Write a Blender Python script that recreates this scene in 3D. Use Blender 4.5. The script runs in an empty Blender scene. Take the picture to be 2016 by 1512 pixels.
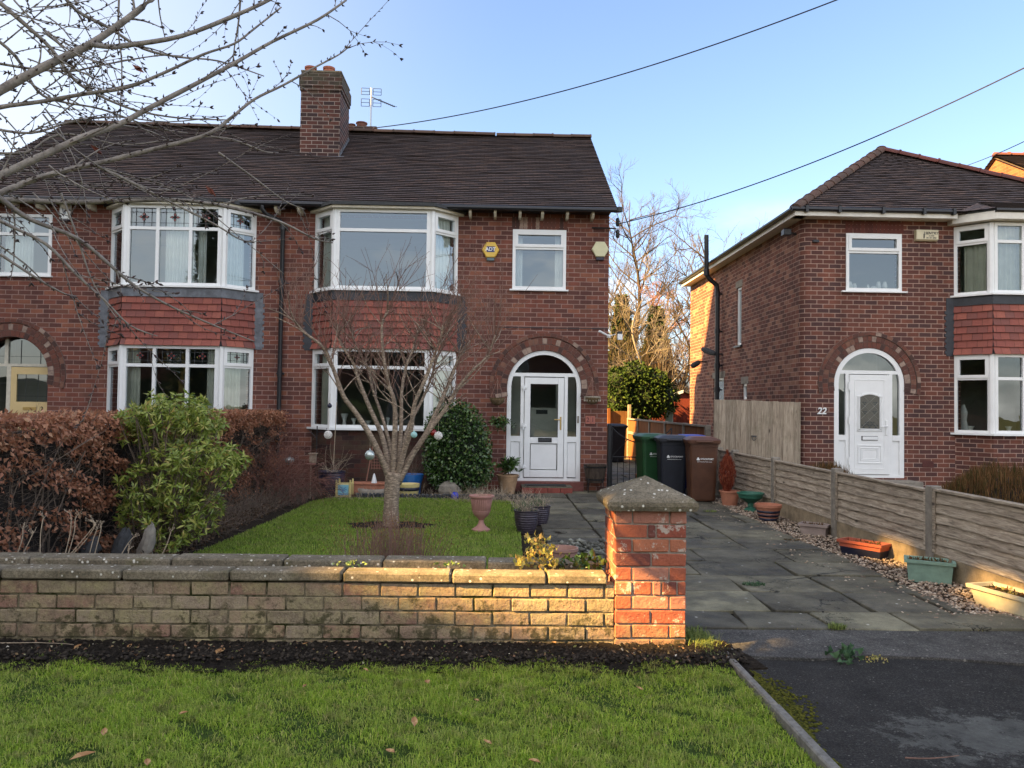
import bpy, math, random
import numpy as np
from mathutils import Vector, Matrix
from mathutils.geometry import tessellate_polygon

R = math.radians
PI = math.pi
random.seed(7)
rng = np.random.default_rng(7)
S = bpy.context.scene
C = S.collection

# ------------------------------------------------------------------ camera
CAMZ = 1.52
F = 1514.0
YAW, PITCH, ROLL = R(1.44), R(1.66), R(0.80)
cd = bpy.data.cameras.new('camera')
cam = bpy.data.objects.new('camera', cd)
C.objects.link(cam)
cam.location = (0, 0, CAMZ)
CM = Matrix.Rotation(-YAW, 3, 'Z') @ Matrix.Rotation(PI / 2 + PITCH, 3, 'X') @ Matrix.Rotation(ROLL, 3, 'Z')
cam.rotation_euler = CM.to_euler()
cd.sensor_width = 36
cd.lens = 36 * F / 2016
cd.clip_start = 0.05
cd.clip_end = 2000
S.camera = cam

# ------------------------------------------------------------------ light
SUN_AZ, SUN_EL = R(20), R(31)           # sun to the left, a little behind the camera
sdir = Vector((-math.cos(SUN_AZ) * math.cos(SUN_EL), -math.sin(SUN_AZ) * math.cos(SUN_EL), math.sin(SUN_EL)))
sd = bpy.data.lights.new('sun', 'SUN')
sun = bpy.data.objects.new('sun', sd)
C.objects.link(sun)
sun.rotation_euler = sdir.to_track_quat('Z', 'Y').to_euler()
sd.energy = 5.0
sd.angle = R(0.5)
sd.color = (1.0, 0.60, 0.19)
w = bpy.data.worlds.new('World')
S.world = w
w.use_nodes = True
nt = w.node_tree
nt.nodes.clear()
out = nt.nodes.new('ShaderNodeOutputWorld')
bg = nt.nodes.new('ShaderNodeBackground')
sky = nt.nodes.new('ShaderNodeTexSky')
sky.sky_type = 'NISHITA'
sky.sun_disc = False
sky.sun_elevation = SUN_EL
sky.sun_rotation = math.atan2(sdir.x, sdir.y)
sky.air_density = 0.85
sky.dust_density = 2.2
sky.ozone_density = 1.6
tc = nt.nodes.new('ShaderNodeTexCoord')
sep = nt.nodes.new('ShaderNodeSeparateXYZ')
nt.links.new(tc.outputs['Generated'], sep.inputs[0])
mp = nt.nodes.new('ShaderNodeMapping')
mp.inputs['Scale'].default_value = (1.0, 1.0, 3.2)
nt.links.new(tc.outputs['Generated'], mp.inputs[0])
nz = nt.nodes.new('ShaderNodeTexNoise')
nz.inputs['Scale'].default_value = 3.0
nz.inputs['Detail'].default_value = 6
nz.inputs['Roughness'].default_value = 0.55
nt.links.new(mp.outputs[0], nz.inputs['Vector'])
cr = nt.nodes.new('ShaderNodeValToRGB')
cr.color_ramp.elements[0].position = 0.46
cr.color_ramp.elements[1].position = 0.66
nt.links.new(nz.outputs[0], cr.inputs[0])
er = nt.nodes.new('ShaderNodeMapRange')          # clouds lie low in the sky
er.inputs['From Min'].default_value = 0.02
er.inputs['From Max'].default_value = 0.26
er.inputs['To Min'].default_value = 0.85
er.inputs['To Max'].default_value = 0.0
nt.links.new(sep.outputs[2], er.inputs[0])
mu = nt.nodes.new('ShaderNodeMath'); mu.operation = 'MULTIPLY'
br = nt.nodes.new('ShaderNodeMapRange')          # broken bright cloud fills the sky behind the camera
br.interpolation_type = 'SMOOTHSTEP'
br.inputs['From Min'].default_value = 0.30
br.inputs['From Max'].default_value = -0.25
br.inputs['To Max'].default_value = 0.80
nt.links.new(sep.outputs[1], br.inputs[0])
mb_ = nt.nodes.new('ShaderNodeMath'); mb_.operation = 'MAXIMUM'
nt.links.new(er.outputs[0], mb_.inputs[0]); nt.links.new(br.outputs[0], mb_.inputs[1])
cr2 = nt.nodes.new('ShaderNodeMath'); cr2.operation = 'MAXIMUM'
m4 = nt.nodes.new('ShaderNodeMath'); m4.operation = 'MULTIPLY'; m4.inputs[1].default_value = 0.32
nt.links.new(br.outputs[0], m4.inputs[0])
nt.links.new(cr.outputs[0], cr2.inputs[0]); nt.links.new(m4.outputs[0], cr2.inputs[1])
nt.links.new(cr2.outputs[0], mu.inputs[0]); nt.links.new(mb_.outputs[0], mu.inputs[1])
mxs = nt.nodes.new('ShaderNodeMix'); mxs.data_type = 'RGBA'
nt.links.new(mu.outputs[0], mxs.inputs[0])
nt.links.new(sky.outputs[0], mxs.inputs[6])
mxs.inputs[7].default_value = (10.2, 9.2, 8.0, 1)
hz_ = nt.nodes.new('ShaderNodeMapRange')          # thin bright haze on the sun's side of the sky
hz_.interpolation_type = 'SMOOTHSTEP'
hz_.inputs['From Min'].default_value = 0.05
hz_.inputs['From Max'].default_value = -0.70
hz_.inputs['To Max'].default_value = 0.62
nt.links.new(sep.outputs[0], hz_.inputs[0])
mx3 = nt.nodes.new('ShaderNodeMix'); mx3.data_type = 'RGBA'
nt.links.new(hz_.outputs[0], mx3.inputs[0]); nt.links.new(mxs.outputs[2], mx3.inputs[6])
mx3.inputs[7].default_value = (3.1, 3.05, 2.95, 1)
nt.links.new(mx3.outputs[2], bg.inputs[0])
bg.inputs[1].default_value = 0.05
nt.links.new(bg.outputs[0], out.inputs[0])
S.view_settings.view_transform = 'Standard'
S.view_settings.look = 'None'
S.view_settings.gamma = 1
S.view_settings.exposure = 2.97

# ------------------------------------------------------------------ pixel -> world (photo pixels, 2016 wide)
def ray(px, py):
    return CM @ Vector(((px - 1008) / F, -(py - 756) / F, -1.0))
def at(px, py, Y):
    d = ray(px, py); t = Y / d.y
    return Vector((d.x * t, Y, CAMZ + d.z * t))
def ground(px, py, z=0.0):
    d = ray(px, py); t = (z - CAMZ) / d.z
    return Vector((d.x * t, d.y * t, z))
def atx(px, py, X):
    d = ray(px, py); t = X / d.x
    return Vector((X, d.y * t, CAMZ + d.z * t))

# ------------------------------------------------------------------ material helpers
def nn(nt, typ, **kw):
    n = nt.nodes.new(typ)
    for k, v in kw.items():
        setattr(n, k, v)
    return n
def newmat(name, rough=0.8, metal=0.0, spec=0.5):
    m = bpy.data.materials.new(name)
    m.use_nodes = True
    b = m.node_tree.nodes['Principled BSDF']
    b.inputs['Roughness'].default_value = rough
    b.inputs['Metallic'].default_value = metal
    b.inputs['Specular IOR Level'].default_value = spec
    return m, m.node_tree, b
def ramp(nt, fac, stops, interp='LINEAR'):
    r = nn(nt, 'ShaderNodeValToRGB')
    r.color_ramp.interpolation = interp
    el = r.color_ramp.elements
    while len(el) < len(stops):
        el.new(0.5)
    for e, (p, c) in zip(el, stops):
        e.position = p
        e.color = (c[0], c[1], c[2], 1)
    if fac is not None:
        nt.links.new(fac, r.inputs[0])
    return r.outputs[0]
def noise(nt, scale, detail=4, rough=0.6, vec=None, dist=0.0):
    n = nn(nt, 'ShaderNodeTexNoise')
    n.inputs['Scale'].default_value = scale
    n.inputs['Detail'].default_value = detail
    n.inputs['Roughness'].default_value = rough
    n.inputs['Distortion'].default_value = dist
    if vec is not None:
        nt.links.new(vec, n.inputs['Vector'])
    return n.outputs[0]
def geo(nt):
    return nn(nt, 'ShaderNodeNewGeometry')
def pos(nt, scale=None):
    g = geo(nt).outputs['Position']
    if scale:
        m = nn(nt, 'ShaderNodeMapping')
        m.inputs['Scale'].default_value = scale
        nt.links.new(g, m.inputs[0])
        return m.outputs[0]
    return g
def mixc(nt, fac, a, b, mode='MIX'):
    m = nn(nt, 'ShaderNodeMix', data_type='RGBA', blend_type=mode)
    for i, v in ((0, fac), (6, a), (7, b)):
        if hasattr(v, 'is_output') or hasattr(v, 'links'):
            nt.links.new(v, m.inputs[i])
        elif i == 0:
            m.inputs[0].default_value = v
        else:
            m.inputs[i].default_value = (v[0], v[1], v[2], 1)
    return m.outputs[2]
def math_(nt, op, a, b=0.0):
    m = nn(nt, 'ShaderNodeMath', operation=op)
    for i, v in ((0, a), (1, b)):
        if hasattr(v, 'links'):
            nt.links.new(v, m.inputs[i])
        else:
            m.inputs[i].default_value = v
    return m.outputs[0]
def bump(nt, b, height, strength=0.5, dist=0.01):
    n = nn(nt, 'ShaderNodeBump')
    n.inputs['Strength'].default_value = strength
    n.inputs['Distance'].default_value = dist
    nt.links.new(height, n.inputs['Height'])
    nt.links.new(n.outputs[0], b.inputs['Normal'])
def col(nt, b, c):
    if hasattr(c, 'links'):
        nt.links.new(c, b.inputs['Base Color'])
    else:
        b.inputs['Base Color'].default_value = (c[0], c[1], c[2], 1)

def plain(name, c, rough=0.5, metal=0.0, var=0.25, scale=9.0, bmp=0.15, spec=0.5, bs=60, bd=0.002):
    """a surface of one real colour with a little wear and grain of its own"""
    m, nt, b = newmat(name, rough, metal, spec)
    n = noise(nt, scale, 6, 0.65, pos(nt))
    lo = tuple(x * (1 - var) for x in c)
    hi = tuple(min(1, x * (1 + var * 0.6)) for x in c)
    col(nt, b, ramp(nt, n, [(0.3, lo), (0.7, hi)]))
    if bmp:
        bump(nt, b, noise(nt, bs, 4, 0.6, pos(nt)), bmp, bd)
    return m

def brick_mat(name, cols, mortar, bw=0.225, rh=0.083, ms=0.0055, grime=None, bdist=0.006, soldier=False, blotch=0.35):
    m, nt, b = newmat(name, 0.88, 0, 0.25)
    uv = nn(nt, 'ShaderNodeUVMap').outputs[0]
    # slight wobble of the courses
    wob = nn(nt, 'ShaderNodeTexNoise'); wob.inputs['Scale'].default_value = 2.2; wob.inputs['Detail'].default_value = 3
    nt.links.new(uv, wob.inputs['Vector'])
    sub = nn(nt, 'ShaderNodeVectorMath', operation='SUBTRACT'); nt.links.new(wob.outputs[1], sub.inputs[0]); sub.inputs[1].default_value = (0.5, 0.5, 0.5)
    sc = nn(nt, 'ShaderNodeVectorMath', operation='SCALE'); nt.links.new(sub.outputs[0], sc.inputs[0]); sc.inputs['Scale'].default_value = 0.012
    add = nn(nt, 'ShaderNodeVectorMath', operation='ADD'); nt.links.new(uv, add.inputs[0]); nt.links.new(sc.outputs[0], add.inputs[1])
    t = nn(nt, 'ShaderNodeTexBrick')
    nt.links.new(add.outputs[0], t.inputs['Vector'])
    t.offset = 0.5
    t.inputs['Color1'].default_value = (0, 0, 0, 1); t.inputs['Color2'].default_value = (1, 1, 1, 1)
    t.inputs['Mortar'].default_value = (0.5, 0.5, 0.5, 1)
    t.inputs['Scale'].default_value = 1.0
    t.inputs['Mortar Size'].default_value = ms
    t.inputs['Mortar Smooth'].default_value = 0.25
    t.inputs['Brick Width'].default_value = bw
    t.inputs['Row Height'].default_value = rh
    n = len(cols)
    c1 = ramp(nt, t.outputs['Color'], [((i + 0.0) / n, c) for i, c in enumerate(cols)], 'CONSTANT')
    big = noise(nt, 7.0, 6, 0.7, pos(nt))
    c1 = mixc(nt, math_(nt, 'MULTIPLY', ramp(nt, big, [(0.35, (0, 0, 0)), (0.75, (1, 1, 1))]), blotch), c1, (0.065, 0.038, 0.031), 'MIX')
    fine = noise(nt, 90, 3, 0.7, pos(nt))
    c1 = mixc(nt, 0.35, c1, ramp(nt, fine, [(0.3, (0.35, 0.35, 0.35)), (0.7, (0.75, 0.75, 0.75))]), 'OVERLAY')
    mc = mixc(nt, noise(nt, 5, 5, 0.7, pos(nt)), tuple(x * 0.5 for x in mortar), tuple(min(1, x * 1.35) for x in mortar))
    c2 = mixc(nt, t.outputs['Fac'], c1, mc)
    if grime:
        g = grime(nt)
        c2 = mixc(nt, g[0], c2, g[1])
    # rain streaks and repointed patches
    st_ = noise(nt, 1.0, 6, 0.7, pos(nt, (2.6, 2.6, 0.45)))
    c2 = mixc(nt, 0.55, c2, ramp(nt, st_, [(0.3, (0.30, 0.30, 0.30)), (0.5, (0.5, 0.5, 0.5)), (0.72, (0.68, 0.66, 0.64))]), 'OVERLAY')
    col(nt, b, c2)
    h = math_(nt, 'ADD', math_(nt, 'MULTIPLY', math_(nt, 'SUBTRACT', 1.0, t.outputs['Fac']), 1.0), math_(nt, 'MULTIPLY', noise(nt, 60, 4, 0.7, pos(nt)), 0.45))
    bump(nt, b, h, 0.8, bdist)
    return m

def island_mat(name, stops, rough=0.8, spec=0.3, bs=80, bmp=0.4, bd=0.002, grime=None, trans=0.0, nsc=0, interp='LINEAR'):
    """colour picked per loose piece (leaf, brick, blade), wood or stone grain on top"""
    m, nt, b = newmat(name, rough, 0, spec)
    g = geo(nt)
    f = g.outputs['Random Per Island']
    c = ramp(nt, f, stops, interp)
    if nsc:
        nz = noise(nt, nsc, 5, 0.7, pos(nt))
        c = mixc(nt, 0.5, c, ramp(nt, nz, [(0.3, (0.25, 0.25, 0.25)), (0.7, (0.8, 0.8, 0.8))]), 'OVERLAY')
    if grime:
        gg = grime(nt)
        for k in range(0, len(gg), 2):
            c = mixc(nt, gg[k], c, gg[k + 1])
    col(nt, b, c)
    if bmp:
        bump(nt, b, noise(nt, bs, 5, 0.7, pos(nt)), bmp, bd)
    if trans:
        tr = nn(nt, 'ShaderNodeBsdfTranslucent')
        nt.links.new(c if hasattr(c, 'links') else c, tr.inputs[0])
        mx = nn(nt, 'ShaderNodeMixShader'); mx.inputs[0].default_value = trans
        o = nt.nodes['Material Output']
        nt.links.new(b.outputs[0], mx.inputs[1]); nt.links.new(tr.outputs[0], mx.inputs[2]); nt.links.new(mx.outputs[0], o.inputs[0])
    return m

def glass_mat(name, refl=0.16, tint=(0.85, 0.9, 0.88), wob=0.02, rough=0.0, frost=False):
    m = bpy.data.materials.new(name); m.use_nodes = True
    nt = m.node_tree; nt.nodes.clear()
    o = nn(nt, 'ShaderNodeOutputMaterial')
    tr = nn(nt, 'ShaderNodeBsdfTransparent'); tr.inputs[0].default_value = (*tint, 1)
    gl = nn(nt, 'ShaderNodeBsdfGlossy'); gl.inputs['Roughness'].default_value = rough
    gl.inputs[0].default_value = (0.82, 0.93, 1, 1)
    fr = nn(nt, 'ShaderNodeFresnel'); fr.inputs[0].default_value = 1.5
    f = math_(nt, 'ADD', fr.outputs[0], refl)
    mx = nn(nt, 'ShaderNodeMixShader')
    nt.links.new(f, mx.inputs[0])
    base = tr.outputs[0]
    if frost:
        d = nn(nt, 'ShaderNodeBsdfPrincipled'); d.inputs['Base Color'].default_value = (0.30, 0.33, 0.32, 1); d.inputs['Roughness'].default_value = 0.35
        v = nn(nt, 'ShaderNodeTexVoronoi'); v.inputs['Scale'].default_value = 55; nt.links.new(pos(nt), v.inputs['Vector'])
        bb = nn(nt, 'ShaderNodeBump'); bb.inputs['Strength'].default_value = 0.9; bb.inputs['Distance'].default_value = 0.01
        nt.links.new(v.outputs[0], bb.inputs['Height']); nt.links.new(bb.outputs[0], d.inputs['Normal']); nt.links.new(bb.outputs[0], gl.inputs['Normal'])
        m2 = nn(nt, 'ShaderNodeMixShader'); m2.inputs[0].default_value = 0.6
        nt.links.new(tr.outputs[0], m2.inputs[1]); nt.links.new(d.outputs[0], m2.inputs[2]); base = m2.outputs[0]
    elif wob:
        bb = nn(nt, 'ShaderNodeBump'); bb.inputs['Strength'].default_value = 0.15; bb.inputs['Distance'].default_value = wob
        nt.links.new(noise(nt, 1.3, 2, 0.5, pos(nt)), bb.inputs['Height']); nt.links.new(bb.outputs[0], gl.inputs['Normal'])
    nt.links.new(base, mx.inputs[1]); nt.links.new(gl.outputs[0], mx.inputs[2]); nt.links.new(mx.outputs[0], o.inputs[0])
    return m

# ------------------------------------------------------------------ object helpers
ORG = {}
def tag(o, label=None, cat=None, group=None, kind=None):
    if label: o['label'] = label
    if cat: o['category'] = cat
    if group: o['group'] = group
    if kind: o['kind'] = kind
    return o
def empty(name, loc, label=None, cat=None, group=None, kind=None):
    o = bpy.data.objects.new(name, None)
    o.empty_display_size = 0.2
    C.objects.link(o)
    o.location = loc
    ORG[o.name] = Vector(loc)
    return tag(o, label, cat, group, kind)
def org(o):
    while o.parent is not None:
        o = o.parent
    return ORG[o.name]
def link(me, name, mat, parent=None, origin=None, smooth=False):
    """vertices are given in world metres; move them to the origin of their thing"""
    o = bpy.data.objects.new(name, me)
    C.objects.link(o)
    if isinstance(mat, (list, tuple)):
        for k in mat: me.materials.append(k)
    elif mat is not None:
        me.materials.append(mat)
    if parent is not None:
        o.parent = parent
        off = org(parent)
    else:
        off = Vector(origin) if origin is not None else Vector((0, 0, 0))
        o.location = off
        ORG[o.name] = off
    if off.length > 0:
        me.transform(Matrix.Translation(-off))
    if smooth:
        me.polygons.foreach_set('use_smooth', [True] * len(me.polygons))
    me.update()
    return o
def copy_tree(o, parent=None):
    c = o.copy(); C.objects.link(c)
    c.parent = parent
    if parent is None: ORG[c.name] = Vector(c.location)
    for ch in list(o.children):
        copy_tree(ch, c)
    return c

class MB:
    def __init__(s):
        s.v = []; s.f = []; s.uv = {}
    def face(s, pts, uv=None):
        i = len(s.v)
        s.v.extend([tuple(p) for p in pts])
        s.f.append(tuple(range(i, i + len(pts))))
        if uv: s.uv[len(s.f) - 1] = uv
    def hexa(s, p, ch=0.0):
        """8 corners: bottom 4 ccw, top 4 ccw"""
        i = len(s.v)
        s.v.extend([tuple(q) for q in p])
        for f in ((3, 2, 1, 0), (4, 5, 6, 7), (0, 1, 5, 4), (1, 2, 6, 5), (2, 3, 7, 6), (3, 0, 4, 7)):
            s.f.append(tuple(i + k for k in f))
    def box(s, x0, x1, y0, y1, z0, z1):
        s.hexa([(x0, y0, z0), (x1, y0, z0), (x1, y1, z0), (x0, y1, z0), (x0, y0, z1), (x1, y0, z1), (x1, y1, z1), (x0, y1, z1)])
    def cbox(s, x0, x1, y0, y1, z0, z1, c=0.004, M=None):
        """box with chamfered edges"""
        i = len(s.v)
        X = (x0, x1); Y = (y0, y1); Z = (z0, z1)
        sg = (1, -1)
        ids = {}
        for a in (0, 1):
            for b_ in (0, 1):
                for d in (0, 1):
                    for k in range(3):
                        p = [X[a] + sg[a] * c, Y[b_] + sg[b_] * c, Z[d] + sg[d] * c]
                        p[k] = (X[a], Y[b_], Z[d])[k]
                        if M is not None:
                            p = M @ Vector(p)
                        ids[(a, b_, d, k)] = len(s.v)
                        s.v.append(tuple(p))
        def q(*l): s.f.append(tuple(ids[t] for t in l))
        q((0,0,0,0),(0,0,1,0),(0,1,1,0),(0,1,0,0)); q((1,0,0,0),(1,1,0,0),(1,1,1,0),(1,0,1,0))
        q((0,0,0,1),(1,0,0,1),(1,0,1,1),(0,0,1,1)); q((0,1,0,1),(0,1,1,1),(1,1,1,1),(1,1,0,1))
        q((0,0,0,2),(0,1,0,2),(1,1,0,2),(1,0,0,2)); q((0,0,1,2),(1,0,1,2),(1,1,1,2),(0,1,1,2))
        for d in (0, 1):
            for b_ in (0, 1):
                l = ((0,b_,d,1),(1,b_,d,1),(1,b_,d,2),(0,b_,d,2)); q(*(l if (b_ + d) % 2 == 1 else l[::-1]))
            for a in (0, 1):
                l = ((a,0,d,0),(a,0,d,2),(a,1,d,2),(a,1,d,0)); q(*(l if (a + d) % 2 == 1 else l[::-1]))
        for a in (0, 1):
            for b_ in (0, 1):
                l = ((a,b_,0,0),(a,b_,1,0),(a,b_,1,1),(a,b_,0,1)); q(*(l if (a + b_) % 2 == 0 else l[::-1]))
                for d in (0, 1):
                    l = ((a,b_,d,0),(a,b_,d,1),(a,b_,d,2)); q(*(l if (a + b_ + d) % 2 == 1 else l[::-1]))
    def obox(s, O, U, N, u0, u1, d0, d1, z0, z1):
        """box in a frame: u along U, d along N (outwards), z up"""
        def P(u, d, z): return (O[0] + U[0] * u + N[0] * d, O[1] + U[1] * u + N[1] * d, z)
        s.hexa([P(u0, d1, z0), P(u1, d1, z0), P(u1, d0, z0), P(u0, d0, z0), P(u0, d1, z1), P(u1, d1, z1), P(u1, d0, z1), P(u0, d0, z1)])
    def prism(s, pts, z0, z1):
        n = len(pts)
        i = len(s.v)
        s.v.extend([(p[0], p[1], z0) for p in pts]); s.v.extend([(p[0], p[1], z1) for p in pts])
        s.f.append(tuple(i + k for k in range(n))[::-1]); s.f.append(tuple(i + n + k for k in range(n)))
        for k in range(n):
            j = (k + 1) % n
            s.f.append((i + k, i + j, i + n + j, i + n + k))
    def prismv(s, pts, axis, a0, a1):
        """polygon in a vertical plane, extruded: axis 'y' pts=(x,z), axis 'x' pts=(y,z)"""
        n = len(pts); i = len(s.v)
        mk = (lambda p, a: (p[0], a, p[1])) if axis == 'y' else (lambda p, a: (a, p[0], p[1]))
        s.v.extend([mk(p, a0) for p in pts]); s.v.extend([mk(p, a1) for p in pts])
        s.f.append(tuple(i + k for k in range(n))); s.f.append(tuple(i + n + k for k in range(n))[::-1])
        for k in range(n):
            j = (k + 1) % n
            s.f.append((i + k, i + n + k, i + n + j, i + j))
    def tube(s, pts, rad, n=6, cap=True):
        pts = [Vector(p) for p in pts]
        if not hasattr(rad, '__len__'): rad = [rad] * len(pts)
        i0 = len(s.v)
        ref = Vector((0.31, 0.17, 0.93)).normalized()
        for k, p in enumerate(pts):
            t = (pts[min(k + 1, len(pts) - 1)] - pts[max(k - 1, 0)])
            if t.length < 1e-9: t = Vector((0, 0, 1))
            t.normalize()
            r_ = ref if abs(t.dot(ref)) < 0.95 else Vector((1, 0, 0))
            a = t.cross(r_).normalized(); b = t.cross(a)
            for j in range(n):
                an = 2 * PI * j / n
                s.v.append(tuple(p + (a * math.cos(an) + b * math.sin(an)) * rad[k]))
        for k in range(len(pts) - 1):
            for j in range(n):
                j2 = (j + 1) % n
                s.f.append((i0 + k * n + j, i0 + k * n + j2, i0 + (k + 1) * n + j2, i0 + (k + 1) * n + j))
        if cap:
            s.f.append(tuple(i0 + j for j in range(n))[::-1])
            e = i0 + (len(pts) - 1) * n
            s.f.append(tuple(e + j for j in range(n)))
    def lathe(s, prof, c=(0, 0, 0), n=28, sx=1.0, sy=1.0):
        """profile (r, z) from bottom to top round the vertical axis at c"""
        i0 = len(s.v)
        for r, z in prof:
            for j in range(n):
                a = 2 * PI * j / n
                s.v.append((c[0] + r * sx * math.cos(a), c[1] + r * sy * math.sin(a), c[2] + z))
        for k in range(len(prof) - 1):
            for j in range(n):
                j2 = (j + 1) % n
                s.f.append((i0 + k * n + j, i0 + k * n + j2, i0 + (k + 1) * n + j2, i0 + (k + 1) * n + j))
        s.f.append(tuple(i0 + j for j in range(n))[::-1])
        e = i0 + (len(prof) - 1) * n
        s.f.append(tuple(e + j for j in range(n)))
    def sphere(s, c, r, n=16, m=10, sz=1.0):
        pr = [(max(1e-4, r * math.sin(PI * k / m)), -r * sz * math.cos(PI * k / m)) for k in range(m + 1)]
        s.lathe(pr, c, n)
    def mesh(s, name):
        me = bpy.data.meshes.new(name)
        me.from_pydata(s.v, [], s.f)
        uvl = me.uv_layers.new(name='UVMap')
        nv = np.array(s.v, dtype=np.float64)
        data = np.zeros((len(me.loops), 2))
        me.update()
        for p in me.polygons:
            ov = s.uv.get(p.index)
            if ov:
                for k, li in enumerate(p.loop_indices): data[li] = ov[k]
            else:
                n = p.normal
                ax, ay, az = abs(n.x), abs(n.y), abs(n.z)
                for li in p.loop_indices:
                    v = nv[me.loops[li].vertex_index]
                    if az >= ax and az >= ay: data[li] = (v[0], v[1])
                    elif ay >= ax: data[li] = (v[0], v[2])
                    else: data[li] = (v[1], v[2])
        uvl.data.foreach_set('uv', data.ravel())
        return me
    def build(s, name, mat, parent=None, origin=None, smooth=False, sharp=None):
        o = link(s.mesh(name), name, mat, parent, origin, smooth)
        if sharp is not None:
            o.data.set_sharp_from_angle(angle=R(sharp))
        return o

def tagm(o, *a, **k):
    return tag(o, *a, **k)

def np_mesh(name, V, Fc, mat, parent=None, origin=None, smooth=False):
    """numpy vertices (n,3) and faces (m,k)"""
    me = bpy.data.meshes.new(name)
    V = np.asarray(V, dtype=np.float32); Fc = np.asarray(Fc, dtype=np.int32)
    k = Fc.shape[1]
    me.vertices.add(len(V)); me.vertices.foreach_set('co', V.ravel())
    me.loops.add(Fc.size); me.loops.foreach_set('vertex_index', Fc.ravel())
    me.polygons.add(len(Fc))
    me.polygons.foreach_set('loop_start', np.arange(0, Fc.size, k, dtype=np.int32))
    me.polygons.foreach_set('loop_total', np.full(len(Fc), k, dtype=np.int32))
    me.update(calc_edges=True)
    return link(me, name, mat, parent, origin, smooth)

def unit(a):
    return a / np.maximum(np.linalg.norm(a, axis=1, keepdims=True), 1e-9)
def leaves(P, A, L, W, fold=0.25, curl=0.15):
    """leaf = folded diamond of two quads... here 4-gon pair; P base points, A axis, returns V, F(quads)"""
    n = len(P)
    A = unit(A)
    rnd = unit(rng.normal(size=(n, 3)))
    B = unit(np.cross(A, rnd)); Nn = np.cross(A, B)
    L = np.broadcast_to(np.asarray(L), (n,))[:, None]; W = np.broadcast_to(np.asarray(W), (n,))[:, None]
    v0 = P
    v1 = P + A * L * 0.5 + B * W * 0.5 + Nn * W * fold
    v2 = P + A * L + Nn * L * -curl
    v3 = P + A * L * 0.5 - B * W * 0.5 + Nn * W * fold
    vm = P + A * L * 0.55
    V = np.stack([v0, v1, v2, v3, vm], 1).reshape(-1, 3)
    b = np.arange(n)[:, None] * 5
    Fq = np.concatenate([b + np.array([[0, 1, 4]]), b + np.array([[1, 2, 4]]), b + np.array([[2, 3, 4]]), b + np.array([[3, 0, 4]])])
    return V, Fq
def blades(P, H, W, lean=0.5):
    """grass blades: bent tapering strips of two quads+tip as triangles"""
    n = len(P)
    H = np.asarray(H)[:, None]; W = np.broadcast_to(np.asarray(W), (n,))[:, None]
    a = rng.uniform(0, 2 * PI, n)
    D = np.stack([np.cos(a), np.sin(a), np.zeros(n)], 1)
    T = np.stack([-np.sin(a), np.cos(a), np.zeros(n)], 1)
    tw = rng.uniform(-0.9, 0.9, n)[:, None]
    T = unit(T + D * tw)
    ln = (rng.uniform(0.1, 1.0, n) * lean)[:, None]
    up = np.array([[0, 0, 1.0]])
    m = P + D * H * ln * 0.35 + up * H * 0.6
    t = P + D * H * ln + up * H * (1 - 0.35 * ln)
    V = np.stack([P - T * W / 2, P + T * W / 2, m + T * W * 0.4, m - T * W * 0.4, t], 1).reshape(-1, 3)
    b = np.arange(n)[:, None] * 5
    Fq = np.concatenate([b + np.array([[0, 1, 2]]), b + np.array([[0, 2, 3]]), b + np.array([[3, 2, 4]])])
    return V, Fq
def text_mesh(txt, size, M, depth=0.002, shear=0.0, xs=1.0):
    cu = bpy.data.curves.new('t', 'FONT')
    cu.body = txt; cu.size = size; cu.extrude = depth; cu.align_x = 'CENTER'; cu.align_y = 'CENTER'; cu.shear = shear
    cu.resolution_u = 3; cu.offset = size * 0.018
    ob = bpy.data.objects.new('t', cu); C.objects.link(ob)
    dg = bpy.context.evaluated_depsgraph_get()
    me = bpy.data.meshes.new_from_object(ob.evaluated_get(dg))
    bpy.data.objects.remove(ob)
    me.transform(M @ Matrix.Diagonal((xs, 1, 1, 1)))
    return me
def text_front(name, txt, size, x, y, z, mat, parent, depth=0.002, shear=0.0, xs=1.0):
    """writing that faces the street (-Y)"""
    me = text_mesh(txt, size, Matrix.Translation((x, y, z)) @ Matrix.Rotation(PI / 2, 4, 'X'), depth, shear, xs)
    me.materials.clear()
    return link(me, name, mat, parent)

# ------------------------------------------------------------------ materials
def soot_low(nt):
    z = nn(nt, 'ShaderNodeSeparateXYZ'); nt.links.new(geo(nt).outputs['Position'], z.inputs[0])
    return z
def wall_grime(nt):
    # pale efflorescence flecks of the old brick
    f = noise(nt, 11, 6, 0.75, pos(nt))
    return (math_(nt, 'MULTIPLY', ramp(nt, f, [(0.66, (0, 0, 0)), (0.78, (1, 1, 1))]), 0.45), (0.33, 0.22, 0.18))
HB = [(0.140, 0.054, 0.042), (0.190, 0.068, 0.048), (0.105, 0.045, 0.038), (0.175, 0.062, 0.044), (0.235, 0.092, 0.058), (0.125, 0.052, 0.042), (0.165, 0.070, 0.050)]
m_brick = brick_mat('old red brick', HB, (0.31, 0.20, 0.17), ms=0.0075, grime=wall_grime)
m_brick22 = brick_mat('brown red brick with pale pointing', [(0.13, 0.052, 0.04), (0.095, 0.043, 0.038), (0.175, 0.066, 0.046), (0.115, 0.046, 0.037), (0.08, 0.042, 0.04), (0.15, 0.058, 0.042)], (0.42, 0.29, 0.235), ms=0.0068, grime=wall_grime)
m_brickside = brick_mat('side wall brick', [(0.15, 0.06, 0.045), (0.10, 0.045, 0.037), (0.20, 0.08, 0.055), (0.12, 0.05, 0.04), (0.26, 0.13, 0.09)], (0.36, 0.24, 0.19), ms=0.0068, grime=wall_grime)
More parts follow.
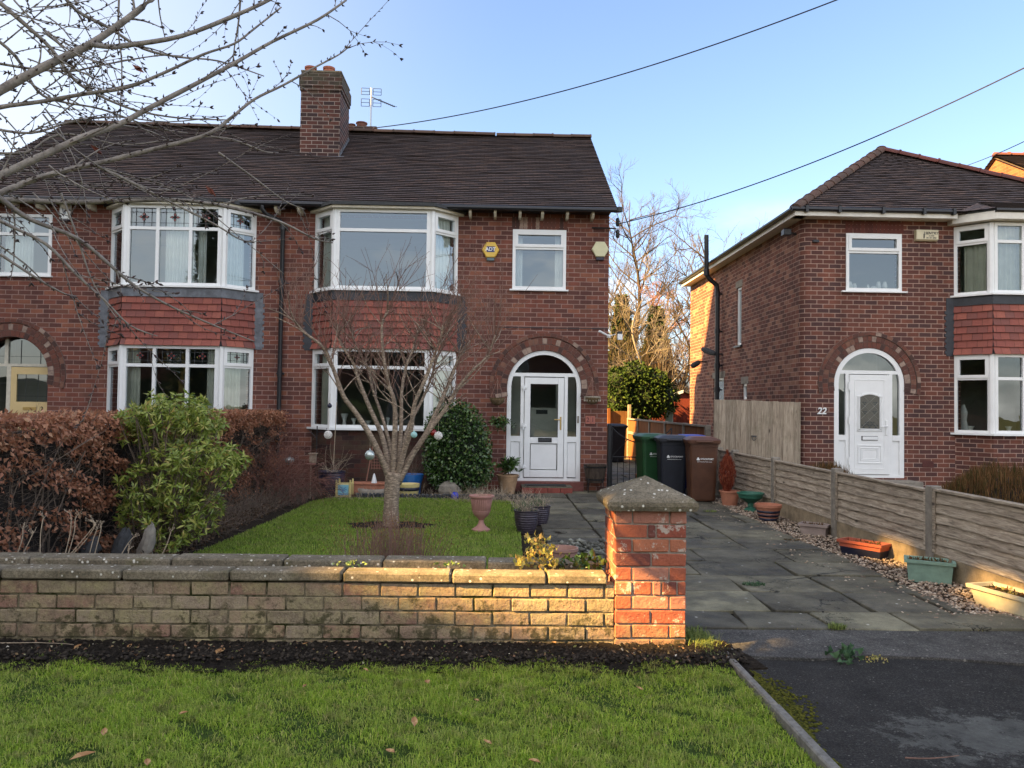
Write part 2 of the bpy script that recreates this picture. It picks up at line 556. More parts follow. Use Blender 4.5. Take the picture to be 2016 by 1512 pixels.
m_bricksoot = brick_mat('sooty base brick', [(0.06, 0.025, 0.022), (0.085, 0.032, 0.025), (0.04, 0.022, 0.022), (0.07, 0.04, 0.03)], (0.08, 0.055, 0.045), grime=lambda nt: (math_(nt, 'MULTIPLY', ramp(nt, noise(nt, 4, 5, 0.7, pos(nt)), [(0.45, (0, 0, 0)), (0.7, (1, 1, 1))]), 0.6), (0.09, 0.075, 0.045)))
def chim_grime(nt):
    z = nn(nt, 'ShaderNodeSeparateXYZ'); nt.links.new(pos(nt), z.inputs[0])
    mr = nn(nt, 'ShaderNodeMapRange'); nt.links.new(z.outputs[2], mr.inputs[0])
    mr.inputs['From Min'].default_value = 7.7; mr.inputs['From Max'].default_value = 8.4; mr.inputs['To Min'].default_value = -.12; mr.inputs['To Max'].default_value = .22
    f = math_(nt, 'ADD', noise(nt, 3, 6, 0.75, pos(nt)), mr.outputs[0])
    return (math_(nt, 'MULTIPLY', ramp(nt, f, [(0.50, (0, 0, 0)), (0.70, (1, 1, 1))]), 0.7), mixc(nt, noise(nt, 12, 4, .7, pos(nt)), (0.035, 0.033, 0.03), (0.11, 0.105, 0.06)))
m_chim = brick_mat('weathered chimney brick', [(0.062, 0.032, 0.030), (0.095, 0.040, 0.033), (0.045, 0.030, 0.031), (0.115, 0.048, 0.037)], (0.33, 0.27, 0.24), ms=0.007, grime=chim_grime)
m_brickopp = brick_mat('far house brick', HB, (0.2, 0.13, 0.1))
m_brickgold = brick_mat('orange brick', [(0.20, 0.075, 0.04), (0.17, 0.06, 0.035), (0.24, 0.09, 0.045)], (0.26, 0.15, 0.1))
def vous(nt):
    return (math_(nt, 'MULTIPLY', ramp(nt, noise(nt, 14, 5, 0.7, pos(nt)), [(0.45, (0, 0, 0)), (0.7, (1, 1, 1))]), 0.5), (0.07, 0.045, 0.04))
m_vous = island_mat('arch brick', [(0.0, (0.14, 0.06, 0.045)), (0.3, (0.16, 0.06, 0.042)), (0.45, (0.075, 0.042, 0.036)), (0.62, (0.20, 0.10, 0.07)), (0.75, (0.11, 0.05, 0.04)), (0.9, (0.34, 0.25, 0.20)), (1.0, (0.14, 0.07, 0.05))], 0.85, 0.25, 70, 0.5, 0.004, vous, interp='CONSTANT')
m_mortar = plain('mortar', (0.19, 0.13, 0.11), 0.95, var=0.4, scale=12, bmp=0.6, bs=150, bd=0.003)

def tile_mat(name, cols, bw, rh, ms=0.004, patches=None, rough=0.85):
    m, nt, b = newmat(name, rough, 0, 0.35)
    uv = nn(nt, 'ShaderNodeUVMap').outputs[0]
    t = nn(nt, 'ShaderNodeTexBrick'); nt.links.new(uv, t.inputs['Vector'])
    t.inputs['Color1'].default_value = (0, 0, 0, 1); t.inputs['Color2'].default_value = (1, 1, 1, 1)
    t.inputs['Scale'].default_value = 1; t.inputs['Mortar Size'].default_value = ms; t.inputs['Mortar Smooth'].default_value = 0.3
    t.inputs['Brick Width'].default_value = bw; t.inputs['Row Height'].default_value = rh
    n = len(cols)
    c = ramp(nt, t.outputs['Color'], [(i / n, q) for i, q in enumerate(cols)], 'CONSTANT')
    if patches:
        c = mixc(nt, math_(nt, 'MULTIPLY', ramp(nt, noise(nt, 0.55, 5, 0.65, pos(nt)), [(0.42, (0, 0, 0)), (0.62, (1, 1, 1))]), 0.75), c, patches[0])
        c = mixc(nt, math_(nt, 'MULTIPLY', ramp(nt, noise(nt, 9, 6, 0.8, pos(nt)), [(0.6, (0, 0, 0)), (0.72, (1, 1, 1))]), 0.6), c, patches[1])
    c = mixc(nt, t.outputs['Fac'], c, tuple(x * 0.25 for x in cols[0]))
    fine = noise(nt, 70, 3, 0.7, pos(nt))
    c = mixc(nt, 0.4, c, ramp(nt, fine, [(0.3, (0.3, 0.3, 0.3)), (0.7, (0.75, 0.75, 0.75))]), 'OVERLAY')
    col(nt, b, c)
    h = math_(nt, 'ADD', math_(nt, 'SUBTRACT', 1.0, t.outputs['Fac']), math_(nt, 'MULTIPLY', t.outputs['Color'], 0.8))
    bump(nt, b, h, 0.7, 0.006)
    return m
m_roof = tile_mat('brown clay roof tiles', [(0.105, 0.078, 0.074), (0.135, 0.093, 0.080), (0.085, 0.067, 0.068), (0.155, 0.102, 0.084), (0.115, 0.082, 0.075)], 0.165, 0.1, ms=0.0055, patches=((0.072, 0.060, 0.062), (0.19, 0.14, 0.11)))
m_tilehang = tile_mat('red hanging tiles', [(0.27, 0.082, 0.062), (0.22, 0.070, 0.056), (0.33, 0.108, 0.075), (0.18, 0.072, 0.062), (0.29, 0.092, 0.066)], 0.165, 0.115, ms=0.0035, rough=0.75, patches=((0.24, 0.075, 0.06), (0.15, 0.075, 0.065)))
m_ridge = island_mat('ridge tile', [(0, (0.115, 0.06, 0.045)), (0.5, (0.085, 0.055, 0.045)), (1, (0.15, 0.085, 0.06))], 0.9, 0.3, 40, 0.7, 0.006, lambda nt: (math_(nt, 'MULTIPLY', ramp(nt, noise(nt, 10, 5, 0.8, pos(nt)), [(0.5, (0, 0, 0)), (0.7, (1, 1, 1))]), 0.6), (0.13, 0.12, 0.08)))
m_ridgered = island_mat('red ridge tile', [(0, (0.17, 0.05, 0.038)), (0.5, (0.11, 0.045, 0.04)), (1, (0.2, 0.06, 0.045))], 0.8, 0.3, 40, 0.5, 0.006)
m_pot = plain('terracotta', (0.36, 0.12, 0.07), 0.8, var=0.35, scale=14, bmp=0.35)
m_potgrim = plain('sooty terracotta', (0.20, 0.085, 0.06), 0.85, var=0.5, scale=12, bmp=0.4)
m_white = plain('white window plastic', (0.80, 0.82, 0.82), 0.28, var=0.05, scale=5, bmp=0.03, bs=200)
m_cream = plain('cream painted timber', (0.62, 0.58, 0.47), 0.6, var=0.18, scale=14, bmp=0.2)
m_fascia = plain('white painted fascia', (0.72, 0.70, 0.64), 0.55, var=0.12, scale=8, bmp=0.1)
m_gut = plain('black plastic gutter', (0.016, 0.018, 0.022), 0.4, var=0.3, scale=20, bmp=0.05)
m_lead = plain('dark lead sheet', (0.030, 0.035, 0.045), 0.55, 0.0, var=0.4, scale=7, bmp=0.5, bs=14, bd=0.01)
m_leadold = plain('weathered lead sheet', (0.15, 0.165, 0.19), 0.6, 0.0, var=0.55, scale=6, bmp=0.6, bs=14, bd=0.01)
m_felt = plain('grey roofing felt', (0.055, 0.058, 0.062), 0.95, var=0.35, scale=30, bmp=0.6, bs=200, bd=0.003)
m_glass = glass_mat('window glass', 0.08)
m_glassup = glass_mat('upstairs window glass', 0.11)
m_frost = glass_mat('patterned glass', 0.10, frost=True)
m_curtain = plain('pale curtain cloth', (0.60, 0.60, 0.52), 0.95, var=0.12, scale=6, bmp=0.0)
m_net = plain('white net cloth', (0.72, 0.74, 0.72), 0.95, var=0.08, scale=6, bmp=0.0)
m_room = plain('room plaster', (0.38, 0.36, 0.31), 0.9, var=0.1, scale=2, bmp=0.0)
m_roomup = plain('upstairs room plaster', (0.50, 0.52, 0.50), 0.9, var=0.05, scale=2, bmp=0.0)
m_frosting = plain('sill clutter china', (0.75, 0.75, 0.72), 0.3, var=0.1)
m_black = plain('black metal', (0.010, 0.011, 0.013), 0.45, 0.0, var=0.3, scale=30, bmp=0.2)
m_brass = plain('brass', (0.60, 0.42, 0.16), 0.35, 0.8, var=0.15, bmp=0.0)
m_leadline = plain('lead cames', (0.07, 0.075, 0.08), 0.5, 0.3, var=0.2, bmp=0)
m_redglass = plain('red stained glass', (0.26, 0.05, 0.045), 0.15, var=0.2, bmp=0)
m_creamdoor = plain('cream door paint', (0.66, 0.50, 0.24), 0.5, var=0.06, scale=4, bmp=0.08)
m_concrete = plain('post concrete', (0.23, 0.205, 0.17), 0.95, var=0.35, scale=14, bmp=0.8, bs=160, bd=0.004)

def coping_mat():
    m, nt, b = newmat('weathered coping stone', 0.95, 0, 0.2)
    g = geo(nt)
    c = ramp(nt, noise(nt, 6, 7, 0.7, pos(nt)), [(0.3, (0.13, 0.11, 0.078)), (0.5, (0.23, 0.195, 0.14)), (0.7, (0.33, 0.285, 0.21))])
    v = nn(nt, 'ShaderNodeTexVoronoi'); v.inputs['Scale'].default_value = 26; nt.links.new(pos(nt), v.inputs['Vector'])
    spots = ramp(nt, v.outputs['Distance'], [(0.16, (1, 1, 1)), (0.26, (0, 0, 0))])
    msk = math_(nt, 'MULTIPLY', spots, ramp(nt, v.outputs['Color'], [(0.58, (0, 0, 0)), (0.62, (1, 1, 1))]))
    dark = ramp(nt, noise(nt, 70, 4, 0.8, pos(nt)), [(0.42, (1, 1, 1)), (0.55, (0, 0, 0))])
    c = mixc(nt, math_(nt, 'MULTIPLY', dark, 0.55), c, (0.05, 0.048, 0.035))
    moss = ramp(nt, noise(nt, 3.5, 5, 0.7, pos(nt)), [(0.55, (0, 0, 0)), (0.68, (1, 1, 1))])
    c = mixc(nt, math_(nt, 'MULTIPLY', moss, 0.5), c, (0.10, 0.095, 0.03))
    c = mixc(nt, msk, c, (0.72, 0.70, 0.62))
    col(nt, b, c)
    bump(nt, b, math_(nt, 'ADD', noise(nt, 120, 5, 0.8, pos(nt)), noise(nt, 12, 5, 0.7, pos(nt))), 0.9, 0.008)
    return m
m_coping = coping_mat()
def garden_grime(nt):
    P = pos(nt)
    z = nn(nt, 'ShaderNodeSeparateXYZ'); nt.links.new(P, z.inputs[0])
    n1 = noise(nt, 6, 7, 0.75, P)
    n2 = noise(nt, 18, 6, 0.8, P)
    lich = math_(nt, 'MULTIPLY', ramp(nt, n1, [(0.40, (0, 0, 0)), (0.6, (1, 1, 1))]), 0.85)
    mr = nn(nt, 'ShaderNodeMapRange'); nt.links.new(z.outputs[2], mr.inputs[0])
    mr.inputs['From Min'].default_value = 0.36; mr.inputs['From Max'].default_value = 0.0; mr.inputs['To Min'].default_value = -0.06; mr.inputs['To Max'].default_value = 0.13
    mfac = ramp(nt, math_(nt, 'ADD', noise(nt, 9, 6, 0.7, P), mr.outputs[0]), [(0.565, (0, 0, 0)), (0.64, (1, 1, 1))])
    spk = ramp(nt, noise(nt, 130, 3, 0.8, P), [(0.62, (0, 0, 0)), (0.7, (1, 1, 1))])
    return (lich, (0.33, 0.285, 0.155),
            math_(nt, 'MULTIPLY', ramp(nt, n2, [(0.48, (0, 0, 0)), (0.66, (1, 1, 1))]), 0.7), (0.12, 0.09, 0.065), math_(nt, 'MULTIPLY', ramp(nt, noise(nt, 2.2, 6, 0.75, P), [(0.5, (0, 0, 0)), (0.64, (1, 1, 1))]), 0.5), (0.15, 0.105, 0.085),
            math_(nt, 'MULTIPLY', spk, 0.85), (0.50, 0.46, 0.34), math_(nt, 'MULTIPLY', ramp(nt, noise(nt, 75, 5, 0.85, P), [(0.36, (1, 1, 1)), (0.46, (0, 0, 0))]), 0.6), (0.07, 0.055, 0.035),
            math_(nt, 'MULTIPLY', mfac, 0.75), (0.045, 0.045, 0.018), math_(nt, 'MULTIPLY', ramp(nt, noise(nt, 1.1, 5, 0.7, P), [(0.45, (0, 0, 0)), (0.7, (1, 1, 1))]), ramp(nt, z.outputs[2], [(0.02, (0.8, 0.8, 0.8)), (0.22, (0, 0, 0))])), (0.06, 0.05, 0.03))
m_gbrick = island_mat('lichened garden wall brick', [(0, (0.33, 0.26, 0.19)), (0.25, (0.30, 0.21, 0.15)), (0.5, (0.28, 0.225, 0.155)), (0.7, (0.33, 0.235, 0.165)), (0.88, (0.28, 0.16, 0.12)), (1, (0.31, 0.26, 0.18))], 0.92, 0.2, 45, 1.0, 0.012, garden_grime, interp='CONSTANT')
def pier_grime(nt):
    P = pos(nt)
    z = nn(nt, 'ShaderNodeSeparateXYZ'); nt.links.new(P, z.inputs[0])
    n1 = noise(nt, 7, 6, 0.75, P)
    pat = math_(nt, 'MULTIPLY', ramp(nt, n1, [(0.57, (0, 0, 0)), (0.61, (1, 1, 1))]), 0.85)
    dk = math_(nt, 'MULTIPLY', ramp(nt, noise(nt, 16, 6, 0.8, P), [(0.55, (0, 0, 0)), (0.7, (1, 1, 1))]), 0.55)
    mr = nn(nt, 'ShaderNodeMapRange'); nt.links.new(z.outputs[2], mr.inputs[0])
    mr.inputs['From Min'].default_value = 0.34; mr.inputs['From Max'].default_value = 0.0; mr.inputs['To Min'].default_value = -0.25; mr.inputs['To Max'].default_value = 0.16
    low = ramp(nt, math_(nt, 'ADD', noise(nt, 5, 5, 0.7, P), mr.outputs[0]), [(0.45, (0, 0, 0)), (0.55, (1, 1, 1))])
    ms = ramp(nt, math_(nt, 'ADD', noise(nt, 9, 6, 0.7, P), mr.outputs[0]), [(0.62, (0, 0, 0)), (0.68, (1, 1, 1))])
    return (pat, (0.50, 0.44, 0.38), dk, (0.06, 0.03, 0.028), math_(nt, 'MULTIPLY', low, 0.75), (0.26, 0.18, 0.11), math_(nt, 'MULTIPLY', ms, 0.9), (0.035, 0.034, 0.016))
m_pbrick = island_mat('red pier brick', [(0, (0.34, 0.105, 0.062)), (0.3, (0.28, 0.08, 0.052)), (0.5, (0.38, 0.17, 0.12)), (0.7, (0.17, 0.06, 0.048)), (0.85, (0.40, 0.15, 0.085)), (1, (0.3, 0.1, 0.065))], 0.9, 0.25, 50, 1.0, 0.009, pier_grime, interp='CONSTANT')
def gm():
    m, nt, b = newmat('garden wall mortar', 0.97, 0, 0.1)
    P = pos(nt)
    c = ramp(nt, noise(nt, 20, 6, 0.75, P), [(0.35, (0.05, 0.045, 0.03)), (0.5, (0.20, 0.17, 0.115)), (0.75, (0.33, 0.28, 0.2))])
    c = mixc(nt, ramp(nt, noise(nt, 4, 5, 0.7, P), [(0.48, (0, 0, 0)), (0.62, (1, 1, 1))]), c, (0.030, 0.036, 0.012))
    col(nt, b, c); bump(nt, b, noise(nt, 90, 5, 0.8, P), 0.9, 0.006)
    return m
m_gmortar = gm()
m_pmortar = plain('pier mortar', (0.29, 0.24, 0.19), 0.95, var=0.45, scale=18, bmp=0.7, bs=120, bd=0.004)

def slab_mat():
    m, nt, b = newmat('worn paving slab', 0.8, 0, 0.35)
    P = pos(nt)
    g = geo(nt)
    c = ramp(nt, g.outputs['Random Per Island'], [(0, (0.065, 0.060, 0.048)), (0.4, (0.145, 0.134, 0.095)), (0.6, (0.080, 0.075, 0.060)), (0.85, (0.12, 0.112, 0.085)), (1, (0.24, 0.225, 0.15))])
    c = mixc(nt, 0.85, c, ramp(nt, noise(nt, 2.3, 7, 0.72, P), [(0.3, (0.12, 0.12, 0.12)), (0.7, (0.88, 0.88, 0.84))]), 'OVERLAY')
    c = mixc(nt, 0.4, c, ramp(nt, noise(nt, 110, 4, 0.8, P), [(0.3, (0.2, 0.2, 0.2)), (0.7, (0.8, 0.8, 0.8))]), 'OVERLAY')
    v = nn(nt, 'ShaderNodeTexVoronoi'); v.inputs['Scale'].default_value = 7; nt.links.new(P, v.inputs['Vector'])
    sp = ramp(nt, v.outputs['Distance'], [(0.06, (1, 1, 1)), (0.10, (0, 0, 0))])
    sp = math_(nt, 'MULTIPLY', sp, ramp(nt, v.outputs['Color'], [(0.55, (0, 0, 0)), (0.6, (1, 1, 1))]))
    c = mixc(nt, math_(nt, 'MULTIPLY', sp, 1.0), c, (0.55, 0.54, 0.48))
    ve = nn(nt, 'ShaderNodeTexVoronoi', feature='DISTANCE_TO_EDGE'); ve.inputs['Scale'].default_value = 1.1
    wp = nn(nt, 'ShaderNodeVectorMath', operation='ADD'); nt.links.new(P, wp.inputs[0]); nt.links.new(noise(nt, 4, 4, .7, P), wp.inputs[1]); nt.links.new(wp.outputs[0], ve.inputs['Vector'])
    ck = math_(nt, 'MULTIPLY', ramp(nt, ve.outputs['Distance'], [(0.006, (1, 1, 1)), (0.014, (0, 0, 0))]), ramp(nt, noise(nt, .9, 2, .5, P), [(0.48, (0, 0, 0)), (0.52, (1, 1, 1))]))
    c = mixc(nt, ck, c, (0.012, 0.012, 0.008))
    c = mixc(nt, math_(nt, 'MULTIPLY', ramp(nt, noise(nt, 1.5, 6, .75, P), [(0.5, (0, 0, 0)), (0.62, (1, 1, 1))]), .6), c, (0.035, 0.034, 0.026))
    nt.links.new(ramp(nt, noise(nt, 1.5, 6, .75, P), [(0.45, (0.85, 0.85, 0.85)), (0.65, (0.5, 0.5, 0.5))]), b.inputs['Roughness'])
    col(nt, b, c)
    bump(nt, b, math_(nt, 'SUBTRACT', math_(nt, 'ADD', noise(nt, 60, 5, 0.8, P), noise(nt, 9, 4, 0.6, P)), ck), 0.8, 0.008)
    return m
m_slab = slab_mat()
def tarmac(name, base, light, patchy=0.0, chips=0.5, csc=60):
    m, nt, b = newmat(name, 0.9, 0, 0.3)
    P = pos(nt)
    c = ramp(nt, noise(nt, 85, 5, 0.9, P), [(0.35, tuple(x * 0.5 for x in base)), (0.52, base), (0.70, light)])
    v = nn(nt, 'ShaderNodeTexVoronoi'); v.inputs['Scale'].default_value = csc; nt.links.new(P, v.inputs['Vector'])
    s_ = math_(nt, 'MULTIPLY', ramp(nt, v.outputs['Distance'], [(0.2, (1, 1, 1)), (0.35, (0, 0, 0))]), ramp(nt, v.outputs['Color'], [(0.80, (0, 0, 0)), (0.84, (1, 1, 1))]))
    c = mixc(nt, math_(nt, 'MULTIPLY', s_, chips), c, (0.30, 0.29, 0.26))
    if patchy:
        wv = nn(nt, 'ShaderNodeMapping'); wv.inputs['Location'].default_value = (-2.35, -3.62, 0); wv.inputs['Rotation'].default_value = (0, 0, 0)
        nt.links.new(P, wv.inputs[0])
        w2 = nn(nt, 'ShaderNodeMapping'); w2.inputs['Rotation'].default_value = (0, 0, R(32)); w2.inputs['Scale'].default_value = (1.9, 3.4, 0)
        nt.links.new(wv.outputs[0], w2.inputs[0])
        ln = nn(nt, 'ShaderNodeVectorMath', operation='LENGTH'); nt.links.new(w2.outputs[0], ln.inputs[0])
        f = math_(nt, 'ADD', math_(nt, 'MULTIPLY', ln.outputs['Value'], 0.5), math_(nt, 'MULTIPLY', math_(nt, 'SUBTRACT', noise(nt, 7, 8, 0.85, P), 0.5), 2.4))#.outputs['Value'], math_(nt, 'MULTIPLY', noise(nt, 7, 8, 0.85, P), 1.9))
        c = mixc(nt, math_(nt, 'MULTIPLY', ramp(nt, f, [(0.30, (1, 1, 1)), (0.44, (0, 0, 0))]), patchy * .8), c, (0.135, 0.14, 0.13))
    c = mixc(nt, 0.7, c, ramp(nt, noise(nt, 4, 8, 0.8, P), [(0.35, (0.2, 0.2, 0.2)), (0.65, (0.8, 0.8, 0.8))]), 'OVERLAY')
    col(nt, b, c)
    bump(nt, b, noise(nt, 95, 5, 0.85, P), 1.0, 0.012)
    return m
m_tarmac = tarmac('dark tarmac', (0.030, 0.029, 0.027), (0.13, 0.125, 0.115), 0.8)
m_apron = tarmac('worn concrete apron', (0.085, 0.083, 0.078), (0.30, 0.28, 0.25), 0.0, 1.0, 34)
m_road = tarmac('road asphalt', (0.045, 0.045, 0.047), (0.1, 0.1, 0.1))
def soil_mat(name, a, b_, sc=40):
    m, nt, b = newmat(name, 1.0, 0, 0.1)
    P = pos(nt)
    col(nt, b, ramp(nt, noise(nt, sc, 6, 0.8, P), [(0.35, a), (0.7, b_)]))
    bump(nt, b, noise(nt, sc * 1.5, 6, 0.8, P), 1.0, 0.03)
    return m
m_soil = soil_mat('black soil', (0.012, 0.011, 0.010), (0.055, 0.045, 0.036))
m_bed = soil_mat('brown leaf litter soil', (0.014, 0.011, 0.008), (0.07, 0.055, 0.04), 30)
m_clod = island_mat('soil clods', [(0, (0.014, 0.012, 0.011)), (1, (0.06, 0.05, 0.04))], 1.0, 0.1, 120, 1.0, 0.005)
m_turf = soil_mat('turf base', (0.03, 0.055, 0.012), (0.10, 0.16, 0.035), 25)
def blade_mat(name, a, b_, c_, d_):
    m, nt, b = newmat(name, 0.55, 0, 0.35)
    g = geo(nt)
    c = ramp(nt, g.outputs['Random Per Island'], [(0, a), (0.55, b_), (0.9, c_), (1, d_)])
    n = noise(nt, 2.6, 5, 0.7, pos(nt))
    c = mixc(nt, math_(nt, 'MULTIPLY', ramp(nt, noise(nt, 11, 4, 0.7, pos(nt)), [(0.52, (0, 0, 0)), (0.62, (1, 1, 1))]), 0.7), c, mixc(nt, g.outputs['Random Per Island'], (0.12, 0.15, 0.03), (0.36, 0.29, 0.13)))
    c = mixc(nt, math_(nt, 'MULTIPLY', ramp(nt, n, [(0.45, (0, 0, 0)), (0.68, (1, 1, 1))]), 0.6), c, mixc(nt, g.outputs['Random Per Island'], (0.30, 0.38, 0.08), (0.40, 0.39, 0.14)))
    col(nt, b, c)
    tr = nn(nt, 'ShaderNodeBsdfTranslucent'); nt.links.new(c, tr.inputs[0])
    mx = nn(nt, 'ShaderNodeMixShader'); mx.inputs[0].default_value = 0.42
    nt.links.new(b.outputs[0], mx.inputs[1]); nt.links.new(tr.outputs[0], mx.inputs[2]); nt.links.new(mx.outputs[0], nt.nodes['Material Output'].inputs[0])
    return m
m_grass = blade_mat('verge grass', (0.19, 0.31, 0.03), (0.33, 0.49, 0.045), (0.52, 0.61, 0.09), (0.66, 0.58, 0.24))
m_lawn = blade_mat('lawn grass', (0.15, 0.25, 0.03), (0.25, 0.39, 0.045), (0.37, 0.49, 0.07), (0.48, 0.46, 0.14))
m_gravel = island_mat('gravel stones', [(0, (0.32, 0.22, 0.15)), (0.25, (0.15, 0.12, 0.10)), (0.5, (0.46, 0.36, 0.26)), (0.7, (0.26, 0.18, 0.13)), (0.85, (0.58, 0.50, 0.40)), (1, (0.36, 0.27, 0.19))], 0.8, 0.3, 150, 0.2, 0.002)
m_gravelbase = soil_mat('gravel base', (0.05, 0.037, 0.028), (0.16, 0.12, 0.09), 60)
m_kerb = plain('kerb stone', (0.18, 0.175, 0.16), 0.95, var=0.5, scale=25, bmp=0.9, bs=110, bd=0.005)
m_moss = island_mat('moss', [(0, (0.035, 0.04, 0.008)), (1, (0.10, 0.10, 0.018))], 1.0, 0.1, 100, 0.6, 0.003)
def bark(name, a, b_, sc=(1, 1, 1), bands=0):
    m, nt, b = newmat(name, 0.75, 0, 0.35)
    P = pos(nt)
    c = ramp(nt, noise(nt, 22, 6, 0.75, P), [(0.3, a), (0.7, b_)])
    if bands:
        Pz = pos(nt, (18, 18, bands))
        c = mixc(nt, ramp(nt, noise(nt, 1.0, 4, 0.7, Pz), [(0.5, (0, 0, 0)), (0.62, (0.8, 0.8, 0.8))]), c, tuple(min(1, x * 1.7) for x in b_))
    col(nt, b, c); bump(nt, b, noise(nt, 60, 5, 0.75, P), 0.7, 0.004)
    return m
m_cherry = bark('cherry bark', (0.085, 0.072, 0.065), (0.33, 0.30, 0.27), bands=0)
m_bark = bark('silvery banded bark', (0.10, 0.072, 0.052), (0.32, 0.25, 0.185), bands=70)
m_twig = bark('red brown twigs', (0.10, 0.055, 0.042), (0.26, 0.155, 0.115))
m_bud = plain('dark buds', (0.05, 0.03, 0.028), 0.6, var=0.4, scale=80, bmp=0)
m_drystem = plain('dry pale stems', (0.40, 0.32, 0.23), 0.85, var=0.35, scale=30, bmp=0.2)
m_fbark = bark('far tree bark', (0.035, 0.028, 0.023), (0.065, 0.048, 0.038))
m_birch = bark('white birch bark', (0.10, 0.085, 0.07), (0.22, 0.19, 0.16))
def wood(name, lo, mid, hi, axis='x', sc=1.0, green=None):
    m, nt, b = newmat(name, 0.85, 0, 0.25)
    s = {'x': (1.2, 14, 14), 'y': (14, 1.2, 14), 'z': (14, 14, 1.2)}[axis]
    P = pos(nt, tuple(q * sc for q in s))
    g = geo(nt)
    rr = math_(nt, 'MULTIPLY', g.outputs['Random Per Island'], 40)
    add = nn(nt, 'ShaderNodeVectorMath', operation='ADD'); nt.links.new(P, add.inputs[0]); nt.links.new(rr, add.inputs[1])
    n = noise(nt, 2.2, 7, 0.7, add.outputs[0], 0.8)
    c = ramp(nt, n, [(0.3, lo), (0.5, mid), (0.72, hi)])
    c = mixc(nt, 0.6, c, ramp(nt, g.outputs['Random Per Island'], [(0, (0.35, 0.35, 0.35)), (1, (0.65, 0.65, 0.65))]), 'OVERLAY')
    # knots
    v = nn(nt, 'ShaderNodeTexVoronoi'); v.inputs['Scale'].default_value = 1.0
    s2 = {'x': (2.2, 7, 7), 'y': (7, 2.2, 7), 'z': (7, 7, 2.2)}[axis]
    nt.links.new(pos(nt, s2), v.inputs['Vector'])
    kn = ramp(nt, v.outputs['Distance'], [(0.05, (1, 1, 1)), (0.12, (0, 0, 0))])
    c = mixc(nt, math_(nt, 'MULTIPLY', kn, 0.85), c, (0.035, 0.025, 0.02))
    if green:
        c = mixc(nt, math_(nt, 'MULTIPLY', ramp(nt, noise(nt, 3, 5, 0.7, pos(nt)), [(0.5, (0, 0, 0)), (0.7, (1, 1, 1))]), 0.4), c, green)
    col(nt, b, c)
    bump(nt, b, math_(nt, 'ADD', n, math_(nt, 'MULTIPLY', kn, -0.5)), 0.8, 0.006)
    return m
m_woodgrey = wood('weathered fence boards', (0.11, 0.09, 0.068), (0.34, 0.28, 0.215), (0.60, 0.52, 0.41), 'y', 1.6)
m_woodgate = wood('grey upright boards', (0.15, 0.115, 0.085), (0.29, 0.235, 0.175), (0.42, 0.36, 0.28), 'z', green=(0.13, 0.12, 0.07))
m_woodbrown = wood('brown stained boards', (0.10, 0.04, 0.015), (0.17, 0.065, 0.022), (0.24, 0.10, 0.035), 'z')
m_woodgold = wood('bright new boards', (0.085, 0.04, 0.015), (0.13, 0.06, 0.02), (0.17, 0.085, 0.03), 'z')
m_woodred = wood('dark red boards', (0.08, 0.015, 0.012), (0.12, 0.022, 0.016), (0.16, 0.03, 0.02), 'z')
m_gboard = plain('pebbly gravel board', (0.30, 0.235, 0.15), 0.95, var=0.4, scale=10, bmp=1.0, bs=90, bd=0.006)

# ------------------------------------------------------------------ building helpers
def wall_poly(mb, outer, holes, y, thick, flip=False):
    """upright sheet in the plane y with holes, plus the reveals of each hole"""
    loops = [[Vector((p[0], p[1], 0)) for p in outer]] + [[Vector((p[0], p[1], 0)) for p in h] for h in holes]
    pts = [p for l in loops for p in l]
    tris = tessellate_polygon(loops)
    for t in tris:
        q = [pts[i] for i in t]
        ar = (q[1].x - q[0].x) * (q[2].y - q[0].y) - (q[2].x - q[0].x) * (q[1].y - q[0].y)
        if abs(ar) < 1e-9: continue
        if ar < 0: q = q[::-1]
        mb.face([(p.x, y, p.y) for p in q])
        mb.face([(p.x, y + thick, p.y) for p in q[::-1]])
    for h in holes:
        n = len(h)
        for i in range(n):
            a = h[i]; b_ = h[(i + 1) % n]
            mb.face([(a[0], y, a[1]), (b_[0], y, b_[1]), (b_[0], y + thick, b_[1]), (a[0], y + thick, a[1])])
def rect(x0, x1, z0, z1):
    return [(x0, z0), (x1, z0), (x1, z1), (x0, z1)]
def arch(cx, r, zs, z0, n=20):
    p = [(cx - r, z0), (cx + r, z0)]
    for k in range(n + 1):
        a = PI * k / n
        p.append((cx + r * math.cos(a), zs + r * math.sin(a)))
    return p
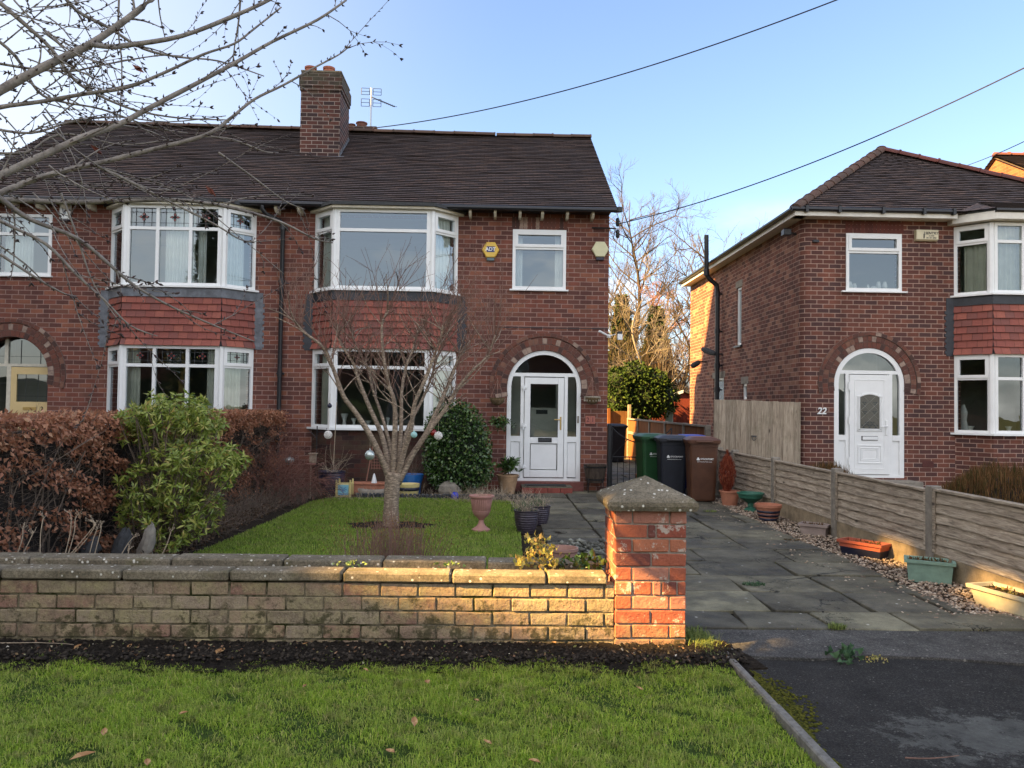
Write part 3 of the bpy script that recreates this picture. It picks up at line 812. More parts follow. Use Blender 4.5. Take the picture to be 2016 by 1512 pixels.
def stepped_roof(mb, El, Er, Tl, Tr, gauge=0.1, lift=0.021, cols=26, wob=0.006, sag=0.0):
    """tiled slope between eave El-Er and top Tl-Tr laid in real overlapping courses"""
    El, Er, Tl, Tr = map(Vector, (El, Er, Tl, Tr))
    up = ((Tl + Tr) / 2 - (El + Er) / 2)
    n = max(2, int(round(up.length / gauge)))
    nor = (Er - El).cross(up).normalized()
    if nor.z < 0: nor = -nor
    L = (Er - El).length
    ud = (Er - El).normalized()
    ph = random.uniform(0, 6)
    for i in range(n):
        t0, t1 = i / n, (i + 1) / n
        A, B = El.lerp(Tl, t0), Er.lerp(Tr, t0)
        D, E_ = El.lerp(Tl, t1), Er.lerp(Tr, t1)
        jit = random.uniform(-wob, wob) * 0.5
        prev = None
        for k in range(cols + 1):
            s = k / cols
            sg = -sag * math.sin(PI * s) * (0.4 + 0.6 * t0) - sag * 0.3 * math.sin(s * 9 + 1)
            lo = A.lerp(B, s); hi = D.lerp(E_, s)
            w0 = wob * math.sin(s * 31 + ph + i * 2.3) + wob * 0.6 * random.uniform(-1, 1) + jit
            p_lo = lo + nor * (lift + abs(w0) * 0.8) + Vector((0, 0, sg + w0 * 0.4))
            p_un = lo + nor * 0.0005 + Vector((0, 0, sg + w0 * 0.4 - 0.002))
            p_hi = hi + nor * 0.002 + Vector((0, 0, sg))
            u = (lo - El).dot(ud); uh = (hi - El).dot(ud)
            if prev:
                q = prev
                v0, v1 = i * gauge + 0.0005, (i + 1) * gauge - 0.009
                mb.face([q[0], p_lo, p_hi, q[2]], [(q[3], v0), (u, v0), (uh, v1), (q[4], v1)])
                mb.face([q[1], p_un, p_lo, q[0]], [(q[3], v0), (u, v0), (u, v0 + 0.004), (q[3], v0 + 0.004)])
            prev = (p_lo, p_un, p_hi, u, uh)
def half_round(mb, A, B, r=0.11, step=0.3, n=8, gap=0.004, lift=0.0):
    """ridge or hip tiles, each a half pipe, laid along A-B with a small collar"""
    A, B = Vector(A), Vector(B)
    d = (B - A); L = d.length; d.normalize()
    side = d.cross(Vector((0, 0, 1))).normalized(); up = side.cross(d).normalized()
    k = int(round(L / step))
    for i in range(k):
        a0, a1 = i * L / k + gap, (i + 1) * L / k
        for (s0, s1, rr) in ((a0, a1 - 0.03, r), (a1 - 0.03, a1, r * 1.14)):
            j = Vector((0, 0, random.uniform(-0.004, 0.006) + lift))
            ring0 = []; ring1 = []
            for m in range(n + 1):
                an = PI * m / n
                o = side * (math.cos(an) * rr) + up * (math.sin(an) * rr * 0.85)
                ring0.append(A + d * s0 + o + j - up * 0.03); ring1.append(A + d * s1 + o + j - up * 0.03)
            i0 = len(mb.v)
            mb.v.extend([tuple(p) for p in ring0 + ring1])
            for m in range(n):
                mb.f.append((i0 + m, i0 + m + 1, i0 + n + 2 + m, i0 + n + 1 + m))
            mb.f.append(tuple(i0 + m for m in range(n + 1))[::-1]); mb.f.append(tuple(i0 + n + 1 + m for m in range(n + 1)))
def arch_rings(parent, cx, zs, y, rings, a0=0.0, a1=PI, proud=0.012, wb=0.083):
    mb = MB(); mo = MB()
    for (r0, r1, pr, wbr) in rings:
        n = max(6, int(round((r0 + r1) / 2 * (a1 - a0) / wbr)))
        for k in range(n):
            s0 = a0 + (a1 - a0) * k / n; s1 = a0 + (a1 - a0) * (k + 1) / n
            g = 0.0045
            p = pr + random.uniform(-0.002, 0.003)
            pts = []
            for (r, a) in ((r0 + g, s0 + g / r0), (r1 - g, s0 + g / r1), (r1 - g, s1 - g / r1), (r0 + g, s1 - g / r0)):
                pts.append((cx + r * math.cos(a), zs + r * math.sin(a)))
            mb.prismv(pts, 'y', y - p, y + 0.02)
        pts = []
        for k in range(25):
            a = a0 + (a1 - a0) * k / 24
            pts.append((r0, r1, a))
        for k in range(24):
            (r0_, r1_, s0), (_, _, s1) = pts[k], pts[k + 1]
            mo.prismv([(cx + r0_ * math.cos(s0), zs + r0_ * math.sin(s0)), (cx + r1_ * math.cos(s0), zs + r1_ * math.sin(s0)),
                       (cx + r1_ * math.cos(s1), zs + r1_ * math.sin(s1)), (cx + r0_ * math.cos(s1), zs + r0_ * math.sin(s1))], 'y', y - pr + 0.005, y + 0.015)
    o = mb.build('door_arch', m_vous, parent)
    mo.build('arch_mortar', m_mortar, o)
    return o
def lights(F_, G_, O, U, Nn, W, z0, z1, splits, transom=None, fr=0.055, casement=(), dep=0.07, glass_d=0.03, uoff=0.0):
    """one flat window unit: splits = mullion positions 0..W; returns the pane rectangles (u0,u1,z0,z1)"""
    e = 0.0
    us = [0] + list(splits) + [W]
    F_.obox(O, U, Nn, uoff, uoff + fr, 0, dep, z0, z1); F_.obox(O, U, Nn, uoff + W - fr, uoff + W, 0, dep, z0, z1)
    F_.obox(O, U, Nn, uoff + fr, uoff + W - fr, 0, dep, z1 - fr, z1); F_.obox(O, U, Nn, uoff + fr, uoff + W - fr, 0, dep, z0, z0 + fr)
    panes = []
    for s in splits:
        F_.obox(O, U, Nn, uoff + s - fr * 0.5, uoff + s + fr * 0.5, 0, dep - 0.003, z0 + fr, z1 - fr)
    for i in range(len(us) - 1):
        a = us[i] + (fr if i == 0 else fr * 0.5); b_ = us[i + 1] - (fr if i == len(us) - 2 else fr * 0.5)
        rows = [(z0 + fr, z1 - fr, False)]
        if transom:
            F_.obox(O, U, Nn, uoff + a, uoff + b_, 0, dep - 0.006, transom - fr * 0.5, transom + fr * 0.5)
            rows = [(z0 + fr, transom - fr * 0.5, False), (transom + fr * 0.5, z1 - fr, True)]
        for (c0, c1, top) in rows:
            q0, q1, w0, w1 = a, b_, c0, c1
            if (i, top) in casement or (i, 'both') in casement:
                c = 0.042
                d1 = dep + 0.014
                F_.obox(O, U, Nn, uoff + a - 0.012, uoff + a + c, 0.002, d1, c0 - 0.012, c1 + 0.012); F_.obox(O, U, Nn, uoff + b_ - c, uoff + b_ + 0.012, 0.002, d1, c0 - 0.012, c1 + 0.012)
                F_.obox(O, U, Nn, uoff + a + c, uoff + b_ - c, 0.002, d1, c0 - 0.012, c0 + c); F_.obox(O, U, Nn, uoff + a + c, uoff + b_ - c, 0.002, d1, c1 - c, c1 + 0.012)
                q0, q1, w0, w1 = a + c, b_ - c, c0 + c, c1 - c
            def P(u, z, d=glass_d): return (O[0] + U[0] * (u + uoff) + Nn[0] * d, O[1] + U[1] * (u + uoff) + Nn[1] * d, z)
            G_.face([P(q0, w0), P(q1, w0), P(q1, w1), P(q0, w1)])
            panes.append((q0 + uoff, q1 + uoff, w0, w1, top))
    return panes
def curtain_mb(mb, A, B, z0, z1, amp=0.025, waves=9, n=60):
    """hanging cloth with folds between two plan points"""
    A, B = Vector((A[0], A[1], 0)), Vector((B[0], B[1], 0))
    d = (B - A); nrm = Vector((d.y, -d.x, 0)).normalized()
    ph = random.uniform(0, 6)
    prev = None
    for k in range(n + 1):
        s = k / n
        o = nrm * (amp * math.sin(s * waves * 2 * PI + ph + 0.8 * math.sin(s * 11)) )
        p = A + d * s + o; q = A + d * s + o * 0.6
        if prev:
            mb.face([(prev[0].x, prev[0].y, z0), (p.x, p.y, z0), (q.x, q.y, z1), (prev[1].x, prev[1].y, z1)])
        prev = (p, q)
def leaded(mbL, mbR, O, U, Nn, p, d=0.036, motif=True):
    """lead cames and a small red flower on one pane"""
    u0, u1, z0, z1 = p[:4]
    t = 0.0035
    w_, h_ = u1 - u0, z1 - z0
    for k in (0.2, 0.8):
        mbL.obox(O, U, Nn, u0 + w_ * k - t, u0 + w_ * k + t, d, d + 0.004, z0, z1)
    for k in (0.22, 0.78):
        mbL.obox(O, U, Nn, u0, u1, d, d + 0.0035, z0 + h_ * k - t, z0 + h_ * k + t)
    mbL.obox(O, U, Nn, u0 + w_ * .5 - t, u0 + w_ * .5 + t, d, d + 0.0045, z0, z0 + h_ * 0.35); mbL.obox(O, U, Nn, u0 + w_ * .5 - t, u0 + w_ * .5 + t, d, d + 0.0045, z0 + h_ * .7, z1)
    if motif:
        cu, cz = (u0 + u1) / 2, (z0 + z1) / 2 + 0.01
        s = min(w_, h_) * 0.18
        def P(u, z, dd): return (O[0] + U[0] * u + Nn[0] * dd, O[1] + U[1] * u + Nn[1] * dd, z)
        for (dx, dz, a, b_) in ((0, 0.9, .45, .8), (0, -0.9, .4, .8), (0.95, 0, .8, .4), (-0.95, 0, .8, .4), (0, 0, .6, .6)):
            c0, c1 = cu + dx * s * .8, cz + dz * s * .8
            pts = [(c0 - a * s, c1), (c0, c1 - b_ * s), (c0 + a * s, c1), (c0, c1 + b_ * s)]
            tgt = mbR if (dx, dz) != (0, 0) else mbR
            tgt.face([P(x, z, d + 0.002) for x, z in pts])
            for q in range(4):
                a0, a1 = pts[q], pts[(q + 1) % 4]
                mbL.tube([P(a0[0], a0[1], d + 0.004), P(a1[0], a1[1], d + 0.004)], 0.003, 4, False)
def sill_mb(mb, x0, x1, y, z, out=0.07, t=0.03):
    mb.cbox(x0, x1, y - out, y + 0.05, z - t, z, 0.004)

BAYG = 'bay windows'
def bay(parent, xa, sgn, zl0, zl1, zu0, zu1, tl, tu, yw, splits_front, deco, tilemat, leadm, front_transom=True, stuff=None, upcas=(True, True)):
    """two storey canted bay: xa = left end on the wall; width 2.6, front 1.7, projection 0.45"""
    cant, proj = 0.44, 0.44
    Wd = 2.60
    A = (xa, yw); B = (xa + cant, yw - proj); Cc = (xa + Wd - cant, yw - proj); D = (xa + Wd, yw)
    res = {}
    def nrm(p, q):
        u = Vector((q[0] - p[0], q[1] - p[1], 0)); L = u.length; u.normalize()
        return u, Vector((u.y, -u.x, 0)), L
    for (nm, z0, z1, tr, glass) in (('upper', zu0, zu1, tu, m_glassup), ('lower', zl0, zl1, tl, m_glass)):
        Fm, Gm, Lm, RS = MB(), MB(), MB(), []
        for idx, (p, q) in enumerate(((A, B), (B, Cc), (Cc, D))):
            u, n_, L = nrm(p, q)
            O = Vector((p[0], p[1], 0)) - n_ * 0.07
            if idx == 1:
                sp = [L * s for s in splits_front]
                ps = lights(Fm, Gm, O, u, n_, L - 0.08, z0, z1, [s - 0.04 for s in sp], tr, uoff=0.04)
            else:
                off = 0.0 if idx == 2 else 0.0
                cas = ((0, True),)
                ps = lights(Fm, Gm, O, u, n_, L - 0.03, z0, z1, [], tr, fr=0.05, casement=cas, uoff=0.03 if idx == 2 else 0.0)
            if deco:
                for pp in ps:
                    if pp[4]: Rm = MB(); RS.append(Rm); leaded(Lm, Rm, O, u, n_, pp)
        # corner posts
        for c_ in (B, Cc):
            Fm.lathe([(0.062, z0 + 0.001), (0.062, z1 - 0.001)], (c_[0], c_[1] + 0.055, 0), 8)
        fo = Fm.build('bay_window', m_white, parent)
        Gm.build('pane', glass, fo)
        if deco:
            Lm.build('lead_came', m_leadline, fo); [q.build('stained_glass', m_redglass, fo) for q in RS]
        # sill
        sm = MB()
        e = 0.075
        sm.prism([(xa - e, yw), (xa - e, yw - 0.02), (B[0] - e * 0.45, B[1] - e), (Cc[0] + e * 0.45, Cc[1] - e), (D[0] + e, yw - 0.02), (D[0] + e, yw)], z0 - 0.035, z0 - 0.002)
        sm.build('sill', m_white, fo)
        res[nm] = fo
    # tile hanging between the storeys
    th = MB()
    ztop = zu0 - 0.19; zbot = zl1 + 0.0
    for (p, q) in ((A, B), (B, Cc), (Cc, D)):
        u, n_, L = nrm(p, q)
        n_rows = 7
        gh = (ztop - zbot) / n_rows
        for r_ in range(n_rows):
            za, zb = zbot + r_ * gh, zbot + (r_ + 1) * gh
            nc = max(2, int(round(L / 0.165)))
            for k in range(nc):
                u0, u1 = L * k / nc, L * (k + 1) / nc
                j = random.uniform(0, 0.006)
                kick = 0.035 if r_ == 0 else 0.0
                def P(uu, dd, zz): return (p[0] + u.x * uu + n_.x * dd, p[1] + u.y * uu + n_.y * dd, zz)
                dz = random.uniform(-0.003, 0.003)
                us = 0.5 * (r_ % 2) * 0.165
                vv = r_ * 0.115
                th.face([P(u0, 0.028 + j + kick, za + dz), P(u1, 0.028 + j + kick, za + dz), P(u1, 0.004, zb), P(u0, 0.004, zb)], [(u0 + xa, vv + 0.004), (u1 + xa, vv + 0.004), (u1 + xa, vv + 0.113), (u0 + xa, vv + 0.113)])
                th.face([P(u0, 0.0, za + dz), P(u1, 0.0, za + dz), P(u1, 0.028 + j + kick, za + dz), P(u0, 0.028 + j + kick, za + dz)])
    th.build('tile_hanging', tilemat, parent)
    # corner stain tiles
    cb = MB()
    inner = [(xa + 0.02, yw), (B[0] + 0.01, B[1] + 0.02), (Cc[0] - 0.01, Cc[1] + 0.02), (D[0] - 0.02, yw)]
    cb.prism(inner, zl1 - 0.0, zu0 - 0.04)
    cb.build('bay_core', m_leadold, parent)
    ld = MB()
    pts = [(xa - 0.03, yw), (B[0] - 0.013, B[1] - 0.03), (Cc[0] + 0.013, Cc[1] - 0.03), (D[0] + 0.03, yw)]
    ld.prism(pts, zu0 - 0.20, zu0 - 0.036)
    for sx, s in ((xa, -1), (D[0], 1)):
        x0, x1 = (sx - 0.15, sx - 0.005) if s < 0 else (sx + 0.005, sx + 0.15)
        ld.box(x0, x1, yw - 0.012, yw + 0.0, zl1 - 0.02, zu0 - 0.045)
        for k in range(8):
            zz = zl1 + 0.02 + k * 0.105
            ld.box(x0 - (0.03 if s < 0 else 0), x1 + (0.03 if s > 0 else 0), yw - 0.015, yw, zz, zz + 0.06)
    ld.build('lead_flashing', leadm, parent)
    # brick base
    bb = MB()
    ins = 0.015
    P0 = [(xa + ins, yw + 0.1), (xa + ins, yw - 0.005), (B[0] + ins, B[1] + ins), (Cc[0] - ins, Cc[1] + ins), (D[0] - ins, yw - 0.005), (D[0] - ins, yw + 0.1)]
    nP = len(P0); uacc = 0.0
    for k in range(nP - 1):
        a, b_ = P0[k], P0[k + 1]
        L = math.hypot(b_[0] - a[0], b_[1] - a[1])
        bb.face([(a[0], a[1], -0.1), (b_[0], b_[1], -0.1), (b_[0], b_[1], zl0 - 0.036), (a[0], a[1], zl0 - 0.036)], [(uacc, -0.1), (uacc + L, -0.1), (uacc + L, zl0), (uacc, zl0)])
        uacc += L
    bb.face([(p[0], p[1], zl0 - 0.036) for p in P0])
    bb.build('bay_base', m_bricksoot if xa < 2 else m_brick22, parent)
    return res, (A, B, Cc, D)
def bay_hole(xa, z0, z1):
    return rect(xa + 0.12, xa + 2.48, z0, z1)

def room(parent, x0, x1, y0, y1, floors, mats):
    """plain rooms so that the windows look into something"""
    for (z0, z1), m in zip(floors, mats):
        mb = MB()
        mb.face([(x0, y1, z0), (x1, y1, z0), (x1, y1, z1), (x0, y1, z1)])
        mb.face([(x0, y0, z0), (x0, y1, z0), (x0, y1, z1), (x0, y0, z1)])
        mb.face([(x1, y0, z0), (x1, y1, z0), (x1, y1, z1), (x1, y0, z1)])
        mb.face([(x0, y0, z0), (x1, y0, z0), (x1, y1, z0), (x0, y1, z0)])
        mb.face([(x0, y0, z1), (x1, y0, z1), (x1, y1, z1), (x0, y1, z1)])
        mb.build('room', m, parent)

def simple_window(parent, x0, x1, z0, z1, y, tr, glass=None, sillw=0.06, recess=0.05, name='window', cas=((0, True),), topglass=None):
    Fm, Gm = MB(), MB()
    O = Vector((x0, y + recess, 0)); U = Vector((1, 0, 0)); Nn = Vector((0, -1, 0))
    ps = lights(Fm, Gm, O, U, Nn, x1 - x0, z0, z1, [], tr, casement=cas)
    fo = Fm.build(name, m_white, parent)
    Gm.build('pane', glass or m_glassup, fo)
    if sillw:
        sm = MB(); sill_mb(sm, x0 - sillw, x1 + sillw, y, z0, 0.06); sm.build('sill', m_white, fo)
    return fo, ps

# ================================================================== the pair of semi-detached houses
YW = 14.0
pair = empty('semi_detached_house', (-3.8, YW, 0), 'long red brick pair of semis with brown gable roof, two bays, two arched doors', 'house', 'brick houses on the street')
XL, XR = -9.66, 2.10
zl0, zl1, zu0, zu1 = 1.10, 2.50, 3.55, 4.97
bays = [(-6.93, True), (-3.27, False)]
holes = [bay_hole(-6.93, zl0, zl1), bay_hole(-6.93, zu0, zu1), bay_hole(-3.27, zl0, zl1), bay_hole(-3.27, zu0, zu1),
         rect(0.33, 1.31, 3.66, 4.76), rect(-8.97, -7.98, 3.75, 4.86),
         arch(0.94, 0.68, 1.87, 0.17), arch(-8.66, 0.68, 1.97, 0.17)]
mb = MB()
wall_poly(mb, rect(XL, XR, -0.1, 5.22), holes, YW, 0.24)
YB = 18.10
# gables and back
zr, yr = 7.70, 17.4
for x in (XL, XR):
    pts = [(YW + .004, -0.1), (YB, -0.1), (YB, 7.12), (yr, 7.58), (YW + .004, 5.22)]
    mb.prismv(pts if x > 0 else pts, 'x', x - 0.24 if x > 0 else x, x if x > 0 else x + 0.24)
mb.box(XL, XR, YB - 0.2, YB, -0.1, 7.12)
mb.build('wall', m_brick, pair)
for xp in (XL + 0.3, -3.7):
    room(pair, xp, xp + 5.75, YW + 0.25, YW + 3.8, [(0.15, 2.75), (2.95, 5.1)], [m_room, m_roomup])
# roof
ro = MB()
El, Er = (XL - 0.16, 13.68, 5.10), (XR + 0.10, 13.68, 5.08)
stepped_roof(ro, El, Er, (XL - 0.05, yr, zr + 0.04), (XR + 0.06, yr, zr - 0.02), cols=70, sag=0.03, wob=0.005)
ro.face([(El[0], 13.68, 5.075), (Er[0], 13.68, 5.055), (XR + 0.06, yr, zr - 0.06), (XL - 0.05, yr, zr)])
stepped_roof(ro, (XR + 0.06, YB + 0.1, 7.16), (XL - 0.05, YB + 0.1, 7.18), (XR + 0.06, yr, zr - 0.02), (XL - 0.05, yr, zr + 0.04), cols=20)
roof = ro.build('roof', m_roof, pair)
rt = MB()
half_round(rt, (XL - 0.03, yr, zr + 0.075), (-0.02, yr, zr + 0.005), 0.10, 0.45)
half_round(rt, (0.0, yr, zr + 0.0), (XR + 0.07, yr, zr + 0.005), 0.10, 0.45)
rt.build('ridge_tile', m_ridge, roof)
vg = MB()      # mortared verge
for x in (XL - 0.12, XR + 0.045):
    vg.hexa([(x, 13.72, 5.03), (x + 0.05, 13.72, 5.03), (x + 0.03, yr, zr - 0.10), (x - 0.0, yr, zr - 0.10), (x, 13.72, 5.07), (x + 0.05, 13.72, 5.07), (x + 0.03, yr, zr - 0.05), (x, yr, zr - 0.05)])
vg.build('verge', m_mortar, roof)
# eaves: dark soffit boards and white rafter feet
ev = MB()
ev.box(XL, XR, 13.74, 13.99, 5.055, 5.07)
ev.build('soffit', m_gut, pair)
for x in [at(p, 418, 13.8).x for p in (1068, 1117, 926, 975, 1024, 1167)] + [at(p, 387, 13.8).x for p in (23, 75, 127, 177, 545, 590)]:
    r_ = MB(); r_.prismv([(13.72, 5.04), (13.72, 4.99), (13.80, 4.93), (13.995, 4.93), (13.995, 5.05)], 'x', x - 0.024, x + 0.024)
    r_.build('rafter_end', m_cream, pair)
gt = MB()
prof = [(0.0, 0.0), (-0.05, -0.02), (-0.062, -0.06), (-0.04, -0.085), (0.0, -0.09)]
gt.prismv([(13.68 + a, 5.115 + b_) for a, b_ in prof], 'x', XL - 0.1, XR + 0.13)
gt.lathe([(0.055, -0.07), (0.055, 0.012)], (XR + 0.13, 13.64, 5.10), 12)
gt.build('gutter', m_gut, pair)
# chimney
ch = MB()
ch.box(-4.07, -3.25, 15.9, 16.85, 6.0, 8.02)
ch.build('chimney', m_chim, pair)
chim = pair.children[-1]
c2 = MB()
c2.box(-4.09, -3.23, 15.88, 16.87, 8.02, 8.10); c2.box(-4.105, -3.215, 15.865, 16.885, 8.10, 8.32); c2.box(-4.07, -3.25, 15.9, 16.85, 8.32, 8.42)
c2.build('chimney_corbel', m_chim, chim)
fl = MB()
fl.prismv([(15.84, 6.48), (15.84, 6.57), (15.905, 6.66), (15.905, 6.52)], 'x', -4.16, -3.16)
for k in range(7):
    y0 = 15.9 + k * 0.14; z0 = 6.585 + (y0 - 15.9) * 0.70
    fl.box(-3.252, -3.235, y0, y0 + 0.15, z0 - 0.05, z0 + 0.17)
fl.build('chimney_flashing', m_leadold, chim)
for x, z in ((at(612, 130, 16.2).x, 8.42), (at(648, 130, 16.2).x, 8.42)):
    p = MB(); p.lathe([(0.14, -0.02), (0.125, 0.03), (0.11, 0.16), (0.125, 0.17), (0.128, 0.21), (0.105, 0.215), (0.09, 0.10)], (x, 16.2, z), 20)
    p.build('chimney_pot', m_pot, chim, smooth=True, sharp=40)
cm = MB(); cm.prism([(-4.08, 15.9), (-3.24, 15.9), (-3.24, 16.86), (-4.08, 16.86)], 8.42, 8.45); cm.build('chimney_cap', m_coping, chim)
# back chimney beyond the ridge
bc = MB(); bc.box(-3.45, -2.75, 17.55, 18.2, 7.0, 7.90)
bch = bc.build('chimney', m_chim, pair)
for (px, rr, h, m) in ((681, 0.065, 0.30, m_pot), (693, 0.075, 0.12, m_potgrim), (712, 0.12, 0.16, m_potgrim)):
    x = at(px, 250, 17.8).x
    p = MB(); p.lathe([(rr, -0.05), (rr * 0.95, h * 0.8), (rr * 1.12, h * 0.85), (rr * 1.12, h), (rr * 0.8, h)], (x, 17.8, 7.90), 18)
    p.build('chimney_pot', m, bch, smooth=True, sharp=40)
# bays
for (xa, deco) in bays:
    res, cor = bay(pair, xa, 1, zl0, zl1, zu0, zu1, 2.17 if not deco else 2.15, 4.60 if not deco else 4.56, YW, () if not deco else (1 / 3, 2 / 3), deco, m_tilehang, m_lead if not deco else m_leadold)
    A, B, Cc, D = cor
    # felt bay roof with cream timber cornice
    rf = MB()
    P = [(A[0] - 0.14, YW), (A[0] - 0.12, YW - 0.06), (B[0] - 0.05, B[1] - 0.13), (Cc[0] + 0.05, Cc[1] - 0.13), (D[0] + 0.12, YW - 0.06), (D[0] + 0.14, YW)]
    rf.prism(P, zu1 + 0.045, zu1 + 0.105)
    rf.build('bay_roof', m_felt, pair)
    cn = MB()
    P = [(A[0] - 0.10, YW), (A[0] - 0.08, YW - 0.05), (B[0] - 0.03, B[1] - 0.09), (Cc[0] + 0.03, Cc[1] - 0.09), (D[0] + 0.08, YW - 0.05), (D[0] + 0.10, YW)]
    cn.prism(P, zu1 + 0.002, zu1 + 0.044)
    cn.build('bay_cornice', m_cream, pair)
    # curtains
    up, lo = res['upper'], res['lower']
    c = MB()
    ins = 0.16
    a_, b2, c_, d_ = (A[0] + .22, YW - .02), (B[0] + .06, B[1] + ins), (Cc[0] - .06, Cc[1] + ins), (D[0] - .22, YW - .02)
    if deco:
        curtain_mb(c, (b2[0] + 0.60, b2[1]), (b2[0] + 1.12, c_[1]), zu0 + .05, zu1 - .05, 0.02, 9)
        curtain_mb(c, (c_[0] + 0.02, c_[1]), d_, zu0 + .05, zu1 - .05, 0.02, 6)
        curtain_mb(c, (c_[0] - 0.45, c_[1] + 0.05), (c_[0] - 0.30, c_[1] + 0.05), zu0 + .05, zu1 - .4, 0.015, 3)
        curtain_mb(c, a_, b2, zu0 + .05, zu1 - .05, 0.02, 3)
    else:
        curtain_mb(c, (A[0] + .16, YW + 0.05), (B[0] - .02, B[1] + .20), zu0 + .05, zu1 - .05, 0.025, 4)
        curtain_mb(c, (Cc[0] + 0.0, Cc[1] + .16), (D[0] - .15, YW), zu0 + .05, zu1 - .05, 0.02, 5)
    c.build('curtain', m_net, up)
    c = MB()
    if deco:
        curtain_mb(c, b2, (b2[0] + .22, b2[1]), zl0 + .05, zl1 - .05, 0.02, 3)
        curtain_mb(c, (c_[0] - .22, c_[1]), c_, zl0 + .05, zl1 - .05, 0.02, 3)
        curtain_mb(c, (c_[0] + .05, c_[1] + .02), d_, zl0 + .05, zl1 - .05, 0.02, 5)
        curtain_mb(c, a_, b2, zl0 + .05, zl1 - .05, 0.02, 4)
    else:
        curtain_mb(c, (A[0] + .18, YW + 0.03), (B[0] - .02, B[1] + .18), zl0 + .05, zl1 - .05, 0.022, 4)
        curtain_mb(c, (Cc[0] + .02, Cc[1] + .16), (D[0] - .2, YW), zl0 + .05, zl1 - .05, 0.02, 5)
        s_ = MB()   # vases on the inner sill
        for x, h, r in ((-2.62, .22, .07), (-2.45, .14, .05), (-2.2, .10, .06), (-1.85, .16, .035), (-1.7, .12, .05), (-1.4, .2, .04)):
            s_.lathe([(r * .6, 0), (r * .4, h * .4), (r, h), (r * .9, h)], (x, 13.72, zl0 + .03), 12)
        s_.build('ornament', m_frosting, lo)
    c.build('curtain', m_curtain, lo)
# small upstairs windows
wr, _ = simple_window(pair, 0.33, 1.31, 3.66, 4.76, YW, 4.42, m_glassup, sillw=0.05)
c = MB(); curtain_mb(c, (0.38, YW + .16), (0.52, YW + .16), 3.70, 4.7, 0.012, 3); curtain_mb(c, (1.12, YW + .16), (1.26, YW + .16), 3.70, 4.7, 0.012, 3); c.build('curtain', m_net, wr)
wl, _ = simple_window(pair, -8.97, -7.98, 3.75, 4.86, YW, 4.50, m_glassup, sillw=0.03, cas=())
c = MB(); curtain_mb(c, (-8.9, YW + .16), (-8.4, YW + .16), 3.8, 4.8, 0.02, 8); c.build('curtain', m_net, wl)
# soldier course over the small window and a thin dark line across the wall
so = MB()
for k in range(14):
    x = 0.31 + k * 0.0735
    so.box(x, x + 0.064, YW - 0.003, YW + 0.01, 4.775, 4.99)
so.build('brick_lintel', m_vous, pair)
cl = MB(); cl.box(-0.02, XR + 0.002, YW - 0.010, YW + 0.005, 2.955, 2.968); cl.build('dark_line', m_gut, pair)
# ---- arches
RINGS = [(0.68, 0.79, 0.010, 0.083), (0.795, 0.905, 0.012, 0.083), (0.93, 1.0, 0.028, 0.11)]
a1 = arch_rings(pair, 0.94, 1.87, YW, RINGS, R(-14), PI + R(14))
a2 = arch_rings(pair, -8.66, 1.97, YW, RINGS, R(-14), PI + R(14))

def arched_frame(mb, cx, r, zs, z0, y0, y1, t=0.075, n=24):
    for k in range(n):
        s0, s1 = PI * k / n, PI * (k + 1) / n
        mb.prismv([(cx + (r - t) * math.cos(s0), zs + (r - t) * math.sin(s0)), (cx + r * math.cos(s0), zs + r * math.sin(s0)),
                   (cx + r * math.cos(s1), zs + r * math.sin(s1)), (cx + (r - t) * math.cos(s1), zs + (r - t) * math.sin(s1))], 'y', y0, y1)
    mb.box(cx - r, cx - r + t, y0, y1, z0, zs); mb.box(cx + r - t, cx + r, y0, y1, z0, zs)
    mb.box(cx - r + t, cx + r - t, y0, y1, z0, z0 + 0.05)
def fan_glass(G, cx, r, zb, zs, y, n=20):
    """pane filling an arched head above zb; zs = springing"""
    pts = []
    if zb > zs:
        a0 = math.asin((zb - zs) / r)
        for k in range(n + 1):
            a = a0 + (PI - 2 * a0) * k / n
            pts.append((cx + r * math.cos(a), y, zs + r * math.sin(a)))
    else:
        pts = [(cx + r, y, zb)] + [(cx + r * math.cos(PI * k / n), y, zs + r * math.sin(PI * k / n)) for k in range(n + 1)] + [(cx - r, y, zb)]
    G.face(pts)

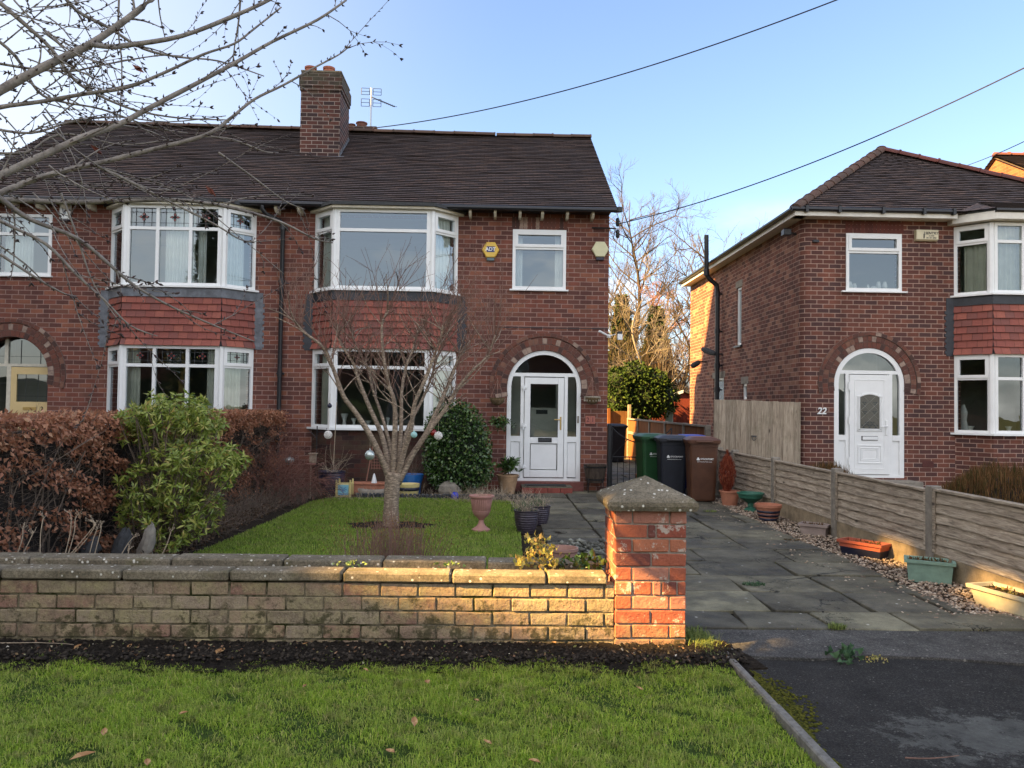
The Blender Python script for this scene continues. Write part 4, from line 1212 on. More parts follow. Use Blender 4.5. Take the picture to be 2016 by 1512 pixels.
# ---- our front door: white plastic screen
def my_door():
    cx, r, zs, z0, y = 0.94, 0.675, 1.87, 0.17, YW + 0.06
    Fm = MB(); Gm = MB()
    arched_frame(Fm, cx, r, zs, z0, y - 0.035, y + 0.04)
    zt = 2.10
    Fm.box(cx - r + .05, cx + r - .05, y - 0.032, y + 0.035, zt - .03, zt + .035)
    for x in (0.545, 1.345):
        Fm.box(x - 0.03, x + 0.03, y - 0.03, y + 0.035, z0 + .05, zt - .03)
    for x0, x1 in ((cx - r + .075, .515), (1.375, cx + r - .075)):   # sidelights
        Fm.box(x0, x1, y - 0.028, y + .03, 0.88, 0.98)
        Fm.box(x0 + .012, x1 - .012, y - 0.012, y + .0, z0 + .07, 0.87)
        Gm.face([(x0, y + .005, .98), (x1, y + .005, .98), (x1, y + .005, zt - .03), (x0, y + .005, zt - .03)])
        for q in (x0 + .004, x1 - .010):
            Fm.box(q, q + .006, y - .018, y + .01, z0 + .07, .87)
    fan_glass(Gm, cx, r - 0.07, zt + .03, zs, y + .005)
    fo = Fm.build('door_frame', m_white, pair)
    Gm.build('pane', m_glass, fo)
    D = MB(); y2 = y - 0.05
    x0, x1, zb, ztp = 0.585, 1.305, 0.235, 2.05
    D.cbox(x0, x0 + .11, y2, y + .0, zb, ztp, .006); D.cbox(x1 - .11, x1, y2, y, zb, ztp, .006)
    D.cbox(x0 + .11, x1 - .11, y2, y, zb, zb + .13, .006); D.cbox(x0 + .11, x1 - .11, y2, y, ztp - .12, ztp, .006)
    D.cbox(x0 + .11, x1 - .11, y2, y, 0.85, 0.97, .006)
    D.box(x0 + .125, x1 - .125, y2 + .022, y - .004, zb + .145, .835)
    d = D.build('door', m_white, pair)
    g = MB(); g.face([(x0 + .1, y2 + .022, .96), (x1 - .1, y2 + .022, .96), (x1 - .1, y2 + .022, ztp - .11), (x0 + .1, y2 + .022, ztp - .11)])
    g.build('pane', m_glass, d)
    gs = MB()
    for a, b_, c_, e in ((x0 + .108, x1 - .108, .965, .973), (x0 + .108, x1 - .108, ztp - .125, ztp - .118)):
        gs.box(a, b_, y2 - .001, y2 + .02, c_, e)
    for a in (x0 + .108, x1 - .115):
        gs.box(a, a + .007, y2 - .001, y2 + .02, .973, ztp - .125)
        gs.box(a, a + .007, y2 + .012, y2 + .024, zb + .14, .84)
    gs.build('gasket', m_gut, d)
    lb = MB(); lb.cbox(.84, 1.09, y2 - .012, y2 + .01, .875, .955, .004); l = lb.build('letter_box', m_black, d)
    lf = MB(); lf.cbox(.86, 1.07, y2 - .017, y2 - .01, .893, .937, .003); lf.build('letter_flap', m_brass if False else m_felt, l)
    h = MB(); h.cbox(1.235, 1.262, y2 - .012, y2 + .002, 1.10, 1.34, .004); h.tube([(1.248, y2 - .01, 1.29), (1.248, y2 - .05, 1.29), (1.13, y2 - .055, 1.285)], .010, 8)
    h.build('door_handle', m_brass, d, smooth=True, sharp=40)
    for z in (.42, 1.16, 1.86):
        hg = MB(); hg.cbox(.535, .625, y2 - .02, y2 + .03, z - .02, z + .03, .005); hg.lathe([(.013, -.06), (.013, .06)], (.567, y2 - .018, z), 10); hg.build('hinge', m_white, d, smooth=True, sharp=40)
    # inner door seen through the glass
    i = MB(); yi = YW + 0.75
    i.box(.30, 1.6, yi, yi + .05, .2, 1.50); i.box(.3, .62, yi, yi + .05, 1.5, 2.1); i.box(1.22, 1.6, yi, yi + .05, 1.5, 2.1)
    inn = i.build('inner_door', m_curtain, pair)
    q = MB(); q.box(.84, 1.06, yi - .01, yi + .01, 1.38, 1.46); q.build('letter_box', m_black, inn)
    b_ = MB(); b_.cbox(1.553, 1.585, y - .047, y - .03, 1.23, 1.36, .004); b_.build('door_bell', m_concrete, fo)
    # step
    s = MB()
    s.box(.26, 1.66, YW - .16, YW + .02, -.05, .165)
    s.build('door_sill', plain('red quarry tile', (0.16, 0.05, 0.04), 0.7, var=.3, scale=20), pair)
my_door()

# ---- the neighbour's recessed timber door
def their_door():
    cx, r, zs, z0, y = -8.66, 0.68, 1.97, 0.17, YW + 0.20
    Fm, Gm, L = MB(), MB(), MB()
    t = 0.045
    Fm.box(cx - r, cx + r, y, y + .06, 2.12, 2.17)
    Fm.box(-8.83, -8.76, y - .002, y + .06, z0, 2.12)
    Fm.box(-8.88, -8.82, y - .002, y + .06, 2.17, 2.62)
    Fm.box(cx - r, -8.83, y, y + .06, .85, .90)
    fo = Fm.build('door_frame', m_cream, pair)
    fan_glass(Gm, cx, r, 2.17, zs, y + .03)
    Gm.face([(cx - r, y + .03, .9), (-8.83, y + .03, .9), (-8.83, y + .03, 2.12), (cx - r, y + .03, 2.12)])
    Gm.build('pane', m_glass, fo)
    for x in (-9.1, -8.6, -8.25):
        L.box(x - .003, x + .003, y + .02, y + .027, 2.17, 2.6)
    for z in (1.2, 1.5, 1.8, 2.3):
        L.box(cx - r, -8.83 if z < 2.1 else cx + r, y + .02, y + .026, z, z + .006)
    L.build('lead_came', m_leadline, fo)
    lw = MB(); lw.box(cx - r, -8.83, y + .0, y + .05, z0, .85); lw.build('door_panel', m_cream, fo)
    D = MB(); y2 = y + .01
    x0, x1 = -8.76, cx + r + .08
    D.box(x0, x0 + .10, y2, y2 + .04, z0, 2.11); D.box(x0 + .10, x1, y2, y2 + .04, 1.98, 2.11); D.box(x0 + .10, x1, y2, y2 + .04, 1.22, 1.48)
    D.box(x0 + .10, x1, y2 + .015, y2 + .04, z0, 1.22); D.box(x0 + .1, x1, y2, y2 + .04, z0, .4)
    d = D.build('door', m_creamdoor, pair)
    g = MB(); g.face([(x0 + .1, y2 + .02, 1.48), (x1, y2 + .02, 1.48), (x1, y2 + .02, 1.98), (x0 + .1, y2 + .02, 1.98)]); g.build('pane', m_glass, d)
    l2 = MB()
    for x in (-8.5, -8.28, -8.12): l2.box(x - .003, x + .003, y2 + .01, y2 + .016, 1.48, 1.98)
    for z in (1.58, 1.86): l2.box(x0 + .1, x1, y2 + .01, y2 + .0155, z, z + .006)
    l2.build('lead_came', m_leadline, d)
    b_ = MB(); b_.cbox(-8.53, -8.29, y2 - .012, y2 + .004, 1.33, 1.385, .004); b_.build('letter_box', m_brass, d)
    text_front('door_number', '2', .10, -8.19, y2 - .003, 1.355, m_black, d)
    i = MB(); i.box(cx - r, cx + r, y + 1.1, y + 1.15, 0.2, 2.7); i.build('hall_wall', m_room, pair)
their_door()
nm = MB(); nm.cbox(1.70, 1.785, YW - .022, YW + .002, 1.22, 1.36, .003); nm.cbox(1.79, 1.875, YW - .022, YW + .002, 1.22, 1.36, .003)
npl = nm.build('number_tile', plain('pink terracotta tile', (0.42, 0.15, 0.11), .7), pair)
dn = plain('dark terracotta', (0.16, 0.05, 0.045), .7)
text_front('door_number', '2', .115, 1.742, YW - .024, 1.29, dn, npl); text_front('door_number', '1', .115, 1.832, YW - .024, 1.29, dn, npl)
# vent cowl on the side, pipework
dp = MB()
x = -3.835
dp.tube([(x - .30, 13.66, 5.02), (x - .30, 13.66, 4.96), (x - .24, 13.72, 4.88), (x - .04, 13.88, 4.80), (x, 13.93, 4.72), (x, 13.93, 0.1)], 0.038, 10)
for z in (4.70, 3.72, 2.05, 0.9):
    dp.lathe([(0.048, -.05), (.048, .05)], (x, 13.93, z), 12); dp.cbox(x - .07, x + .07, 13.955, 13.998, z - .015, z + .02, .003)
dpo = dp.build('downpipe', m_gut, pair, smooth=True, sharp=40)

# ================================================================== number 22 (detached house on the right)
H2 = empty('hipped_roof_house', (8.8, YW, 0), 'brown red brick house with hipped roof, pale pointing and number 22 beside white arched door', 'house', 'brick houses on the street')
X0, X1, rr = 5.68, 12.05, 0.14
bx = 8.53
z2l0, z2l1, z2u0, z2u1, = 1.15, 2.58, 3.68, 4.96
DCX, DR, DZS, DZ0 = 6.94, 0.655, 2.03, 0.30
holes = [arch(DCX, DR, DZS, DZ0), rect(6.50, 7.54, 3.74, 4.81), bay_hole(bx, z2l0, z2l1), bay_hole(bx, z2u0, z2u1)]
mb = MB()
wall_poly(mb, rect(X0 + rr, X1, -0.1, 5.17), holes, YW, 0.24)
mb.build('front_wall', m_brick22, H2)
sw = MB()
n = 8
for k in range(n):
    a0, a1 = PI / 2 * k / n, PI / 2 * (k + 1) / n
    p0 = (X0 + rr - rr * math.sin(a0), YW + rr - rr * math.cos(a0)); p1 = (X0 + rr - rr * math.sin(a1), YW + rr - rr * math.cos(a1))
    u0, u1 = X0 + rr - rr * a0, X0 + rr - rr * a1
    sw.face([(p1[0], p1[1], -.1), (p0[0], p0[1], -.1), (p0[0], p0[1], 5.17), (p1[0], p1[1], 5.17)], [(u1, -.1), (u0, -.1), (u0, 5.17), (u1, 5.17)])
sw.build('corner_brick', m_brick22, H2, smooth=True)
YB2 = 21.8
side = MB()
loops_h = [[(17.45, 3.0), (17.80, 3.0), (17.80, 4.35), (17.45, 4.35)], [(18.75, 0.3), (19.65, 0.3), (19.65, 2.3), (18.75, 2.3)], [(17.05, 1.75), (17.35, 1.75), (17.35, 2.1), (17.05, 2.1)]]
loops = [[Vector((p[0], p[1], 0)) for p in [(YW + rr, -.1), (YB2, -.1), (YB2, 5.17), (YW + rr, 5.17)]]] + [[Vector((p[0], p[1], 0)) for p in h] for h in loops_h]
pts = [p for l in loops for p in l]
for t in tessellate_polygon(loops):
    q = [pts[i] for i in t]
    ar = (q[1].x - q[0].x) * (q[2].y - q[0].y) - (q[2].x - q[0].x) * (q[1].y - q[0].y)
    if abs(ar) < 1e-9: continue
    if ar > 0: q = q[::-1]
    side.face([(X0, p.x, p.y) for p in q])
for h in loops_h:
    for i in range(4):
        a, b_ = h[i], h[(i + 1) % 4]
        side.face([(X0, a[0], a[1]), (X0, b_[0], b_[1]), (X0 + .12, b_[0], b_[1]), (X0 + .12, a[0], a[1])])
side.box(X1 - .2, X1, YW + .24, YB2, -.1, 5.17); side.box(X0, X1, YB2 - .01, YB2 + .2, -.1, 5.17)
side.build('side_wall', m_brickside, H2)
room(H2, X0 + .3, X1 - .3, YW + .25, YW + 3.0, [(.25, 2.8), (3.0, 5.1)], [m_room, m_roomup])
# roof
ap = (8.45, 16.5, 7.22); ap2 = (8.45, 19.2, 7.22)
e0, e1, eb = 5.40, 12.35, 22.1
ro = MB()
stepped_roof(ro, (e0, 13.66, 5.16), (e1, 13.66, 5.16), (ap[0] - .01, ap[1], ap[2]), (ap[0] + .01, ap[1], ap[2]), cols=40, sag=.01)
stepped_roof(ro, (e0, eb, 5.16), (e0, 13.66, 5.16), ap2, ap, cols=24)
stepped_roof(ro, (e1, 13.66, 5.16), (e1, eb, 5.16), ap, ap2, cols=12)
ro.face([(e0, eb, 5.16), (e1, eb, 5.16), ap2])
ro.face([(e0, 13.66, 5.14), (e1, 13.66, 5.14), (e1, eb, 5.14), (e0, eb, 5.14)])
roof2 = ro.build('roof', m_roof, H2)
rt = MB()
half_round(rt, (e0 + .02, 13.70, 5.20), (ap[0], ap[1], ap[2] + .05), .11, .33)
half_round(rt, ap2, ap, .11, .4, lift=.05)
rt.build('ridge_tile', m_ridge, roof2)
rt = MB()
half_round(rt, (ap[0], ap[1], ap[2] + .05), (e1, 13.7, 5.20), .11, .40)
rt.build('ridge_tile', m_ridgered, roof2)
fs = MB()
fs.box(e0 + .03, 8.42, 13.70, 13.73, 5.05, 5.15); fs.box(e0 + .03, e0 + .06, 13.73, eb, 5.05, 5.15); fs.box(e0 + .06, 8.42, 13.73, 14.0, 5.06, 5.075)
fs.box(e0 + .06, X0, 13.73, eb, 5.06, 5.075)
# boxed soffit above the bay
bp = [(bx - .12, YW), (bx - .12, YW - .16), (bx + .40, YW - .62), (bx + 2.2, YW - .62), (bx + 2.72, YW - .16), (bx + 2.72, YW)]
fs.prism(bp, 4.985, 5.13)
fs.build('fascia', m_fascia, H2)
g2 = MB()
g2.prismv([(13.695 + a, 5.215 + b_) for a, b_ in prof], 'x', e0 - .04, 8.36)
for x in (5.6, 6.2, 7.0, 7.75, 8.3):
    g2.box(x, x + .05, 13.62, 13.70, 5.105, 5.22)
i0 = len(g2.v)
g2.prismv([(e0 + .0 + a, 5.215 + b_) for a, b_ in prof], 'y', 13.7, eb)
g2.prismv([(13.40 + a, 5.19 + b_) for a, b_ in prof], 'x', bx + .38, bx + 2.3)
g2.build('gutter', m_gut, H2)
br = MB(); br.prism([(bx - .1, 13.98), (bx - .1, 13.80), (bx + .38, 13.40), (bx + 2.22, 13.40), (bx + 2.7, 13.98)], 5.131, 5.17)
br.build('bay_roof', m_felt, H2)
brt = MB(); stepped_roof(brt, (bx + .36, 13.36, 5.17), (bx + 2.24, 13.36, 5.17), (bx + .30, 13.78, 5.36), (bx + 2.3, 13.78, 5.36), cols=20)
brt.face([(bx + .36, 13.36, 5.17), (bx + .30, 13.78, 5.36), (bx - .12, 13.70, 5.17)])
brt.build('bay_roof_tiles', m_roof, H2)
res2, cor2 = bay(H2, bx, 1, z2l0, z2l1, z2u0, z2u1, 2.14, 4.62, YW, (1 / 3, 2 / 3), False, m_tilehang, m_lead)
up, lo = res2['upper'], res2['lower']
c = MB(); curtain_mb(c, (bx + .2, YW - .0), (bx + .44, YW - .26), z2u0 + .05, 4.6, .02, 4); curtain_mb(c, (bx + .46, YW - .28), (bx + 1.2, YW - .28), z2u0 + .05, 4.9, .02, 8); c.build('curtain', m_curtain, up)
s_ = MB()
s_.box(bx + .3, bx + 2.3, 13.95, 14.2, 1.0, 1.12)
for x in (bx + .25, bx + .95, bx + 1.3):
    s_.lathe([(.05, 0), (.03, .05), (.06, .11), (.05, .11)], (x, 13.9, z2l0 + .02), 12)
s_.lathe([(.10, 0), (.05, .2), (.07, .35), (.02, .5)], (bx + .36, 14.3, z2l0 + .02), 12)
s_.build('ornament', m_frosting, lo)
w2, _ = simple_window(H2, 6.50, 7.54, 3.74, 4.81, YW, 4.47, m_glassup, sillw=.09)
s_ = MB()
for x, h, r in ((6.66, .15, .05), (6.75, .12, .04), (7.0, .1, .03), (7.2, .16, .05), (7.32, .16, .05), (7.1, .07, .06)):
    s_.lathe([(r * .7, 0), (r, h * .5), (r * .6, h)], (x, YW + .18, 3.79), 12)
s_.build('ornament', m_frosting, w2)

so = MB()
for k in range(15):
    x = 6.49 + k * 0.0735
    so.box(x, x + .064, YW - .003, YW + .01, 4.825, 5.03)
so.build('brick_lintel', island_mat('lintel brick', [(0, (0.14, .045, .035)), (1, (0.10, .035, .03))], .85), H2)
R2 = [(DR + .005, DR + .115, .012, .083), (DR + .12, DR + .225, .014, .083), (DR + .23, DR + .30, .03, .11)]
arch_rings(H2, DCX, DZS, YW, R2, R(-12), PI + R(12))
def door22():
    cx, r, zs, z0, y = DCX, DR - .003, DZS, DZ0, YW + .04
    Fm, Gm = MB(), MB()
    arched_frame(Fm, cx, r, zs, z0, y - .035, y + .04, .085)
    zt = 2.24
    Fm.box(cx - r + .05, cx + r - .05, y - .032, y + .035, zt - .035, zt + .03)
    for x in (6.535, 7.345): Fm.box(x - .03, x + .03, y - .03, y + .035, z0 + .05, zt - .035)
    for x0, x1 in ((cx - r + .085, 6.505), (7.375, cx + r - .085)):
        Fm.box(x0, x1, y - .035, y + .03, .98, 1.08); Fm.box(x0, x1, y - .01, y + .0, z0 + .05, .98)
        Gm.face([(x0, y + .005, 1.08), (x1, y + .005, 1.08), (x1, y + .005, zt - .03), (x0, y + .005, zt - .03)])
    fan_glass(Gm, cx, r - .08, zt + .03, zs, y + .005)
    fo = Fm.build('door_frame', m_white, H2); Gm.build('pane', m_glass, fo)
    D = MB(); x0, x1, zb, ztp = 6.57, 7.31, .36, 2.19; y2 = y - .05
    D.cbox(x0, x1, y2, y, zb, ztp, .006)
    def ringbox(a, b_, c_, e, t, d):
        D.cbox(a, b_, y2 - d, y2 + .004, e - t, e, .004); D.cbox(a, b_, y2 - d, y2 + .004, c_, c_ + t, .004)
        D.cbox(a, a + t, y2 - d, y2 + .004, c_ + t, e - t, .004); D.cbox(b_ - t, b_, y2 - d, y2 + .004, c_ + t, e - t, .004)
    ringbox(x0 + .09, x1 - .09, .46, 2.10, .012, .006)
    ringbox(x0 + .15, x1 - .15, .56, .90, .018, .012); ringbox(x0 + .20, x1 - .20, .61, .85, .015, .010); ringbox(x0 + .23, x1 - .23, .64, .82, .01, .008)
    # arched glazed panel surround
    gx0, gx1, gz0, gz1 = x0 + .19, x1 - .19, 1.20, 1.78
    for (o, t, d) in ((.05, .02, .014), (.022, .02, .02)):
        D.cbox(gx0 - o, gx0 - o + t, y2 - d, y2 + .004, gz0 - o, gz1, .004); D.cbox(gx1 + o - t, gx1 + o, y2 - d, y2 + .004, gz0 - o, gz1, .004)
        D.cbox(gx0 - o, gx1 + o, y2 - d, y2 + .004, gz0 - o, gz0 - o + t, .004)
        n = 8
        for k in range(n):
            def q(s, off): xx = gx0 - o + (gx1 - gx0 + 2 * o) * s; return (xx, gz1 + .055 * math.sin(PI * s) + off)
            a, b_ = q(k / n, 0), q((k + 1) / n, 0)
            D.prismv([(a[0], a[1] - t * .2), (b_[0], b_[1] - t * .2), (b_[0], b_[1] + t), (a[0], a[1] + t)], 'y', y2 - d, y2 + .004)
    d = D.build('door', m_white, H2)
    g = MB()
    pts = [(gx0, y2 - .004, gz0), (gx1, y2 - .004, gz0)] + [(gx1 - (gx1 - gx0) * k / 8, y2 - .004, gz1 + .045 * math.sin(PI * k / 8)) for k in range(9)]
    g.face(pts)
    g.build('pane', plain('textured door glass', (.10, .10, .085), .2, var=.5, scale=70, bmp=.6), d)
    L = MB()
    cxm = (gx0 + gx1) / 2
    for s in (-1, 1):
        for o in (-.12, 0.04, .2):
            L.tube([(cxm - s * .16, y2 - .007, gz0 + .14 + o), (cxm + s * .16, y2 - .007, gz0 + .44 + o)], .0025, 4)
    L.build('lead_came', plain('pale cames', (.35, .35, .32), .5), d)
    fl = MB()
    for (px, pz) in ((-.10, .47), (.10, .47), (-.09, .30), (.09, .30), (-.11, .05), (0, .05), (.11, .05), (-.05, .10), (.05, .10)):
        for a in range(3):
            an = a * 2.1 + .5
            c0 = (cxm + px + .025 * math.cos(an), gz0 + pz + .025 * math.sin(an))
            fl.face([(c0[0] + .02 * math.cos(an + t * PI / 3) , y2 - .008, c0[1] + .014 * math.sin(an + t * PI / 3)) for t in range(6)])
    fl.build('glass_flower', plain('dark glass petals', (.02, .035, .045), .2), d)
    lb = MB(); lb.cbox(cxm - .15, cxm + .15, y2 - .012, y2 + .003, .985, 1.065, .003); lo_ = lb.build('letter_box', m_felt, d)
    lb = MB(); lb.cbox(cxm - .135, cxm + .145, y2 - .018, y2 - .008, .995, 1.055, .003); lb.build('letter_flap', m_white, lo_)
    h = MB(); h.cbox(7.235, 7.275, y2 - .014, y2 + .002, 1.08, 1.36, .006); h.tube([(7.255, y2 - .01, 1.25), (7.255, y2 - .05, 1.25), (7.12, y2 - .05, 1.24)], .011, 8)
    h.build('door_handle', m_white, d, smooth=True, sharp=40)
    for z in (.6, 1.35, 1.98):
        hg = MB(); hg.lathe([(.014, -.07), (.014, .07)], (6.555, y2 - .01, z), 10); hg.build('hinge', m_white, d)
    i = MB(); i.box(6.2, 7.7, YW + 1.2, YW + 1.25, .3, 2.75); i.build('inner_wall', m_curtain, H2)
    st = MB(); st.cbox(6.2, 7.7, YW - .45, YW + .01, -.05, .27, .01); st.build('step', m_concrete, H2)
door22()
text_front('door_number', '22', .17, 6.05, YW - .012, 1.51, m_white, H2, .008, .2)
# side windows, door and pipework of number 22
def side_unit(y0, y1, z0, z1, nm='window', tr=None, glass=None):
    Fm, Gm = MB(), MB()
    O = Vector((X0 + .10, y1, 0)); U = Vector((0, -1, 0)); Nn = Vector((-1, 0, 0))
    lights(Fm, Gm, O, U, Nn, y1 - y0, z0, z1, [], tr, fr=.05)
    fo = Fm.build(nm, m_white, H2); Gm.build('pane', glass or m_frost, fo)
    return fo
a = side_unit(17.45, 17.80, 3.0, 4.35); s_ = MB(); s_.box(X0 - .05, X0 + .03, 17.38, 17.87, 2.96, 3.0); s_.build('sill', m_gut, a)
side_unit(17.05, 17.35, 1.75, 2.1)
side_unit(18.75, 19.65, .3, 2.3, 'side_door')
hb = MB()
for (y0, y1, z) in ((17.38, 17.87, 4.35), (16.95, 17.45, 2.1), (18.65, 19.75, 2.3)): hb.box(X0 - .004, X0 + .01, y0, y1, z, z + .16)
hb.box(X0 - .006, X0 + .01, 19.2, 21.7, 3.02, 3.03)
hb.build('lintel', m_concrete, H2)
sp = MB()
py = 17.85; 
p0 = atx(1412, 700, 5.56)
py = p0.y
sp.tube([(5.56, py, 0.1), (5.56, py, 4.40), (5.54, py, 4.60), (5.36, py, 4.75), (5.28, py, 4.85), (5.27, py, 5.85)], .057, 12)
for z in (4.38, 3.45, 2.6, 2.0, .8):
    sp.lathe([(.072, -.06), (.072, .06)], (5.56, py, z), 14); sp.box(5.56, X0, py - .02, py + .02, z - .02, z + .02)
sp.lathe([(.075, -.08), (.075, .08)], (5.275, py, 4.92), 14)
sp.build('soil_pipe', m_gut, H2, smooth=True, sharp=40)
av = MB(); av.box(7.93, 8.14, YW - .006, YW + .005, .50, .62)
for k in range(3): av.box(7.94, 8.13, YW - .012, YW - .004, .515 + k * .035, .53 + k * .035)
av.build('air_brick', plain('dark red air brick', (.10, .03, .025), .8), H2)

# ================================================================== far house with the orange gable, right
H3 = empty('distant_gable_house', (14.5, 19, 0), 'orange sunlit brick gable with tiled roof, only its top showing over the right roof', 'house', 'brick houses on the street')
mb = MB()
gy = 19.25
mb.prismv([(15.0, 0), (23.5, 0), (23.5, 5.6), (gy, 8.05), (15.0, 5.6)], 'x', 12.85, 13.1)
mb.box(13.1, 19, 15.0, 15.2, 0, 5.6); mb.box(13.1, 19, 23.3, 23.5, 0, 5.6)
mb.build('wall', m_brickgold, H3)
ro = MB()
stepped_roof(ro, (12.78, 14.8, 5.55), (19, 14.8, 5.55), (12.78, gy, 8.12), (19, gy, 8.12), cols=16)
stepped_roof(ro, (19, 23.7, 5.55), (12.78, 23.7, 5.55), (19, gy, 8.12), (12.78, gy, 8.12), cols=10)
ro.face([(12.78, 14.8, 5.5), (12.78, gy, 8.06), (19, gy, 8.06), (19, 14.8, 5.5)]); ro.face([(12.78, 23.7, 5.5), (12.78, gy, 8.06), (19, gy, 8.06), (19, 23.7, 5.5)])
r3 = ro.build('roof', m_roof, H3)
rt = MB(); half_round(rt, (12.78, gy, 8.16), (19, gy, 8.16), .1, .4)
rt.build('ridge_tile', m_ridgered, r3)

# ================================================================== houses across the street, seen only in the window glass
def opposite(x, lab, tint):
    H = empty('opposite_house', (x, -24, 0), lab, 'house', 'brick houses on the street')
    mb = MB(); mb.box(x - 5.5, x + 5.5, -31, -24, 0, 5.2)
    mb.prismv([(-31, 5.2), (-27.5, 7.6), (-24, 5.2)], 'x', x - 5.5, x + 5.5)
    mb.build('wall', tint, H)
    ro = MB()
    for s in (1, -1):
        stepped_roof(ro, (x + 5.7 * s, -27.5 + 3.8 * s, 5.05), (x - 5.7 * s, -27.5 + 3.8 * s, 5.05), (x + 5.7 * s, -27.5, 7.75), (x - 5.7 * s, -27.5, 7.75), cols=4, gauge=.3)
    ro.build('roof', m_roof, H)
    for wx in (x - 3.6, x + 3.6):
        for z0, z1 in ((.9, 2.5), (3.5, 4.9)):
            f = MB(); g = MB()
            lights(f, g, Vector((wx + 1.1, -23.98, 0)), Vector((-1, 0, 0)), Vector((0, 1, 0)), 2.2, z0, z1, [.73, 1.46], z1 - .4)
            fo = f.build('window', m_white, H); g2_ = MB(); g.build('pane', m_glass, fo)
opposite(-9, 'brick house across the street behind the camera, left one', m_brickopp)
opposite(5, 'brick house across the street behind the camera, right one', m_brickopp)
opposite(-24, 'brick house across the street behind the camera, far left one', m_brickopp)
for x0_, lab in ((-41.5, 'tall dark hedge across the street, farthest left stretch'), (-25.2, 'tall dark hedge across the street, left stretch'), (-9, 'tall dark hedge across the street, middle stretch'), (8, 'tall dark hedge across the street, right stretch')):
    E = empty('street_hedge', (x0_ + 8, -18.5, 0), lab, 'hedge', 'hedges across the street')
    q = MB(); q.box(x0_, x0_ + 15.5, -19.2, -18, 0, 2.7); q.build('inner_growth', plain('dark hedge', (.03, .045, .015), .9, var=.6, scale=6, bmp=1, bs=12, bd=.2), E)

# ================================================================== ground
def sheet(name, x0, x1, y0, y1, z, mat, nx=1, ny=1, amp=0.0, kind='structure', zf=None):
    mb = MB()
    def Z(x, y):
        q = z
        if zf: q += zf(x, y)
        elif amp: q += amp * (math.sin(x * 2.1 + 1.3 * math.sin(y * 1.7)) * math.cos(y * 1.9 + x) + .4 * math.sin(x * 7 + y * 5))
        return q
    g = [[(x0 + (x1 - x0) * i / nx, y0 + (y1 - y0) * j / ny) for i in range(nx + 1)] for j in range(ny + 1)]
    V = np.array([(p[0], p[1], Z(*p)) for r_ in g for p in r_])
    Fc = np.array([[j * (nx + 1) + i, j * (nx + 1) + i + 1, (j + 1) * (nx + 1) + i + 1, (j + 1) * (nx + 1) + i] for j in range(ny) for i in range(nx)])
    o = np_mesh(name, V, Fc, mat)
    tag(o, kind=kind)
    return o
m_field = soil_mat('far ground', (0.03, 0.04, 0.015), (0.08, 0.09, 0.03), 3)
sheet('ground', -300, 300, -200, 500, -0.12, m_field)
sheet('road', -60, 60, -17, -9, -0.09, m_road)
sheet('pavement', -60, 60, -9, -6.5, -0.02, m_apron)
sheet('garden_bed', -4.4, 2.12, 5.1, 14.05, -0.005, m_bed, 60, 80, 0.012)
sheet('neighbour_garden', -14, -4.2, 5.1, 14.05, -0.01, m_bed, 10, 10, 0.0)
sheet('front_bed', 4.17, 14, 4.7, 14.05, 0.10, m_bed, 40, 40, 0.02)
def verge_z(x, y): return 0.012 * math.sin(x * 1.3 + .5) * math.cos(y * 1.1) + 0.006 * math.sin(x * 5 + y * 3)
sheet('verge', -14, 1.42, -6.5, 4.70, 0.0, m_turf, 90, 60, zf=verge_z)
# black soil strip heaped against the wall
def soil_z(x, y):
    t = (y - 4.5) / .5
    return 0.035 * max(0, math.sin(PI * min(1, max(0, t * .8 + .1)))) + random.uniform(-.012, .016)
sheet('soil_strip', -8, 1.52, 4.40, 4.97, 0.003, m_soil, 520, 34, zf=soil_z)
n = 2600
P = np.stack([rng.uniform(-3.6, 1.55, n), 4.68 + rng.normal(0, .09, n).clip(-.16, .2), np.full(n, .035)], 1)
ico = np.array([(0, 0, 1), (.9, 0, .2), (.28, .85, .15), (-.72, .53, .25), (-.72, -.53, .1), (.28, -.85, .2), (0, 0, -1)])
icf = np.array([(0, 1, 2), (0, 2, 3), (0, 3, 4), (0, 4, 5), (0, 5, 1), (6, 2, 1), (6, 3, 2), (6, 4, 3), (6, 5, 4), (6, 1, 5)])
def lumps(P, r0, r1, flat=0.7):
    n = len(P)
    s = rng.uniform(r0, r1, (n, 1, 1))
    an = rng.uniform(0, 2 * PI, n); c, s_ = np.cos(an), np.sin(an)
    sh = ico[None] * rng.uniform(.6, 1.25, (n, 7, 3)) * s
    sh[:, :, 2] *= flat
    x = sh[:, :, 0] * c[:, None] - sh[:, :, 1] * s_[:, None]; y = sh[:, :, 0] * s_[:, None] + sh[:, :, 1] * c[:, None]
    V = np.stack([x, y, sh[:, :, 2]], 2) + P[:, None, :]
    Fc = (icf[None] + (np.arange(n) * 7)[:, None, None]).reshape(-1, 3)
    return V.reshape(-1, 3), Fc
V, Fc = lumps(P, .008, .022)
n = 420
Pd = np.stack([rng.uniform(-3.7, 1.5, n), 4.66 + rng.normal(0, .10, n).clip(-.3, .2), np.full(n, .045)], 1)
Vd, Fd = leaves(Pd, rng.normal(size=(n, 3)) * np.array([1, 1, .4]) + np.array([0, 0, .15]), rng.uniform(.008, .03, n), rng.uniform(.005, .016, n), .3, .3)
tag(np_mesh('soil_debris', Vd, Fd, island_mat('soil debris', [(0, (.10, .05, .03)), (.5, (.25, .15, .09)), (.8, (.10, .14, .04)), (.95, (.4, .33, .24)), (1, (.7, .68, .6))], .8, .2, bmp=0)), 'bits of dead leaf, straw and small weeds scattered over the black soil', 'leaf litter', kind='stuff')
tag(np_mesh('soil_clods', V, Fc, m_clod), 'black crumbly soil clods along the foot of the front wall', 'soil', kind='stuff')

